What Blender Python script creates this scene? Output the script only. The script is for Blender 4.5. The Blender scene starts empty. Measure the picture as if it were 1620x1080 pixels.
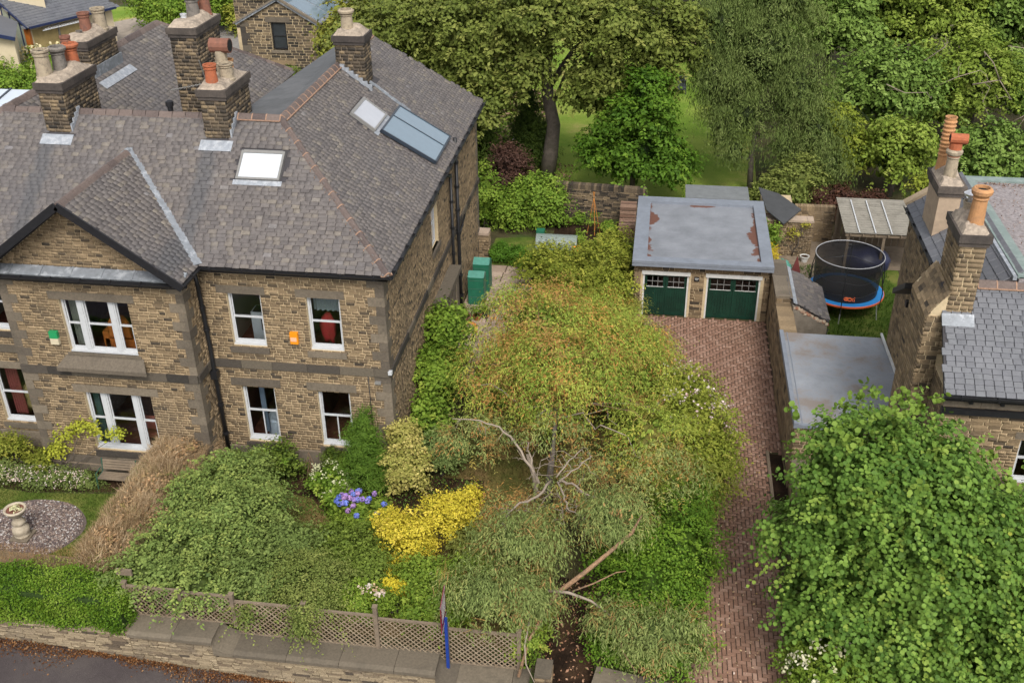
import bpy, math, random
import numpy as np
from mathutils import Matrix, Vector
random.seed(7); rng = np.random.default_rng(7)
S = bpy.context.scene
COL = S.collection
# ---------------------------------------------------------------- camera
YAW, PITCH, ROLL = 0.14562, 0.52578, -0.011747
CAMP = np.array([8.13, -28.16, 22.0])
ca, sa, cb, sb, cc, sc_ = math.cos(YAW), math.sin(YAW), math.cos(PITCH), math.sin(PITCH), math.cos(ROLL), math.sin(ROLL)
FW = np.array([-sa*cb, ca*cb, -sb]); RT = np.array([ca, sa, 0.0]); UP = np.cross(RT, FW)
R2 = RT*cc + UP*sc_; U2 = -RT*sc_ + UP*cc
cam = bpy.data.cameras.new('camera'); camo = bpy.data.objects.new('camera', cam); COL.objects.link(camo)
cam.sensor_width = 36.0; cam.lens = 1673.3/1620*36; cam.clip_start = .5; cam.clip_end = 1500
camo.matrix_world = Matrix(((R2[0], U2[0], -FW[0], CAMP[0]), (R2[1], U2[1], -FW[1], CAMP[1]), (R2[2], U2[2], -FW[2], CAMP[2]), (0, 0, 0, 1)))
S.camera = camo
# ---------------------------------------------------------------- sky, sun, exposure
SUN_EL, SUN_AZ = math.radians(50), math.radians(162)      # azimuth clockwise from +y
W = bpy.data.worlds.new('World'); S.world = W; W.use_nodes = True
nt = W.node_tree; nt.nodes.clear()
sky = nt.nodes.new('ShaderNodeTexSky'); sky.sky_type = 'NISHITA'; sky.sun_disc = False
sky.sun_elevation = SUN_EL; sky.sun_rotation = SUN_AZ; sky.air_density = 1.0; sky.dust_density = 3.0; sky.ozone_density = 1.0
hs = nt.nodes.new('ShaderNodeHueSaturation'); hs.inputs['Saturation'].default_value = .22
bg = nt.nodes.new('ShaderNodeBackground'); bg.inputs['Strength'].default_value = .12
wo = nt.nodes.new('ShaderNodeOutputWorld')
nt.links.new(sky.outputs[0], hs.inputs['Color']); nt.links.new(hs.outputs[0], bg.inputs[0]); nt.links.new(bg.outputs[0], wo.inputs[0])
sl = bpy.data.lights.new('sun', 'SUN'); sl.energy = 1.25; sl.angle = math.radians(18); sl.color = (1, .95, .87)
so = bpy.data.objects.new('sun', sl); COL.objects.link(so)
sd = Vector((math.sin(SUN_AZ)*math.cos(SUN_EL), math.cos(SUN_AZ)*math.cos(SUN_EL), math.sin(SUN_EL)))
so.rotation_euler = sd.to_track_quat('Z', 'Y').to_euler()
S.view_settings.view_transform = 'Standard'; S.view_settings.look = 'None'; S.view_settings.gamma = 1
S.view_settings.use_curve_mapping = False; S.view_settings.exposure = 1.02
S.render.engine = 'CYCLES'; S.cycles.max_bounces = 6; S.cycles.diffuse_bounces = 3; S.cycles.transparent_max_bounces = 12
# ---------------------------------------------------------------- materials
def newmat(name):
    m = bpy.data.materials.new(name); m.use_nodes = True
    t = m.node_tree; t.nodes.clear()
    o = t.nodes.new('ShaderNodeOutputMaterial'); b = t.nodes.new('ShaderNodeBsdfPrincipled')
    t.links.new(b.outputs[0], o.inputs[0]); return m, t, b, o
def N(t, k, **kw):
    n = t.nodes.new(k)
    for a, v in kw.items():
        if a in ('op',): n.operation = v
        else: setattr(n, a, v)
    return n
def ramp(t, fac, cols, interp='LINEAR'):
    r = N(t, 'ShaderNodeValToRGB'); r.color_ramp.interpolation = interp
    e = r.color_ramp.elements
    while len(e) < len(cols): e.new(.5)
    for i, (p, c) in enumerate(cols): e[i].position = p; e[i].color = (*c, 1)
    t.links.new(fac, r.inputs[0]); return r.outputs[0]
def noise(t, scale, detail=4, rough=.6, vec=None, dist=0):
    n = N(t, 'ShaderNodeTexNoise'); n.inputs['Scale'].default_value = scale; n.inputs['Detail'].default_value = detail
    n.inputs['Roughness'].default_value = rough; n.inputs['Distortion'].default_value = dist
    if vec is None: vec = N(t, 'ShaderNodeNewGeometry').outputs['Position']
    t.links.new(vec, n.inputs['Vector']); return n.outputs['Fac']
def mixc(t, fac, a, b, mode='MIX'):
    m = N(t, 'ShaderNodeMix', data_type='RGBA', blend_type=mode)
    for sock, v in ((m.inputs['Factor'], fac), (m.inputs['A'], a), (m.inputs['B'], b)):
        if isinstance(v, (int, float)): sock.default_value = v
        elif isinstance(v, tuple): sock.default_value = (*v, 1) if len(v) == 3 else v
        else: t.links.new(v, sock)
    return m.outputs['Result']
def maprange(t, v, a, b, c=0, d=1):
    m = N(t, 'ShaderNodeMapRange'); t.links.new(v, m.inputs[0])
    for i, x in enumerate((a, b, c, d)): m.inputs[i+1].default_value = x
    return m.outputs[0]
def bump(t, b, h, strength=.4, dist=.02):
    n = N(t, 'ShaderNodeBump'); n.inputs['Strength'].default_value = strength; n.inputs['Distance'].default_value = dist
    t.links.new(h, n.inputs['Height']); t.links.new(n.outputs[0], b.inputs['Normal'])
def piece_mat(name, cols, stain=None, stain_scale=.6, stain_amt=.6, stain_lo=.45, rough=.85, fine=14, fineamt=.35, bumps=.5, spec=.25, stretch=None):
    """colour varies from piece to piece, with fine grain and large weather stains"""
    m, t, b, o = newmat(name)
    g = N(t, 'ShaderNodeNewGeometry'); oi = N(t, 'ShaderNodeObjectInfo')
    a = N(t, 'ShaderNodeMath', op='MULTIPLY_ADD'); a.inputs[1].default_value = 7.31
    t.links.new(oi.outputs['Random'], a.inputs[0]); t.links.new(g.outputs['Random Per Island'], a.inputs[2])
    f = N(t, 'ShaderNodeMath', op='FRACT'); t.links.new(a.outputs[0], f.inputs[0])
    c = ramp(t, f.outputs[0], cols)
    n1 = noise(t, fine, 5, .7)
    c = mixc(t, fineamt, c, ramp(t, n1, [(.3, (.25, .25, .25)), (.7, (1.6, 1.6, 1.6))]), 'MULTIPLY')
    if stain:
        vec = g.outputs['Position']
        if stretch:
            mp = N(t, 'ShaderNodeMapping'); mp.inputs['Scale'].default_value = stretch
            t.links.new(vec, mp.inputs[0]); vec = mp.outputs[0]
        n2 = noise(t, stain_scale, 6, .65, vec)
        fac = maprange(t, n2, stain_lo, stain_lo+.25, 0, stain_amt)
        c = mixc(t, fac, c, stain)
    t.links.new(c, b.inputs['Base Color']); b.inputs['Roughness'].default_value = rough
    b.inputs['Specular IOR Level'].default_value = spec
    bump(t, b, n1, bumps, .015); return m
def plain(name, col, rough=.6, var=.25, scale=6, metal=0, spec=.4, bumps=.15, stain=None, stscale=1.5, stamt=.5, stlo=.5, coat=0):
    m, t, b, o = newmat(name)
    n1 = noise(t, scale, 5, .65)
    c = mixc(t, var, (*col, 1), ramp(t, n1, [(.25, (.35, .35, .35)), (.75, (1.5, 1.5, 1.5))]), 'MULTIPLY')
    if stain: c = mixc(t, maprange(t, noise(t, stscale, 6, .7), stlo, stlo+.12, 0, stamt), c, stain)
    t.links.new(c, b.inputs['Base Color']); b.inputs['Roughness'].default_value = rough
    b.inputs['Metallic'].default_value = metal; b.inputs['Specular IOR Level'].default_value = spec
    if coat: b.inputs['Coat Weight'].default_value = coat
    if bumps: bump(t, b, n1, bumps, .02)
    return m
def leaf_mat(name, rough=.6, transl=.16):
    m, t, b, o = newmat(name)
    at = N(t, 'ShaderNodeVertexColor', layer_name='Col')
    b.inputs['Roughness'].default_value = rough; b.inputs['Specular IOR Level'].default_value = .12
    t.links.new(at.outputs[0], b.inputs['Base Color'])
    tr = N(t, 'ShaderNodeBsdfTranslucent'); t.links.new(mixc(t, 1.0, at.outputs[0], (1.25, 1.25, .5, 1), 'MULTIPLY'), tr.inputs[0])
    mx = N(t, 'ShaderNodeMixShader'); mx.inputs[0].default_value = transl
    t.links.new(b.outputs[0], mx.inputs[1]); t.links.new(tr.outputs[0], mx.inputs[2]); t.links.new(mx.outputs[0], o.inputs[0])
    return m
def glass_mat(name, tint=(.75, .8, .82), alpha=.8):
    m, t, b, o = newmat(name)
    tr = N(t, 'ShaderNodeBsdfTransparent'); tr.inputs[0].default_value = (*tint, 1)
    gl = N(t, 'ShaderNodeBsdfGlossy'); gl.inputs['Roughness'].default_value = .03; gl.inputs['Color'].default_value = (.9, .95, 1, 1)
    lw = N(t, 'ShaderNodeLayerWeight'); lw.inputs[0].default_value = .35
    mx = N(t, 'ShaderNodeMixShader'); t.links.new(maprange(t, lw.outputs['Fresnel'], 0, 1, .04, 1-alpha+.35), mx.inputs[0])
    t.links.new(tr.outputs[0], mx.inputs[1]); t.links.new(gl.outputs[0], mx.inputs[2]); t.links.new(mx.outputs[0], o.inputs[0])
    return m
M = {}
M['stone'] = piece_mat('sandstone', [(0, (.045, .036, .028)), (.07, (.12, .088, .055)), (.3, (.19, .136, .08)), (.75, (.245, .177, .103)), (1, (.31, .226, .134))], stain=(.085, .068, .05), stain_scale=.6, stain_amt=.6, stain_lo=.5, fineamt=.3, stretch=(1, 1, .3))
M['stone_dark'] = piece_mat('sooty_sandstone', [(0, (.03, .026, .022)), (.4, (.085, .066, .046)), (.65, (.14, .105, .068)), (1, (.23, .17, .10))], stain=(.03, .026, .022), stain_scale=.7, stain_amt=.6, stain_lo=.5)
M['dressed'] = piece_mat('dressed_stone', [(0, (.10, .082, .063)), (.5, (.13, .107, .08)), (1, (.175, .143, .105))], stain=(.05, .043, .036), stain_scale=1.2, stain_amt=.6, stain_lo=.5, stretch=(1, 1, .5))
M['stringstone'] = piece_mat('string_course_stone', [(0, (.035, .031, .027)), (.6, (.07, .059, .048)), (1, (.12, .10, .074))], stain=(.14, .11, .08), stain_scale=1.0, stain_amt=.35, stain_lo=.55)
M['mortar'] = plain('lime_mortar', (.52, .41, .255), .95, .3, 9, bumps=.2, stain=(.3, .235, .15), stscale=.7, stamt=.5)
M['mortar_dark'] = plain('dark_mortar', (.26, .2, .14), .95, .5, 6, bumps=.3, stain=(.07, .06, .045), stscale=.7, stamt=.6, stlo=.45)
M['slate'] = piece_mat('stone_slate', [(0, (.092, .081, .078)), (.3, (.112, .099, .094)), (.7, (.127, .112, .105)), (.9, (.142, .123, .107)), (.985, (.175, .152, .125)), (1, (.16, .15, .153))], stain=(.10, .094, .098), stain_scale=.3, stain_amt=.6, stain_lo=.47, fine=9, rough=.72, spec=.35)
_t = M['slate'].node_tree; _b = [n for n in _t.nodes if n.type == 'BSDF_PRINCIPLED'][0]; _src = _b.inputs['Base Color'].links[0].from_socket
_g = N(_t, 'ShaderNodeNewGeometry'); _s = N(_t, 'ShaderNodeSeparateXYZ'); _t.links.new(_g.outputs['Position'], _s.inputs[0])
_w = noise(_t, .8, 4, .6); _m = None
for _cx in (-6.15, -11.75):
    _a = N(_t, 'ShaderNodeMath', op='SUBTRACT'); _t.links.new(_s.outputs[0], _a.inputs[0]); _a.inputs[1].default_value = _cx-.15
    _c = N(_t, 'ShaderNodeMath', op='ABSOLUTE'); _t.links.new(_a.outputs[0], _c.inputs[0]); _d = N(_t, 'ShaderNodeMath', op='MULTIPLY_ADD'); _t.links.new(_w, _d.inputs[0]); _d.inputs[1].default_value = .5; _t.links.new(_c.outputs[0], _d.inputs[2])
    _r = maprange(_t, _d.outputs[0], .42, .66, .75, 0); _y = maprange(_t, _s.outputs[1], 3.3, 3.5, 1, 0); _q = N(_t, 'ShaderNodeMath', op='MULTIPLY'); _t.links.new(_r, _q.inputs[0]); _t.links.new(_y, _q.inputs[1])
    _src = mixc(_t, _q.outputs[0], _src, (.075, .075, .08, 1))
_t.links.new(_src, _b.inputs['Base Color'])
M['slate_blue'] = piece_mat('blue_slate', [(0, (.092, .095, .107)), (.5, (.105, .108, .12)), (1, (.118, .122, .133))], stain=(.14, .14, .155), stain_scale=.6, stain_amt=.4, fine=7, rough=.55, spec=.4, bumps=.25, fineamt=.2)
M['slate_back'] = plain('slate_underlay', (.045, .042, .045), .9)
M['ridge'] = piece_mat('ridge_tile_clay', [(0, (.085, .066, .062)), (1, (.15, .115, .10))], rough=.8, stain=(.22, .15, .1), stain_scale=2.5, stain_amt=.35, stain_lo=.6)
M['orange_mortar'] = plain('orange_mortar', (.30, .185, .125), .9, .5, 12)
M['lead'] = plain('lead_sheet', (.20, .215, .235), .55, .45, 5, metal=.2, stain=(.5, .52, .55), stscale=3, stamt=.5, stlo=.52)
M['leadlight'] = plain('bright_lead', (.27, .29, .32), .55, .5, 7, metal=.1, stain=(.45, .46, .48), stscale=5, stamt=.6, stlo=.5)
M['felt'] = plain('dark_roof_felt', (.085, .088, .092), .8, .35, 2.2, stain=(.14, .14, .145), stscale=.8, stamt=.4)
M['iron'] = plain('black_painted_iron', (.014, .014, .016), .42, .5, 8, stain=(.06, .04, .03), stscale=4, stamt=.3, stlo=.6)
M['white'] = plain('white_gloss_paint', (.46, .47, .48), .4, .12, 10)
M['pvc'] = plain('offwhite_paint', (.6, .6, .58), .5, .2, 8, stain=(.35, .34, .3), stscale=4, stamt=.4)
M['terra'] = plain('terracotta', (.36, .105, .045), .8, .35, 9, stain=(.16, .08, .05), stscale=4, stamt=.5)
M['buff'] = plain('buff_clay', (.33, .27, .19), .8, .35, 9, stain=(.14, .11, .08), stscale=5, stamt=.6)
M['orangeclay'] = plain('orange_buff_clay', (.45, .23, .10), .8, .4, 10, stain=(.2, .12, .07), stscale=5, stamt=.5)
M['greyclay'] = plain('grey_clay', (.17, .15, .13), .8, .4, 9, stain=(.06, .055, .05), stscale=5, stamt=.6)
M['redclay'] = plain('dark_red_clay', (.2, .085, .055), .8, .4, 9, stain=(.1, .06, .05), stscale=5, stamt=.5)
M['soot'] = plain('soot', (.008, .008, .008), .9)
M['flaunch'] = plain('mortar_flaunching', (.33, .27, .21), .95, .7, 7, bumps=1.0, stain=(.17, .14, .11), stscale=3, stamt=.7)
M['caps'] = piece_mat('chimney_cap_stone', [(0, (.06, .05, .045)), (1, (.11, .09, .075))], stain=(.03, .028, .026), stain_scale=1.5, stain_amt=.7, stain_lo=.45)
M['render'] = plain('sand_render', (.36, .27, .19), .9, .25, 5, stain=(.22, .17, .12), stscale=1, stamt=.6)
M['cement'] = plain('old_cement', (.21, .18, .145), .95, .45, 4, bumps=.5, stain=(.1, .09, .07), stscale=1.5, stamt=.6)
M['glass'] = glass_mat('window_glass')
M['blindglass'] = plain('pale_blind_glass', (.5, .53, .56), .12, .06, 2, spec=.8, bumps=0, coat=.5)
M['blindgrey'] = plain('grey_blind_glass', (.36, .37, .40), .15, .1, 2, spec=.8, bumps=0, coat=.5)
M['solar'] = plain('solar_glass', (.115, .17, .215), .18, .12, 3, spec=.8, bumps=0, coat=.6)
M['greyframe'] = plain('grey_metal_frame', (.19, .185, .175), .45, .2, 8)
M['darkframe'] = plain('dark_slate_frame', (.03, .04, .055), .4, .2, 8)
M['green'] = plain('dark_green_paint', (.006, .030, .019), .42, .3, 9, bumps=.1, stain=(.01, .055, .033), stscale=2, stamt=.4, stlo=.45)
M['greypaint'] = plain('grey_roof_paint', (.185, .205, .24), .65, .22, 3.5, bumps=.25, stain=(.14, .155, .18), stscale=1.0, stamt=.5)
M['room'] = plain('room_plaster', (.5, .46, .36), .9, .1)
M['roomdark'] = plain('dark_wallpaper', (.14, .05, .035), .9, .5, 9)
M['roomfloor'] = plain('patterned_rug', (.26, .085, .055), .9, .8, 5)
M['wood'] = plain('weathered_wood', (.19, .145, .10), .85, .45, 12, bumps=.4, stain=(.09, .07, .055), stscale=3, stamt=.5)
M['woodgrey'] = piece_mat('silvered_lath', [(0, (.17, .125, .08)), (.5, (.23, .175, .118)), (1, (.29, .23, .16))], rough=.9)
M['planks'] = piece_mat('reclaimed_planks', [(0, (.12, .075, .055)), (.5, (.2, .12, .085)), (1, (.27, .18, .13))], rough=.9)
M['paver'] = piece_mat('clay_paver', [(0, (.19, .105, .072)), (.3, (.235, .135, .094)), (.65, (.27, .16, .115)), (1, (.33, .21, .155))], stain=(.19, .118, .082), stain_scale=.3, stain_amt=.6, stain_lo=.5, fineamt=.2)
M['joint'] = plain('dark_sand_joint', (.06, .038, .026), .95, .6, 3)
M['slab'] = piece_mat('paving_slab', [(0, (.24, .18, .135)), (.5, (.33, .25, .19)), (1, (.40, .31, .24))], stain=(.16, .14, .10), stain_scale=1.3, stain_amt=.5, fineamt=.2)
M['grass'] = None
M['bark'] = plain('grey_bark', (.11, .09, .075), .95, .6, 5, bumps=.9, stain=(.055, .05, .035), stscale=2, stamt=.6)
M['barkpale'] = plain('pale_limb_bark', (.27, .22, .17), .9, .4, 8, stain=(.18, .13, .1), stscale=4, stamt=.5)
M['barkred'] = plain('orange_bark', (.25, .15, .085), .9, .9, 16, bumps=1.0, stain=(.12, .09, .06), stscale=5, stamt=.6)
M['leaf'] = leaf_mat('foliage')
M['leafshiny'] = leaf_mat('glossy_foliage', .55, .16)
M['twig'] = leaf_mat('dry_twigs', .9, 0.0)
M['petal'] = leaf_mat('petals', .7, .2)
M['twigo'] = plain('orange_twig', (.30, .15, .045), .9, .5, 6)
def ground_mat(name, c1, c2, c3, s1=.5, s2=3, lo=.4, hi=.6):
    m, t, b, o = newmat(name)
    c = ramp(t, noise(t, s1, 6, .65), [(lo, c1), (.5*(lo+hi), c2), (hi, c3)])
    c = mixc(t, .5, c, ramp(t, noise(t, s2*8, 5, .75), [(.3, (.35, .35, .35)), (.7, (1.6, 1.6, 1.6))]), 'MULTIPLY')
    t.links.new(c, b.inputs['Base Color']); b.inputs['Roughness'].default_value = .95; b.inputs['Specular IOR Level'].default_value = .1
    bump(t, b, noise(t, s2*10, 4, .8), .8, .04); return m
M['grass'] = ground_mat('lawn_grass', (.055, .09, .014), (.09, .13, .022), (.15, .16, .04), .45, 3)
M['lawnfar'] = ground_mat('mown_lawn', (.13, .21, .026), (.2, .26, .045), (.36, .29, .11), .16, 2, .42, .68)
M['lawndry'] = ground_mat('dry_garden_lawn', (.075, .08, .02), (.13, .11, .035), (.19, .13, .055), .6, 3)
M['soil'] = ground_mat('dark_soil', (.018, .011, .007), (.03, .018, .011), (.055, .032, .018), 1.2, 3)
M['earth'] = ground_mat('woodland_ground', (.05, .045, .022), (.07, .06, .03), (.05, .075, .02), .3, 2)
M['asphalt'] = ground_mat('asphalt', (.075, .062, .062), (.088, .074, .072), (.10, .085, .08), .5, 6)
M['litter'] = piece_mat('brown_leaf_litter', [(0, (.05, .02, .008)), (.5, (.12, .045, .014)), (.85, (.18, .08, .03)), (1, (.35, .2, .1))], rough=.9)
M['gravel'] = piece_mat('slate_gravel', [(0, (.09, .07, .07)), (.4, (.17, .13, .12)), (.75, (.26, .19, .15)), (1, (.5, .48, .46))], rough=.8, fineamt=.2)
M['gravelbase'] = plain('gravel_bed', (.11, .085, .075), .95, .6, 20)
# ---------------------------------------------------------------- geometry helpers
ORG = {}
def link(o, parent):
    COL.objects.link(o)
    if parent is not None: o.parent = parent; ORG[o.name] = ORG[parent.name]
    return o
def thing(name, label, cat, loc=(0, 0, 0), group=None):
    o = bpy.data.objects.new(name, None); o.empty_display_size = .3; COL.objects.link(o); o.location = loc
    ORG[o.name] = np.array(loc, float); o['label'] = label; o['category'] = cat
    if group: o['group'] = group
    return o
class B:
    def __init__(s): s.v = []; s.f = []
    def add(s, vs, fs):
        n = len(s.v); s.v += [tuple(map(float, v)) for v in vs]; s.f += [tuple(n+i for i in f) for f in fs]; return s
    def box(s, x0, x1, y0, y1, z0, z1):
        return s.add([(x0, y0, z0), (x1, y0, z0), (x1, y1, z0), (x0, y1, z0), (x0, y0, z1), (x1, y0, z1), (x1, y1, z1), (x0, y1, z1)],
                     [(3, 2, 1, 0), (4, 5, 6, 7), (0, 1, 5, 4), (1, 2, 6, 5), (2, 3, 7, 6), (3, 0, 4, 7)])
    def obox(s, c, ax, h):
        c = np.array(c, float); ax = np.array(ax, float); vs = []
        for k in (-1, 1):
            for (i, j) in ((-1, -1), (1, -1), (1, 1), (-1, 1)): vs.append(c+ax[0]*h[0]*i+ax[1]*h[1]*j+ax[2]*h[2]*k)
        return s.add(vs, [(3, 2, 1, 0), (4, 5, 6, 7), (0, 1, 5, 4), (1, 2, 6, 5), (2, 3, 7, 6), (3, 0, 4, 7)])
    def beam(s, a, b, w, h, upv=(0, 0, 1)):
        a = np.array(a, float); b = np.array(b, float); d = b-a; L = np.linalg.norm(d); d = d/L
        u = np.array(upv, float); sd_ = np.cross(d, u); sd_ /= np.linalg.norm(sd_); u = np.cross(sd_, d)
        return s.obox((a+b)/2, (d, sd_, u), (L/2, w/2, h/2))
    def slab(s, pts, thick, n=None):
        p = [np.array(q, float) for q in pts]
        if n is None: n = np.cross(p[1]-p[0], p[2]-p[0])
        n = np.array(n, float); n /= np.linalg.norm(n)
        k = len(p); vs = p+[q-n*thick for q in p]
        return s.add(vs, [tuple(range(k)), tuple(range(2*k-1, k-1, -1))]+[(i, i+k, (i+1) % k+k, (i+1) % k) for i in range(k)])
    def tube(s, path, rad, seg=8, cap=True):
        P = [np.array(p, float) for p in path]; n = len(P)
        if np.isscalar(rad): rad = [rad]*n
        ref = np.array([0, 0, 1.0]); vs = []
        for i in range(n):
            d = P[min(i+1, n-1)]-P[max(i-1, 0)]; d = d/(np.linalg.norm(d)+1e-9)
            r = ref if abs(d[2]) < .9 else np.array([1.0, 0, 0])
            a = np.cross(d, r); a /= np.linalg.norm(a); b = np.cross(d, a)
            for k in range(seg):
                t = 2*math.pi*k/seg; vs.append(P[i]+rad[i]*(math.cos(t)*a+math.sin(t)*b))
        fs = [(i*seg+k, i*seg+(k+1) % seg, (i+1)*seg+(k+1) % seg, (i+1)*seg+k) for i in range(n-1) for k in range(seg)]
        if cap: fs += [tuple(range(seg-1, -1, -1)), tuple(range((n-1)*seg, n*seg))]
        return s.add(vs, fs)
    def lathe(s, cx, cy, prof, seg=20, tilt=None):
        vs = []
        for (r, z) in prof:
            for k in range(seg):
                t = 2*math.pi*k/seg; vs.append((cx+r*math.cos(t), cy+r*math.sin(t), z))
        n = len(prof)
        return s.add(vs, [(i*seg+k, i*seg+(k+1) % seg, (i+1)*seg+(k+1) % seg, (i+1)*seg+k) for i in range(n-1) for k in range(seg)]+[tuple(range(seg-1, -1, -1)), tuple(range((n-1)*seg, n*seg))])
    def build(s, name, mat, parent=None, smooth=False, kind=None, label=None):
        me = bpy.data.meshes.new(name); off = ORG[parent.name] if parent is not None else np.zeros(3)
        me.from_pydata([tuple(np.array(v)-off) for v in s.v], [], s.f); me.materials.append(mat)
        if smooth: me.shade_smooth()
        o = bpy.data.objects.new(name, me); link(o, parent)
        if parent is None: ORG[o.name] = np.zeros(3)
        if kind: o['kind'] = kind
        if label: o['label'] = label
        return o
def tag(o, label, cat, group=None):
    o['label'] = label; o['category'] = cat
    if group: o['group'] = group
    return o
def npobj(name, V, F, mat, parent=None, cols=None, smooth=False, kind=None):
    """V (n,3) world coordinates, F (m,k) faces, all of k corners"""
    off = ORG[parent.name] if parent is not None else np.zeros(3)
    me = bpy.data.meshes.new(name); V = np.asarray(V, float)-off; F = np.asarray(F, np.int32); m, k = F.shape
    me.vertices.add(len(V)); me.vertices.foreach_set('co', V.astype(np.float32).ravel())
    me.loops.add(m*k); me.loops.foreach_set('vertex_index', F.ravel())
    me.polygons.add(m); me.polygons.foreach_set('loop_start', np.arange(0, m*k, k, dtype=np.int32))
    me.update(calc_edges=True)
    if cols is not None:
        ca_ = me.color_attributes.new('Col', 'FLOAT_COLOR', 'POINT')
        c4 = np.ones((len(V), 4), np.float32); c4[:, :3] = cols; ca_.data.foreach_set('color', c4.ravel())
    me.materials.append(mat)
    if smooth: me.shade_smooth()
    o = bpy.data.objects.new(name, me); link(o, parent)
    if parent is None: ORG[o.name] = np.zeros(3)
    if kind: o['kind'] = kind
    return o
_unit = {}
def unitbox(mat):
    if mat.name not in _unit:
        me = bpy.data.meshes.new('piece_'+mat.name)
        e = .93
        me.from_pydata([(-1, -1, -1), (1, -1, -1), (1, 1, -1), (-1, 1, -1), (-e, -e, 1), (e, -e, 1), (e, e, 1), (-e, e, 1)], [],
                       [(3, 2, 1, 0), (4, 5, 6, 7), (0, 1, 5, 4), (1, 2, 6, 5), (2, 3, 7, 6), (3, 0, 4, 7)])
        me.materials.append(mat); _unit[mat.name] = me
    return _unit[mat.name]
def toscreen(P):
    d = P-CAMP; z = d@FW
    return 810+1673.3*(d@R2)/z, 540-1673.3*(d@U2)/z, z
def emit(parent, name, stuffname, mat, pieces, limit=300, minpx=8.0):
    """pieces: (centre, axes, half sizes), the third axis the outward normal. The ones that show largest become objects, the rest one mesh."""
    C = np.array([p[0] for p in pieces], float); A = np.array([p[1] for p in pieces], float); H = np.array([p[2] for p in pieces], float)
    x, y, z = toscreen(C); vd = CAMP-C; vd /= np.linalg.norm(vd, axis=1)[:, None]
    fac = np.einsum('ij,ij->i', A[:, 2], vd)
    px = 2*np.maximum(H[:, 0], H[:, 1])*1673.3/z
    score = H[:, 0]*H[:, 1]*fac/z**2
    ok = (x > 0) & (x < 1620) & (y > 0) & (y < 1080) & (fac > .05) & (px > minpx)
    score = np.where(ok, score, -1); order = np.argsort(-score)
    nb = min(limit, int(ok.sum())); big = order[:nb]; rest = order[nb:]
    me = unitbox(mat); off = ORG[parent.name]
    for i in big:
        o = bpy.data.objects.new(name, me)
        c = C[i]-off; a = A[i]; h = H[i]
        o.matrix_basis = Matrix(((a[0][0]*h[0], a[1][0]*h[1], a[2][0]*h[2], c[0]), (a[0][1]*h[0], a[1][1]*h[1], a[2][1]*h[2], c[1]), (a[0][2]*h[0], a[1][2]*h[1], a[2][2]*h[2], c[2]), (0, 0, 0, 1)))
        link(o, parent)
    if len(rest):
        e = .93
        base = np.array([(-1, -1, -1), (1, -1, -1), (1, 1, -1), (-1, 1, -1), (-e, -e, 1), (e, -e, 1), (e, e, 1), (-e, e, 1)], float)
        Vv = C[rest][:, None, :]+np.einsum('kj,nj,njd->nkd', base, H[rest], A[rest])
        q = np.array([(4, 5, 6, 7), (0, 1, 5, 4), (1, 2, 6, 5), (2, 3, 7, 6), (3, 0, 4, 7)])
        Ff = (np.arange(len(rest))[:, None, None]*8+q[None]).reshape(-1, 4)
        npobj(stuffname, Vv.reshape(-1, 3), Ff, mat, parent, kind='stuff')
def courses(pieces, o, u, n, W, z0, z1, holes=(), ch=.1, bl=(.17, .36), top=None, gap=.017, proud=.008, hv=.05):
    """coursed masonry on a vertical face: o foot corner, u along, n outward"""
    o = np.array(o, float); u = np.array(u, float); n = np.array(n, float); z = z0; k = np.array([0, 0, 1.0])
    while z < z1-.02:
        h = min(ch*(1+random.uniform(-hv, hv)), z1-z)
        if z1-z-h < .04: h = z1-z
        a = 0.0; first = True; zm = z+h/2
        lo, hi = (0, W) if top is None else top(zm)
        cuts = sorted([(max(lo, q[0]), min(hi, q[1])) for q in holes if q[2] < zm < q[3] and q[1] > lo and q[0] < hi])
        segs = []; s0 = lo
        for (c0, c1) in cuts:
            if c0 > s0: segs.append((s0, c0))
            s0 = max(s0, c1)
        if hi > s0: segs.append((s0, hi))
        for (s0, s1) in segs:
            a = s0
            L = random.uniform(bl[0]*.4, bl[1])
            while a < s1-.03:
                if s1-a-L < .08: L = s1-a
                L = min(L, s1-a)
                d = random.uniform(-.002, .004)
                pieces.append((o+u*(a+L/2)+k*(zm-0)+n*(proud/2-.006+d), (u, k, n), ((L-gap)/2, (h-gap)/2, proud/2+.010)))
                a += L; L = random.uniform(*bl)
        z += h
def wallgrid(b, axis, p0, p1, a0, a1, z0, z1, holes=()):
    """solid wall with openings: axis 'x' runs along x with thickness p0..p1 in y"""
    us = sorted({a0, a1, *[min(max(q[0], a0), a1) for q in holes], *[min(max(q[1], a0), a1) for q in holes]})
    zs = sorted({z0, z1, *[q[2] for q in holes], *[q[3] for q in holes]})
    for i in range(len(us)-1):
        run = None
        for j in range(len(zs)-1):
            um, zm = (us[i]+us[i+1])/2, (zs[j]+zs[j+1])/2
            if any(q[0] < um < q[1] and q[2] < zm < q[3] for q in holes): continue
            if axis == 'x': b.box(us[i], us[i+1], p0, p1, zs[j], zs[j+1])
            else: b.box(p0, p1, us[i], us[i+1], zs[j], zs[j+1])
def inpoly(x, y, poly):
    c = False; j = len(poly)-1
    for i in range(len(poly)):
        xi, yi = poly[i]; xj, yj = poly[j]
        if (yi > y) != (yj > y) and x < (xj-xi)*(y-yi)/(yj-yi)+xi: c = not c
        j = i
    return c
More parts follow.
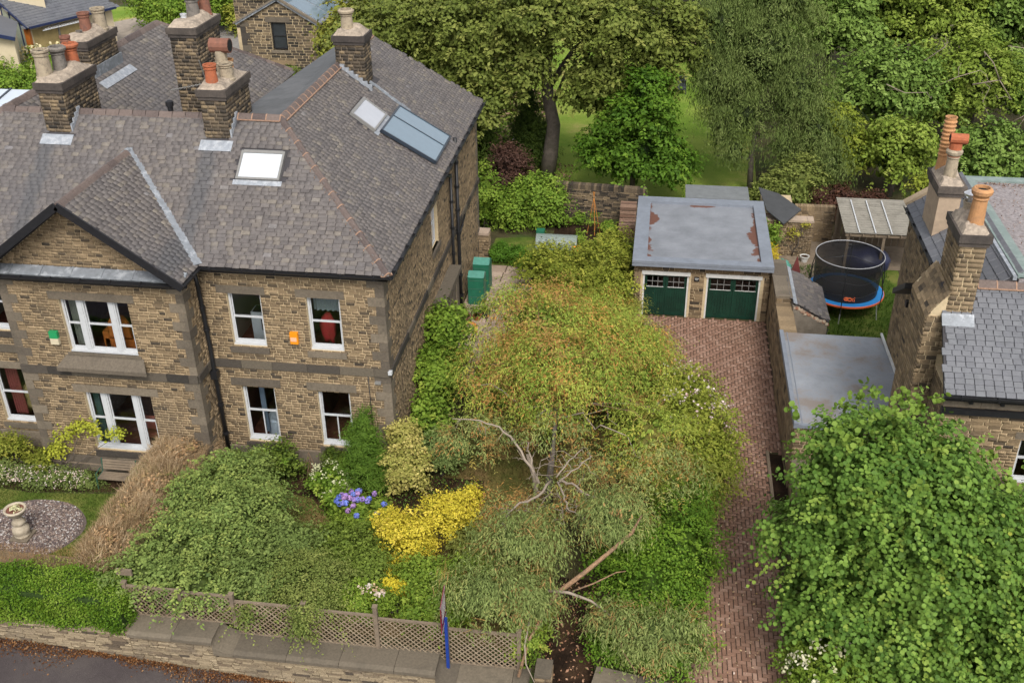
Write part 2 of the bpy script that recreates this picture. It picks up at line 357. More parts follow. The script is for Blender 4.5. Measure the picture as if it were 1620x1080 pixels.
def slates(pieces, o, u, v, poly, w=.25, g=.14, holes=(), th=.015, jit=.012, wv=.25):
    """slate courses on a slope: o origin on the eave, u along the eave, v up the slope, poly in (u,v)"""
    o = np.array(o, float); u = np.array(u, float); v = np.array(v, float); n = np.cross(u, v); n /= np.linalg.norm(n)
    U0 = min(p[0] for p in poly); U1 = max(p[0] for p in poly); V1 = max(p[1] for p in poly); V0 = min(p[1] for p in poly)
    tilt = .1; v2 = v*math.cos(tilt)-n*math.sin(tilt); n2 = n*math.cos(tilt)+v*math.sin(tilt)
    r = V0
    while r < V1:
        a = U0-random.uniform(0, w)
        while a < U1+w:
            ww = w*(1+random.uniform(-wv, wv)); cx = a+ww/2; cy = r+g*.5
            if inpoly(cx, cy, poly) and not any(inpoly(cx, cy, h) for h in holes):
                ro = random.uniform(-.012, .012); uu = u*math.cos(ro)+v2*math.sin(ro); vv = v2*math.cos(ro)-u*math.sin(ro)
                pieces.append((o+u*cx+v*(cy+random.uniform(-jit, jit))+n*(.016+random.uniform(-.004, .006)), (uu, vv, n2), (ww/2-.005, g*.72, th/2+.004)))
            a += ww
        r += g
def ridge_tiles(parent, a, b, w=.3, L=.42, mat=None, lift=.05, name='ridge_tile', mort=True):
    a = np.array(a, float); b = np.array(b, float); d = b-a; T_ = np.linalg.norm(d); d = d/T_; n = max(1, round(T_/L)); L = T_/n
    s_ = np.cross(d, (0, 0, 1)); s_ /= np.linalg.norm(s_); up = np.cross(s_, d)
    ho = None
    for i in range(n):
        c = a+d*(L*(i+.5))+up*(lift+random.uniform(-.006, .008)); bb = B(); hw = w/2; l = L/2-.012
        prof = [(-hw, -.14), (-hw*.55, -.03), (-hw*.2, .03), (hw*.2, .03), (hw*.55, -.03), (hw, -.14)]
        vs = [c+d*s*l+s_*x+up*z for s in (-1, 1) for (x, z) in prof]
        bb.add(vs, [(k, k+1, k+7, k+6) for k in range(5)]+[(0, 6, 11, 5), tuple(range(5, -1, -1)), tuple(range(6, 12))])
        bb.build(name, mat or M['ridge'], parent)
    if mort:
        bb = B()
        for i in range(n+1):
            c = a+d*(L*i)+up*(lift+.002); hw = w/2+.012
            prof = [(-hw, -.13), (-hw*.55, -.022), (-hw*.2, .036), (hw*.2, .036), (hw*.55, -.022), (hw, -.13)]
            vs = [c+d*s*.018+s_*x+up*z for s in (-1, 1) for (x, z) in prof]
            bb.add(vs, [(k, k+1, k+7, k+6) for k in range(5)]+[(0, 6, 11, 5), tuple(range(5, -1, -1)), tuple(range(6, 12))])
        for s in (-1, 1): bb.beam(a+s_*s*(w/2+.01)+up*(lift-.13), b+s_*s*(w/2+.01)+up*(lift-.13), .045, .03, up)
        bb.build('mortar_bedding', M['orange_mortar'], parent)
# ---------------------------------------------------------------- foliage
def sph(n):
    v = rng.normal(size=(n, 3)); return v/np.linalg.norm(v, axis=1)[:, None]
def nrm(a): return a/(np.linalg.norm(a, axis=1)[:, None]+1e-9)
SH = {'leaf': (np.array([(0, 0, 0), (.5, .3, .08), (1, 0, 0), (.5, -.3, .08)]), np.array([(0, 1, 2), (0, 2, 3)])),
      'round': (np.array([(0, 0, 0), (.25, .42, .06), (.72, .38, .05), (1, 0, -.04), (.72, -.38, .05), (.25, -.42, .06)]), np.array([(0, 1, 2), (0, 2, 3), (0, 3, 4), (0, 4, 5)])),
      'slim': (np.array([(0, 0, 0), (.5, .11, .04), (1, 0, -.1), (.5, -.11, .04)]), np.array([(0, 1, 2), (0, 2, 3)])),
      'twig': (np.array([(0, .02, 0), (0, -.02, 0), (1, 0, .05)]), np.array([(0, 1, 2)]))}
def leaves_at(P, Nrm, D, size, shape, sv=.35):
    """leaf meshes at P with normal Nrm and long axis D"""
    T, F = SH[shape]; n = len(P)
    s = size*(1+rng.uniform(-sv, sv, n)); Dd = nrm(D); Sd = nrm(np.cross(Nrm, Dd)); Nn = np.cross(Dd, Sd)
    V = P[:, None, :]+s[:, None, None]*(T[None, :, 0:1]*Dd[:, None]+T[None, :, 1:2]*Sd[:, None]+T[None, :, 2:3]*Nn[:, None])
    Ff = (np.arange(n)[:, None, None]*len(T)+F[None]).reshape(-1, 3)
    return V.reshape(-1, 3), Ff, len(T)
def palcol(pal, t):
    pal = np.array(pal, float); k = len(pal)-1; x = np.clip(t, 0, .9999)*k; i = x.astype(int); f = (x-i)[:, None]
    return pal[i]*(1-f)+pal[i+1]*f
def crown_pts(blobs, ncl, per, clus, bottom=-.5, rad=(.72, 1.06), lump=.18, sub=.34, subz=.75):
    """leaf clusters gathered into boughs: each bough is a small dome on the surface of the crown"""
    vol = np.array([(b[3]*b[4]+b[4]*b[5]+b[3]*b[5])*(b[6] if len(b) > 6 else 1) for b in blobs]); w = vol/vol.sum()
    rs_ = np.array([min(1.15, max(.13, sub*(b[3]+b[4]+b[5])/3)) for b in blobs]); ns = np.maximum(5, (vol*1.75/(rs_**2)).astype(int)); ns = np.minimum(ns, max(5, ncl//5+4))
    bi = np.repeat(np.arange(len(blobs)), ns); nb = len(bi); BB = np.array([b[:6] for b in blobs], float)[bi]
    d = sph(nb*3); d = d[d[:, 2] > bottom][:nb]
    while len(d) < nb: e = sph(nb); d = np.vstack([d, e[e[:, 2] > bottom]])[:nb]
    r = rng.uniform(rad[0], rad[1], nb)*(1-sub*.55)+lump*(np.sin(d[:, 0]*5.1+BB[:, 0]*3)*np.cos(d[:, 1]*4.3+BB[:, 1])*.6+.4*np.sin(d[:, 2]*7+d[:, 0]*6))
    SC = BB[:, :3]+d*BB[:, 3:]*r[:, None]; SR = rs_[bi]*rng.uniform(.65, 1.25, nb)
    wj = (w/ns)[bi]; j = rng.choice(nb, ncl, p=wj/wj.sum())
    e = nrm(sph(ncl)+d[j]*.55+np.array([0, -.1, .35])); C = SC[j]+e*SR[j][:, None]*np.array([1, 1, subz])*rng.uniform(.55, 1.05, ncl)[:, None]
    Dj = nrm(e*.8+d[j]*.35)
    Cc = np.repeat(C, per, 0); D = np.repeat(Dj, per, 0); g = rng.normal(size=Cc.shape)*np.array([1, 1, .6])
    P = Cc+g*clus; crown_pts.bough = np.repeat(j, per); return P, D, g, np.repeat(np.arange(ncl), per)
def foliage(name, parent, blobs, n, size, pal, clus=.22, per=28, shape='leaf', droop=0.0, bottom=-.5, core=.7, mat=None, lump=.18, rad=(.72, 1.06), corecol=None, jit=.12, up=.7, big=None, sub=.34, subz=.75, rust=None, gain=(1.42, 1.3, .9), spray=.16, slen=None):
    ncl = max(3, n//per); P, D, g, ids = crown_pts(blobs, ncl, per, clus, bottom, rad, lump, sub, subz); bo = crown_pts.bough
    n = len(P); keep = P[:, 2] > .03; P, D, g, ids, bo = P[keep], D[keep], g[keep], ids[keep], bo[keep]; n = len(P)
    Nn = nrm(D*.8+np.array([0, 0, up*.5])+rng.normal(size=(n, 3))*.33+nrm(g)*.35)
    L = nrm(rng.normal(size=(n, 3))+D*.8+nrm(g)*.5)*(1-droop)+np.array([0, 0, -1.0])*droop+rng.normal(size=(n, 3))*.12*droop
    L = L-Nn*np.einsum('ij,ij->i', L, Nn)[:, None]*(1-droop)
    if droop > .5: Nn = nrm(D+rng.normal(size=(n, 3))*.5)
    tcl = rng.uniform(0, 1, ncl)[ids]; tb = rng.uniform(0, 1, bo.max()+1)[bo]; t = np.clip(tcl*.3+tb*.35+rng.uniform(0, .3, n)+.03, 0, 1)
    c = palcol(pal, t)*(1+rng.uniform(-jit, jit, n))[:, None]*np.array(gain)
    if rust: m_ = (rng.uniform(0, 1, bo.max()+1)[bo] < rust[0]) & (rng.uniform(0, 1, n) < .6); c[m_] = np.array(rust[1])*rng.uniform(.7, 1.3, int(m_.sum()))[:, None]
    if big:
        x, y, z = toscreen(P); vd = nrm(CAMP-P); fc = np.abs(np.einsum('ij,ij->i', Nn, vd)); dep = (P-np.array(big[0]))@(nrm(np.array([CAMP-np.array(big[0])]))[0])
        sc = np.where((x > 5) & (x < 1615) & (y > 5) & (y < 1075), fc*1.5+dep*.5+rng.uniform(0, 1, n), -99); od = np.argsort(-sc); cell = {}; sel = []
        for i_ in od:
            q_ = (int(x[i_]/24), int(y[i_]/24))
            if q_ not in cell and sc[i_] > -9: cell[q_] = 1; sel.append(i_)
            if len(sel) >= big[1]: break
        sel = np.array(sel)
        me = bpy.data.meshes.new('leaf'); T, F = SH[shape]; me.from_pydata([tuple(q) for q in T], [], [tuple(int(k) for k in f) for f in F]); me.materials.append(big[2])
        off = ORG[parent.name]; Dd = nrm(L); Sd = nrm(np.cross(Nn, Dd)); N3 = np.cross(Dd, Sd)
        for i in sel:
            s = size*random.uniform(.8, 1.15); o = bpy.data.objects.new('leaf', me); p = P[i]-off
            o.matrix_basis = Matrix(((Dd[i][0]*s, Sd[i][0]*s, N3[i][0]*s, p[0]), (Dd[i][1]*s, Sd[i][1]*s, N3[i][1]*s, p[1]), (Dd[i][2]*s, Sd[i][2]*s, N3[i][2]*s, p[2]), (0, 0, 0, 1)))
            link(o, parent)
        m_ = np.ones(n, bool); m_[sel] = False; P, Nn, L, c = P[m_], Nn[m_], L[m_], c[m_]; n = len(P)
    V, F, k = leaves_at(P, Nn, L, size, shape); cols = np.repeat(c, k, 0)
    if spray and n > 900:
        m_ = 14; ns_ = max(6, int(n*spray/m_)); Bm = np.array([b[:6] for b in blobs], float); wv = Bm[:, 3]*Bm[:, 4]; ix = rng.choice(len(blobs), ns_, p=wv/wv.sum()); Bi = Bm[ix]
        dd_ = nrm(sph(ns_)+[0, -.25, .45]); Ls = (slen if slen else np.clip(.42*Bi[:, 3:].mean(1), .12, 1.1))*rng.uniform(.6, 1.3, ns_); S0 = Bi[:, :3]+dd_*Bi[:, 3:]*.86
        dr = nrm(dd_*[1, 1, .55]+rng.normal(size=(ns_, 3))*.25+[0, 0, .12]); tt = np.linspace(.05, 1, m_)[None, :, None]; sg = (.35+droop*1.3)
        Ps = S0[:, None]+Ls[:, None, None]*(dr[:, None]*tt+np.array([0, 0, -1.0])*sg*tt**2)+rng.normal(size=(ns_, m_, 3))*.018; Td = nrm((dr[:, None]+np.array([0, 0, -2.0])*sg*tt).reshape(-1, 3)); Ps = Ps.reshape(-1, 3)
        sd_ = nrm(np.cross(Td, [0, 0, 1.0]))*np.tile(np.array([1, -1]), len(Td)//2)[:, None]; Ld = nrm(Td*.7+sd_*.9+rng.normal(size=Td.shape)*.25); Ns = nrm(np.array([0, -.1, 1.0])+rng.normal(size=Td.shape)*.35+Td*.2)
        kp = Ps[:, 2] > .04; cs_ = np.repeat(palcol(pal, np.clip(rng.uniform(.35, 1, ns_), 0, 1)), m_, 0)*np.array(gain); V2, F2, k2 = leaves_at(Ps[kp], Ns[kp], Ld[kp], size*.95, shape)
        F = np.vstack([F, F2+len(V)]); V = np.vstack([V, V2]); cols = np.vstack([cols, np.repeat(cs_[kp], k2, 0)])
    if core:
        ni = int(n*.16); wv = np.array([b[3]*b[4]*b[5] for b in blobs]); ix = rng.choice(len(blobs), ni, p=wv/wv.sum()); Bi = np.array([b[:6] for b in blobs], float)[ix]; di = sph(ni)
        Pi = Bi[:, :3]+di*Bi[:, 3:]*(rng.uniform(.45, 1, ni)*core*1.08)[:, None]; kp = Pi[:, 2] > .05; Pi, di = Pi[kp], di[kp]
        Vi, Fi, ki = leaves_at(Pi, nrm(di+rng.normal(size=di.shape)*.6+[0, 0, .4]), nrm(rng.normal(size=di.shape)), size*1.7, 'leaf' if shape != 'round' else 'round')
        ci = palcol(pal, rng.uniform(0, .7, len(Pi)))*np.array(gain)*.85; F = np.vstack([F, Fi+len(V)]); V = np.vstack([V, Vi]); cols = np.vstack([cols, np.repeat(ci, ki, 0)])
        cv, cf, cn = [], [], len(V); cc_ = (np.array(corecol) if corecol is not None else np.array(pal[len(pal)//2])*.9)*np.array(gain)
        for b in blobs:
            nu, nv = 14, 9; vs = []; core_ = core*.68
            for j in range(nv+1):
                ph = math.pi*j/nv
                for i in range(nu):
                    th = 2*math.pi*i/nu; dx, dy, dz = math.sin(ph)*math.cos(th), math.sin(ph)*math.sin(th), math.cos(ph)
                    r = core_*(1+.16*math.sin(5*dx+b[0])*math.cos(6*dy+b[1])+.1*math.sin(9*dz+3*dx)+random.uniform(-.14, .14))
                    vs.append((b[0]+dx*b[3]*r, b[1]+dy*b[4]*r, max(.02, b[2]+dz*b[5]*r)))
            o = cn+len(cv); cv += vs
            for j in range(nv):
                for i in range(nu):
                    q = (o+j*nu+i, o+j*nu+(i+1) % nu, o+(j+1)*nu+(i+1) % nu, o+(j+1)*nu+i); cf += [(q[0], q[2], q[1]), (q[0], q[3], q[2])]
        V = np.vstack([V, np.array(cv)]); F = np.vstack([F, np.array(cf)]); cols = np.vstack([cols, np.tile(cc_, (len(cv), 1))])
    return npobj(name, V, F, mat or M['leaf'], parent, cols=cols)
def scatter_flat(name, P, size, pal, mat, parent=None, shape='leaf', up=1.0, kind=None, tilt=.5):
    n = len(P); Nn = nrm(np.array([0, 0, up])+rng.normal(size=(n, 3))*tilt); L = nrm(rng.normal(size=(n, 3)))
    V, F, k = leaves_at(P, Nn, L, size, shape); c = palcol(pal, rng.uniform(0, 1, n))
    return npobj(name, V, F, mat, parent, cols=np.repeat(c, k, 0), kind=kind)
def grassblades(name, P, h, pal, parent=None, kind='stuff', lean=.35):
    n = len(P); D = np.array([0, 0, 1.0])+rng.normal(size=(n, 3))*lean; Nn = nrm(rng.normal(size=(n, 3))*np.array([1, 1, .1]))
    V, F, k = leaves_at(P, Nn, D, h, 'slim'); c = palcol(pal, rng.uniform(0, 1, n))
    return npobj(name, V, F, M['leaf'], parent, cols=np.repeat(c, k, 0), kind=kind)
def px(x, y, z): # a point at height z of the measured garden plan
    v = FW*1673.3+R2*(x-810)-U2*(y-540); q = (z-CAMP[2])/v[2]; return CAMP+v*q
def wiggle(a, b, n=6, amp=.1, sag=0):
    a = np.array(a, float); b = np.array(b, float); out = []
    for i in range(n+1):
        t = i/n; p = a+(b-a)*t+rng.normal(size=3)*amp*math.sin(math.pi*t); p[2] += sag*math.sin(math.pi*t); out.append(p)
    return out
G_OLIVE = [(.055, .08, .014), (.095, .125, .022), (.16, .185, .04), (.23, .235, .065)]
G_MID = [(.035, .075, .012), (.07, .125, .02), (.12, .185, .034), (.18, .25, .055)]
G_BRIGHT = [(.035, .075, .012), (.068, .13, .02), (.115, .19, .034), (.18, .25, .055)]
G_DARK = [(.018, .04, .008), (.035, .064, .014), (.06, .095, .02), (.09, .13, .03)]
G_GREY = [(.05, .08, .04), (.09, .125, .06), (.14, .17, .09), (.2, .21, .12)]
G_YEL = [(.12, .15, .022), (.2, .22, .04), (.29, .29, .07), (.38, .34, .11)]
G_GOLD = [(.36, .25, .015), (.5, .38, .02), (.62, .48, .035), (.7, .56, .08)]
# ================================================================ the ground
def sheet(name, pts, z, mat, kind='structure'):
    b = B(); b.add([(p[0], p[1], z if len(p) < 3 else p[2]) for p in pts], [tuple(range(len(pts)))])
    o = b.build(name, mat); o['kind'] = kind; return o
ROADZ = lambda x: -.21-.075*(x+9.5)
b = B(); b.add([(-260, -7.9, 0), (5.6, -7.9, 0), (5.6, -16, 0), (260, -16, 0), (260, 420, 0), (-260, 420, 0)], [(0, 1, 2, 3, 4, 5)])
g = b.build('ground', M['earth']); g['kind'] = 'structure'
sheet('road', [(-60, -8.66, ROADZ(-60)), (-60, -40, ROADZ(-60)), (40, -40, ROADZ(40)), (40, -8.66, ROADZ(40))], 0, M['asphalt'])
def blob2d(cx, cy, rx, ry, n=28, wob=.08):
    ph = random.uniform(0, 6)
    return [(cx+rx*math.cos(t)*(1+wob*math.sin(3*t+ph)+wob*.5*math.sin(7*t)), cy+ry*math.sin(t)*(1+wob*math.sin(3*t+ph)+wob*.5*math.sin(7*t))) for t in [2*math.pi*i/n for i in range(n)]]
sheet('front_lawn', [(-16, -7.5), (-7.2, -7.5), (-7.0, -1.9), (-9, -2.3), (-12, -2.6), (-16, -2.2)], .006, M['grass'])
sheet('garden_lawn', [(-5, -7.4), (5.8, -7.4), (5.8, -2), (8, 2), (8, 9), (2.5, 9), (1.5, 3), (1.5, -.6), (-5, -.9)], .006, M['lawndry'])
sheet('back_lawn', [(.4, 16.4), (7.3, 16.4), (7.3, 19.6), (3.6, 20.0), (.4, 19.4)], .006, M['grass'])
sheet('far_lawn', [(-2, 24.2), (3.4, 23.1), (13.5, 23.1), (14, 40), (18, 64), (-1, 66), (-3, 34)], .006, M['lawnfar'])
sheet('neighbour_lawn', [(14.2, 6.9), (19.5, 6.9), (19.5, 18.0), (17, 18.0), (14.2, 14)], .006, M['grass'])
sheet('neighbour_yard', [(13.2, 14), (17, 18.0), (22, 18.05), (22, 21.6), (13.2, 21.6)], .006, plain('pale_yard', (.2, .155, .11), .95, .5, 4, bumps=.3))
sheet('rear_yard_paving', [(-32, 36), (-14, 36), (-14, 40.9), (-22, 40.9), (-22, 60), (-32, 60)], .006, plain('grey_yard', (.2, .185, .17), .95, .35, 3))
sheet('far_garden_lawn', [(-46, 56), (-34, 56.5), (-34, 66), (-46, 66)], .006, M['lawnfar'])
sheet('terrace_path', [(-38, 50.5), (-32, 50.5), (-33, 58), (-38.5, 62), (-40, 60)], .012, plain('terrace', (.3, .25, .2), .9, .4, 3))
sheet('pond_paving', [(-.8, 29.5), (1.4, 29.5), (1.4, 34.5), (-.8, 34.5)], .012, plain('pale_slabs', (.36, .32, .29), .9, .5, 2))
sheet('worn_patch', blob2d(9.6, 56, 2.2, 3.5), .010, plain('bare_earth', (.17, .115, .06), .95, .4, 2))
sheet('wall_bed', [(-16, -2.3), (-12, -2.55), (-9, -2.2), (-7.6, -1.95), (-7.3, -1.2), (-16, -.2)], .010, M['soil'])
sheet('vegetable_bed', [(3.2, 20.0), (6.3, 19.5), (7.2, 21.8), (3.2, 22.2)], .010, M['soil'])
sheet('front_bed', [(-5, -1.2), (-5, -.05), (3, -.05), (3.2, -1.6), (1.5, -2.8), (-1.2, -3.1), (-2.5, -1.7)], .010, M['soil'])
sheet('garden_path', [(5.75, -9.6), (7.35, -9.6), (7.15, -4.4), (5.95, -4.4)], .012, M['soil'])
bed_ = sheet('planting_strip', [(12.62, -.4), (13.1, -.4), (13.1, 2.7), (12.62, 2.7)], .012, M['soil'])
b = B(); b.box(12.5, 12.6, -.4, 2.75, 0, .12); tag(b.build('edging_board', M['wood']), 'brown wooden edging board of the narrow bed beside the driveway wall', 'edging')
# gravel circle
sheet('gravel_circle', blob2d(-11.0, -4.35, 1.72, 1.5, 36, .02), .012, M['gravelbase'])
P = rng.uniform(-1, 1, (9000, 2)); P = P[(P**2).sum(1) < .97][:5200]
P3 = np.column_stack([-11.0+P[:, 0]*1.68, -4.35+P[:, 1]*1.46, rng.uniform(.014, .05, len(P))])
pcs = []
for p in P3:
    n_ = nrm(np.array([[rng.normal()*.35, rng.normal()*.35, 1]]))[0]; u_ = nrm(np.cross(n_, rng.normal(size=3))[None])[0]; pcs.append((p, (u_, np.cross(n_, u_), n_), (random.uniform(.014, .04), random.uniform(.01, .028), .008)))
gp = thing('gravel_patch', 'round patch of mixed slate gravel around the stone urn in the left lawn', 'gravel patch', (-11, -4.35, 0))
emit(gp, 'stone', 'loose_gravel', M['gravel'], pcs, 0)
# driveway of herringbone pavers
drv = thing('driveway', 'long driveway of reddish clay pavers laid in herringbone leading to the double garage', 'driveway', (10.5, 2, 0)); drv['kind'] = 'structure'; del drv['category']
dpoly = [(7.3, 12.25), (13.12, 12.25), (13.08, 2.8), (12.5, 2.8), (12.5, -12), (9.2, -12), (9.9, -7), (10.6, -3), (9.2, 3), (8.3, 7), (7.3, 9)]
b = B(); b.add([(p[0], p[1], .012) for p in dpoly], [tuple(range(len(dpoly)))]); b.build('joint_sand', M['joint'], drv)
pcs = []; cw = .131
for i in range(0, 46):
    for j in range(0, 190):
        d = (i-j) % 4
        if d == 0: cx, cy, hx, hy = 7.3+(i+1)*cw, -12+(j+.5)*cw, cw, cw/2
        elif d == 3: cx, cy, hx, hy = 7.3+(i+.5)*cw, -12+(j+1)*cw, cw/2, cw
        else: continue
        if inpoly(cx, cy, dpoly):
            tx, ty = random.uniform(-.012, .012), random.uniform(-.012, .012)
            n_ = nrm(np.array([[tx, ty, 1]]))[0]; u_ = nrm(np.cross((0, 1, 0), n_)[None])[0]
            pcs.append(((cx, cy, .012+random.uniform(.004, .010)), (u_, np.cross(n_, u_), n_), (hx-.009, hy-.009, .02)))
emit(drv, 'paver', 'pavers', M['paver'], pcs, 300)
# patio slabs
pat = thing('patio', 'pale stone slab patio beside the long side wall of the house', 'patio', (1.3, 12, 0)); pat['kind'] = 'structure'; del pat['category']
b = B(); b.box(.02, 2.75, 6.0, 16.3, 0, .012); b.build('joint_sand', M['joint'], pat)
pcs = []; y = 6.0
while y < 16.2:
    h = random.choice([.45, .6, .75]); x = .04+random.uniform(-.3, 0)
    while x < 2.7:
        w = random.choice([.6, .75, .9]); xe = min(x+w, 2.74); xs = max(x, .04)
        if xe-xs > .12: pcs.append((((xs+xe)/2, y+h/2, .02+random.uniform(0, .006)), ((1, 0, 0), (0, 1, 0), (0, 0, 1)), ((xe-xs)/2-.012, h/2-.012, .015)))
        x += w
    y += h
emit(pat, 'slab', 'slabs', M['slab'], pcs, 300, 5)
# ================================================================ windows and interiors
K3 = ((1, 0, 0), (0, 0, 1), (0, -1, 0))
def room(parent, x0, x1, y0, y1, z0, z1, wall=None, floor=None):
    b = B(); b.add([(x0, y0, z0), (x0, y1, z0), (x0, y1, z1), (x0, y0, z1)], [(0, 1, 2, 3)]); b.add([(x1, y0, z0), (x1, y1, z0), (x1, y1, z1), (x1, y0, z1)], [(0, 1, 2, 3)])
    b.add([(x0, y1, z0), (x1, y1, z0), (x1, y1, z1), (x0, y1, z1)], [(0, 1, 2, 3)]); b.add([(x0, y0, z1), (x1, y0, z1), (x1, y1, z1), (x0, y1, z1)], [(0, 1, 2, 3)])
    b.build('room_wall', wall or M['room'], parent)
    b = B(); b.box(x0, x1, y0, y1, z0-.1, z0); b.build('room_floor', floor or M['roomfloor'], parent)
def sash(parent, y, x0, x1, z0, z1, mull=(), bars=(), glass=None, label=None, mid=.52):
    """sliding sash window set back from a wall facing -y; mull: x ranges of thick mullions"""
    yf = y+.13; b = B(); zm = z0+(z1-z0)*mid
    b.box(x0, x0+.07, yf, yf+.12, z0, z1); b.box(x1-.07, x1, yf, yf+.12, z0, z1)
    b.box(x0+.07, x1-.07, yf+.004, yf+.12, z1-.06, z1); b.box(x0+.07, x1-.07, yf-.004, yf+.12, z0, z0+.1)
    fr = b.build('window', M['white'], parent, label=label)
    b = B(); b.box(x0-.02, x1+.02, yf-.09, yf-.006, z0-.04, z0+.05); b.build('sill_board', M['white'], fr)
    divs = [x0+.07]+[q for m in mull for q in m]+[x1-.07]
    for m in mull:
        b = B(); b.box(m[0], m[1], yf-.01, yf+.13, z0+.1, z1-.06); b.box(m[0]+.05, m[1]-.05, yf-.03, yf-.012, z0+.1, z1-.06); b.build('mullion', M['white'], fr)
    for k in range(0, len(divs), 2):
        a, c = divs[k], divs[k+1]
        b = B(); b.box(a, c, yf+.03, yf+.075, zm-.03, zm+.03); b.build('meeting_rail', M['white'], fr)
        b = B(); b.box(a, a+.035, yf+.02, yf+.05, z0+.1, zm-.03); b.box(c-.035, c, yf+.02, yf+.05, z0+.1, zm-.03); b.box(a+.035, c-.035, yf+.022, yf+.05, z0+.1, z0+.17); b.build('sash_frame', M['white'], fr)
        b = B(); b.box(a, a+.03, yf+.06, yf+.09, zm+.03, z1-.06); b.box(c-.03, c, yf+.06, yf+.09, zm+.03, z1-.06); b.build('sash_frame', M['white'], fr)
        b = B(); b.add([(a, yf+.04, z0+.1), (c, yf+.04, z0+.1), (c, yf+.04, zm), (a, yf+.04, zm)], [(0, 1, 2, 3)]); b.build('pane', glass or M['glass'], fr)
        b = B(); b.add([(a, yf+.08, zm), (c, yf+.08, zm), (c, yf+.08, z1-.06), (a, yf+.08, z1-.06)], [(0, 1, 2, 3)]); b.build('pane', glass or M['glass'], fr)
    for (bx, za, zb) in bars:
        b = B(); b.box(bx-.02, bx+.02, yf+.02, yf+.06, za, zb); b.build('glazing_bar', M['white'], fr)
    return fr
def lintel(parent, x0, x1, z0, z1, y, mat=None): b = B(); b.box(x0, x1, y-.022, y+.3, z0, z1); b.build('lintel', mat or M['dressed'], parent)
def stonesill(parent, x0, x1, z0, z1, y, pr=.07, mat=None): b = B(); b.box(x0, x1, y-pr, y+.16, z0, z1); b.build('sill', mat or M['dressed'], parent)
def quoins(parent, x, y, sx, sy, z0, z1, h=.325, mat=None, a=.52, c=.27):
    """corner stones; sx, sy point from the corner into the two walls"""
    z = z0; k = 0
    while z < z1-.05:
        hh = min(h, z1-z); la, lb = (a, c) if k % 2 else (c, a); b = B()
        xs = sorted([x-sx*.02, x+sx*la]); ys = sorted([y-sy*.02, y+sy*lb]); b.box(xs[0], xs[1], ys[0], ys[1], z+.005, z+hh-.005)
        b.build('quoin', mat or M['dressed'], parent); z += hh; k += 1
def band(parent, p0, p1, n, z0, z1, pr=.06, L=.95, name='string_course_stone', mat=None, dep=.1):
    p0 = np.array(p0, float); p1 = np.array(p1, float); d = p1-p0; T_ = np.linalg.norm(d); d /= T_; n = np.array(n, float); a = 0
    while a < T_-.01:
        l = min(L*random.uniform(.7, 1.3), T_-a)
        if T_-a-l < .25: l = T_-a
        c = p0+d*(a+l/2)+n*(pr-dep)/2; b = B(); b.obox((c[0], c[1], (z0+z1)/2), (d, n, (0, 0, 1)), (l/2-.006, (pr+dep)/2, (z1-z0)/2)); b.build(name, mat or M['stringstone'], parent); a += l
def pot(parent, x, y, z, r, h, mat, style=0, name='chimney_pot'):
    b = B(); r *= 1.2; h *= 1.1
    if style == 0: pr = [(r*1.12, z), (r*1.12, z+.06), (r, z+.09), (r*.86, z+h*.78), (r*1.0, z+h*.8), (r*1.0, z+h*.86), (r*.9, z+h*.88), (r*1.08, z+h*.93), (r*1.08, z+h), (r*.85, z+h), (r*.8, z+h-.15)]
    elif style == 1: pr = [(r*1.2, z), (r, z+.1), (r*.88, z+h*.7), (r*1.02, z+h*.74), (r*.9, z+h*.78), (r*1.25, z+h*.86), (r*1.3, z+h*.94), (r*1.05, z+h), (r*.85, z+h), (r*.8, z+h-.15)]
    else:
        pr = [(r*1.1, z), (r*.95, z+h*.3)]; q = z+h*.3
        while q < z+h-.12: pr += [(r*.95, q), (r*1.12, q+.03), (r*1.12, q+.06), (r*.92, q+.09)]; q += .13
        pr += [(r*1.05, z+h), (r*.85, z+h), (r*.8, z+h-.15)]
    b.lathe(x, y, pr, 18); o = b.build(name, mat, parent, smooth=False)
    b = B(); b.lathe(x, y, [(r*.78, z+h-.08), (r*.78, z+h-.075)], 14); b.build('pot_mouth', M['soot'], parent); return o
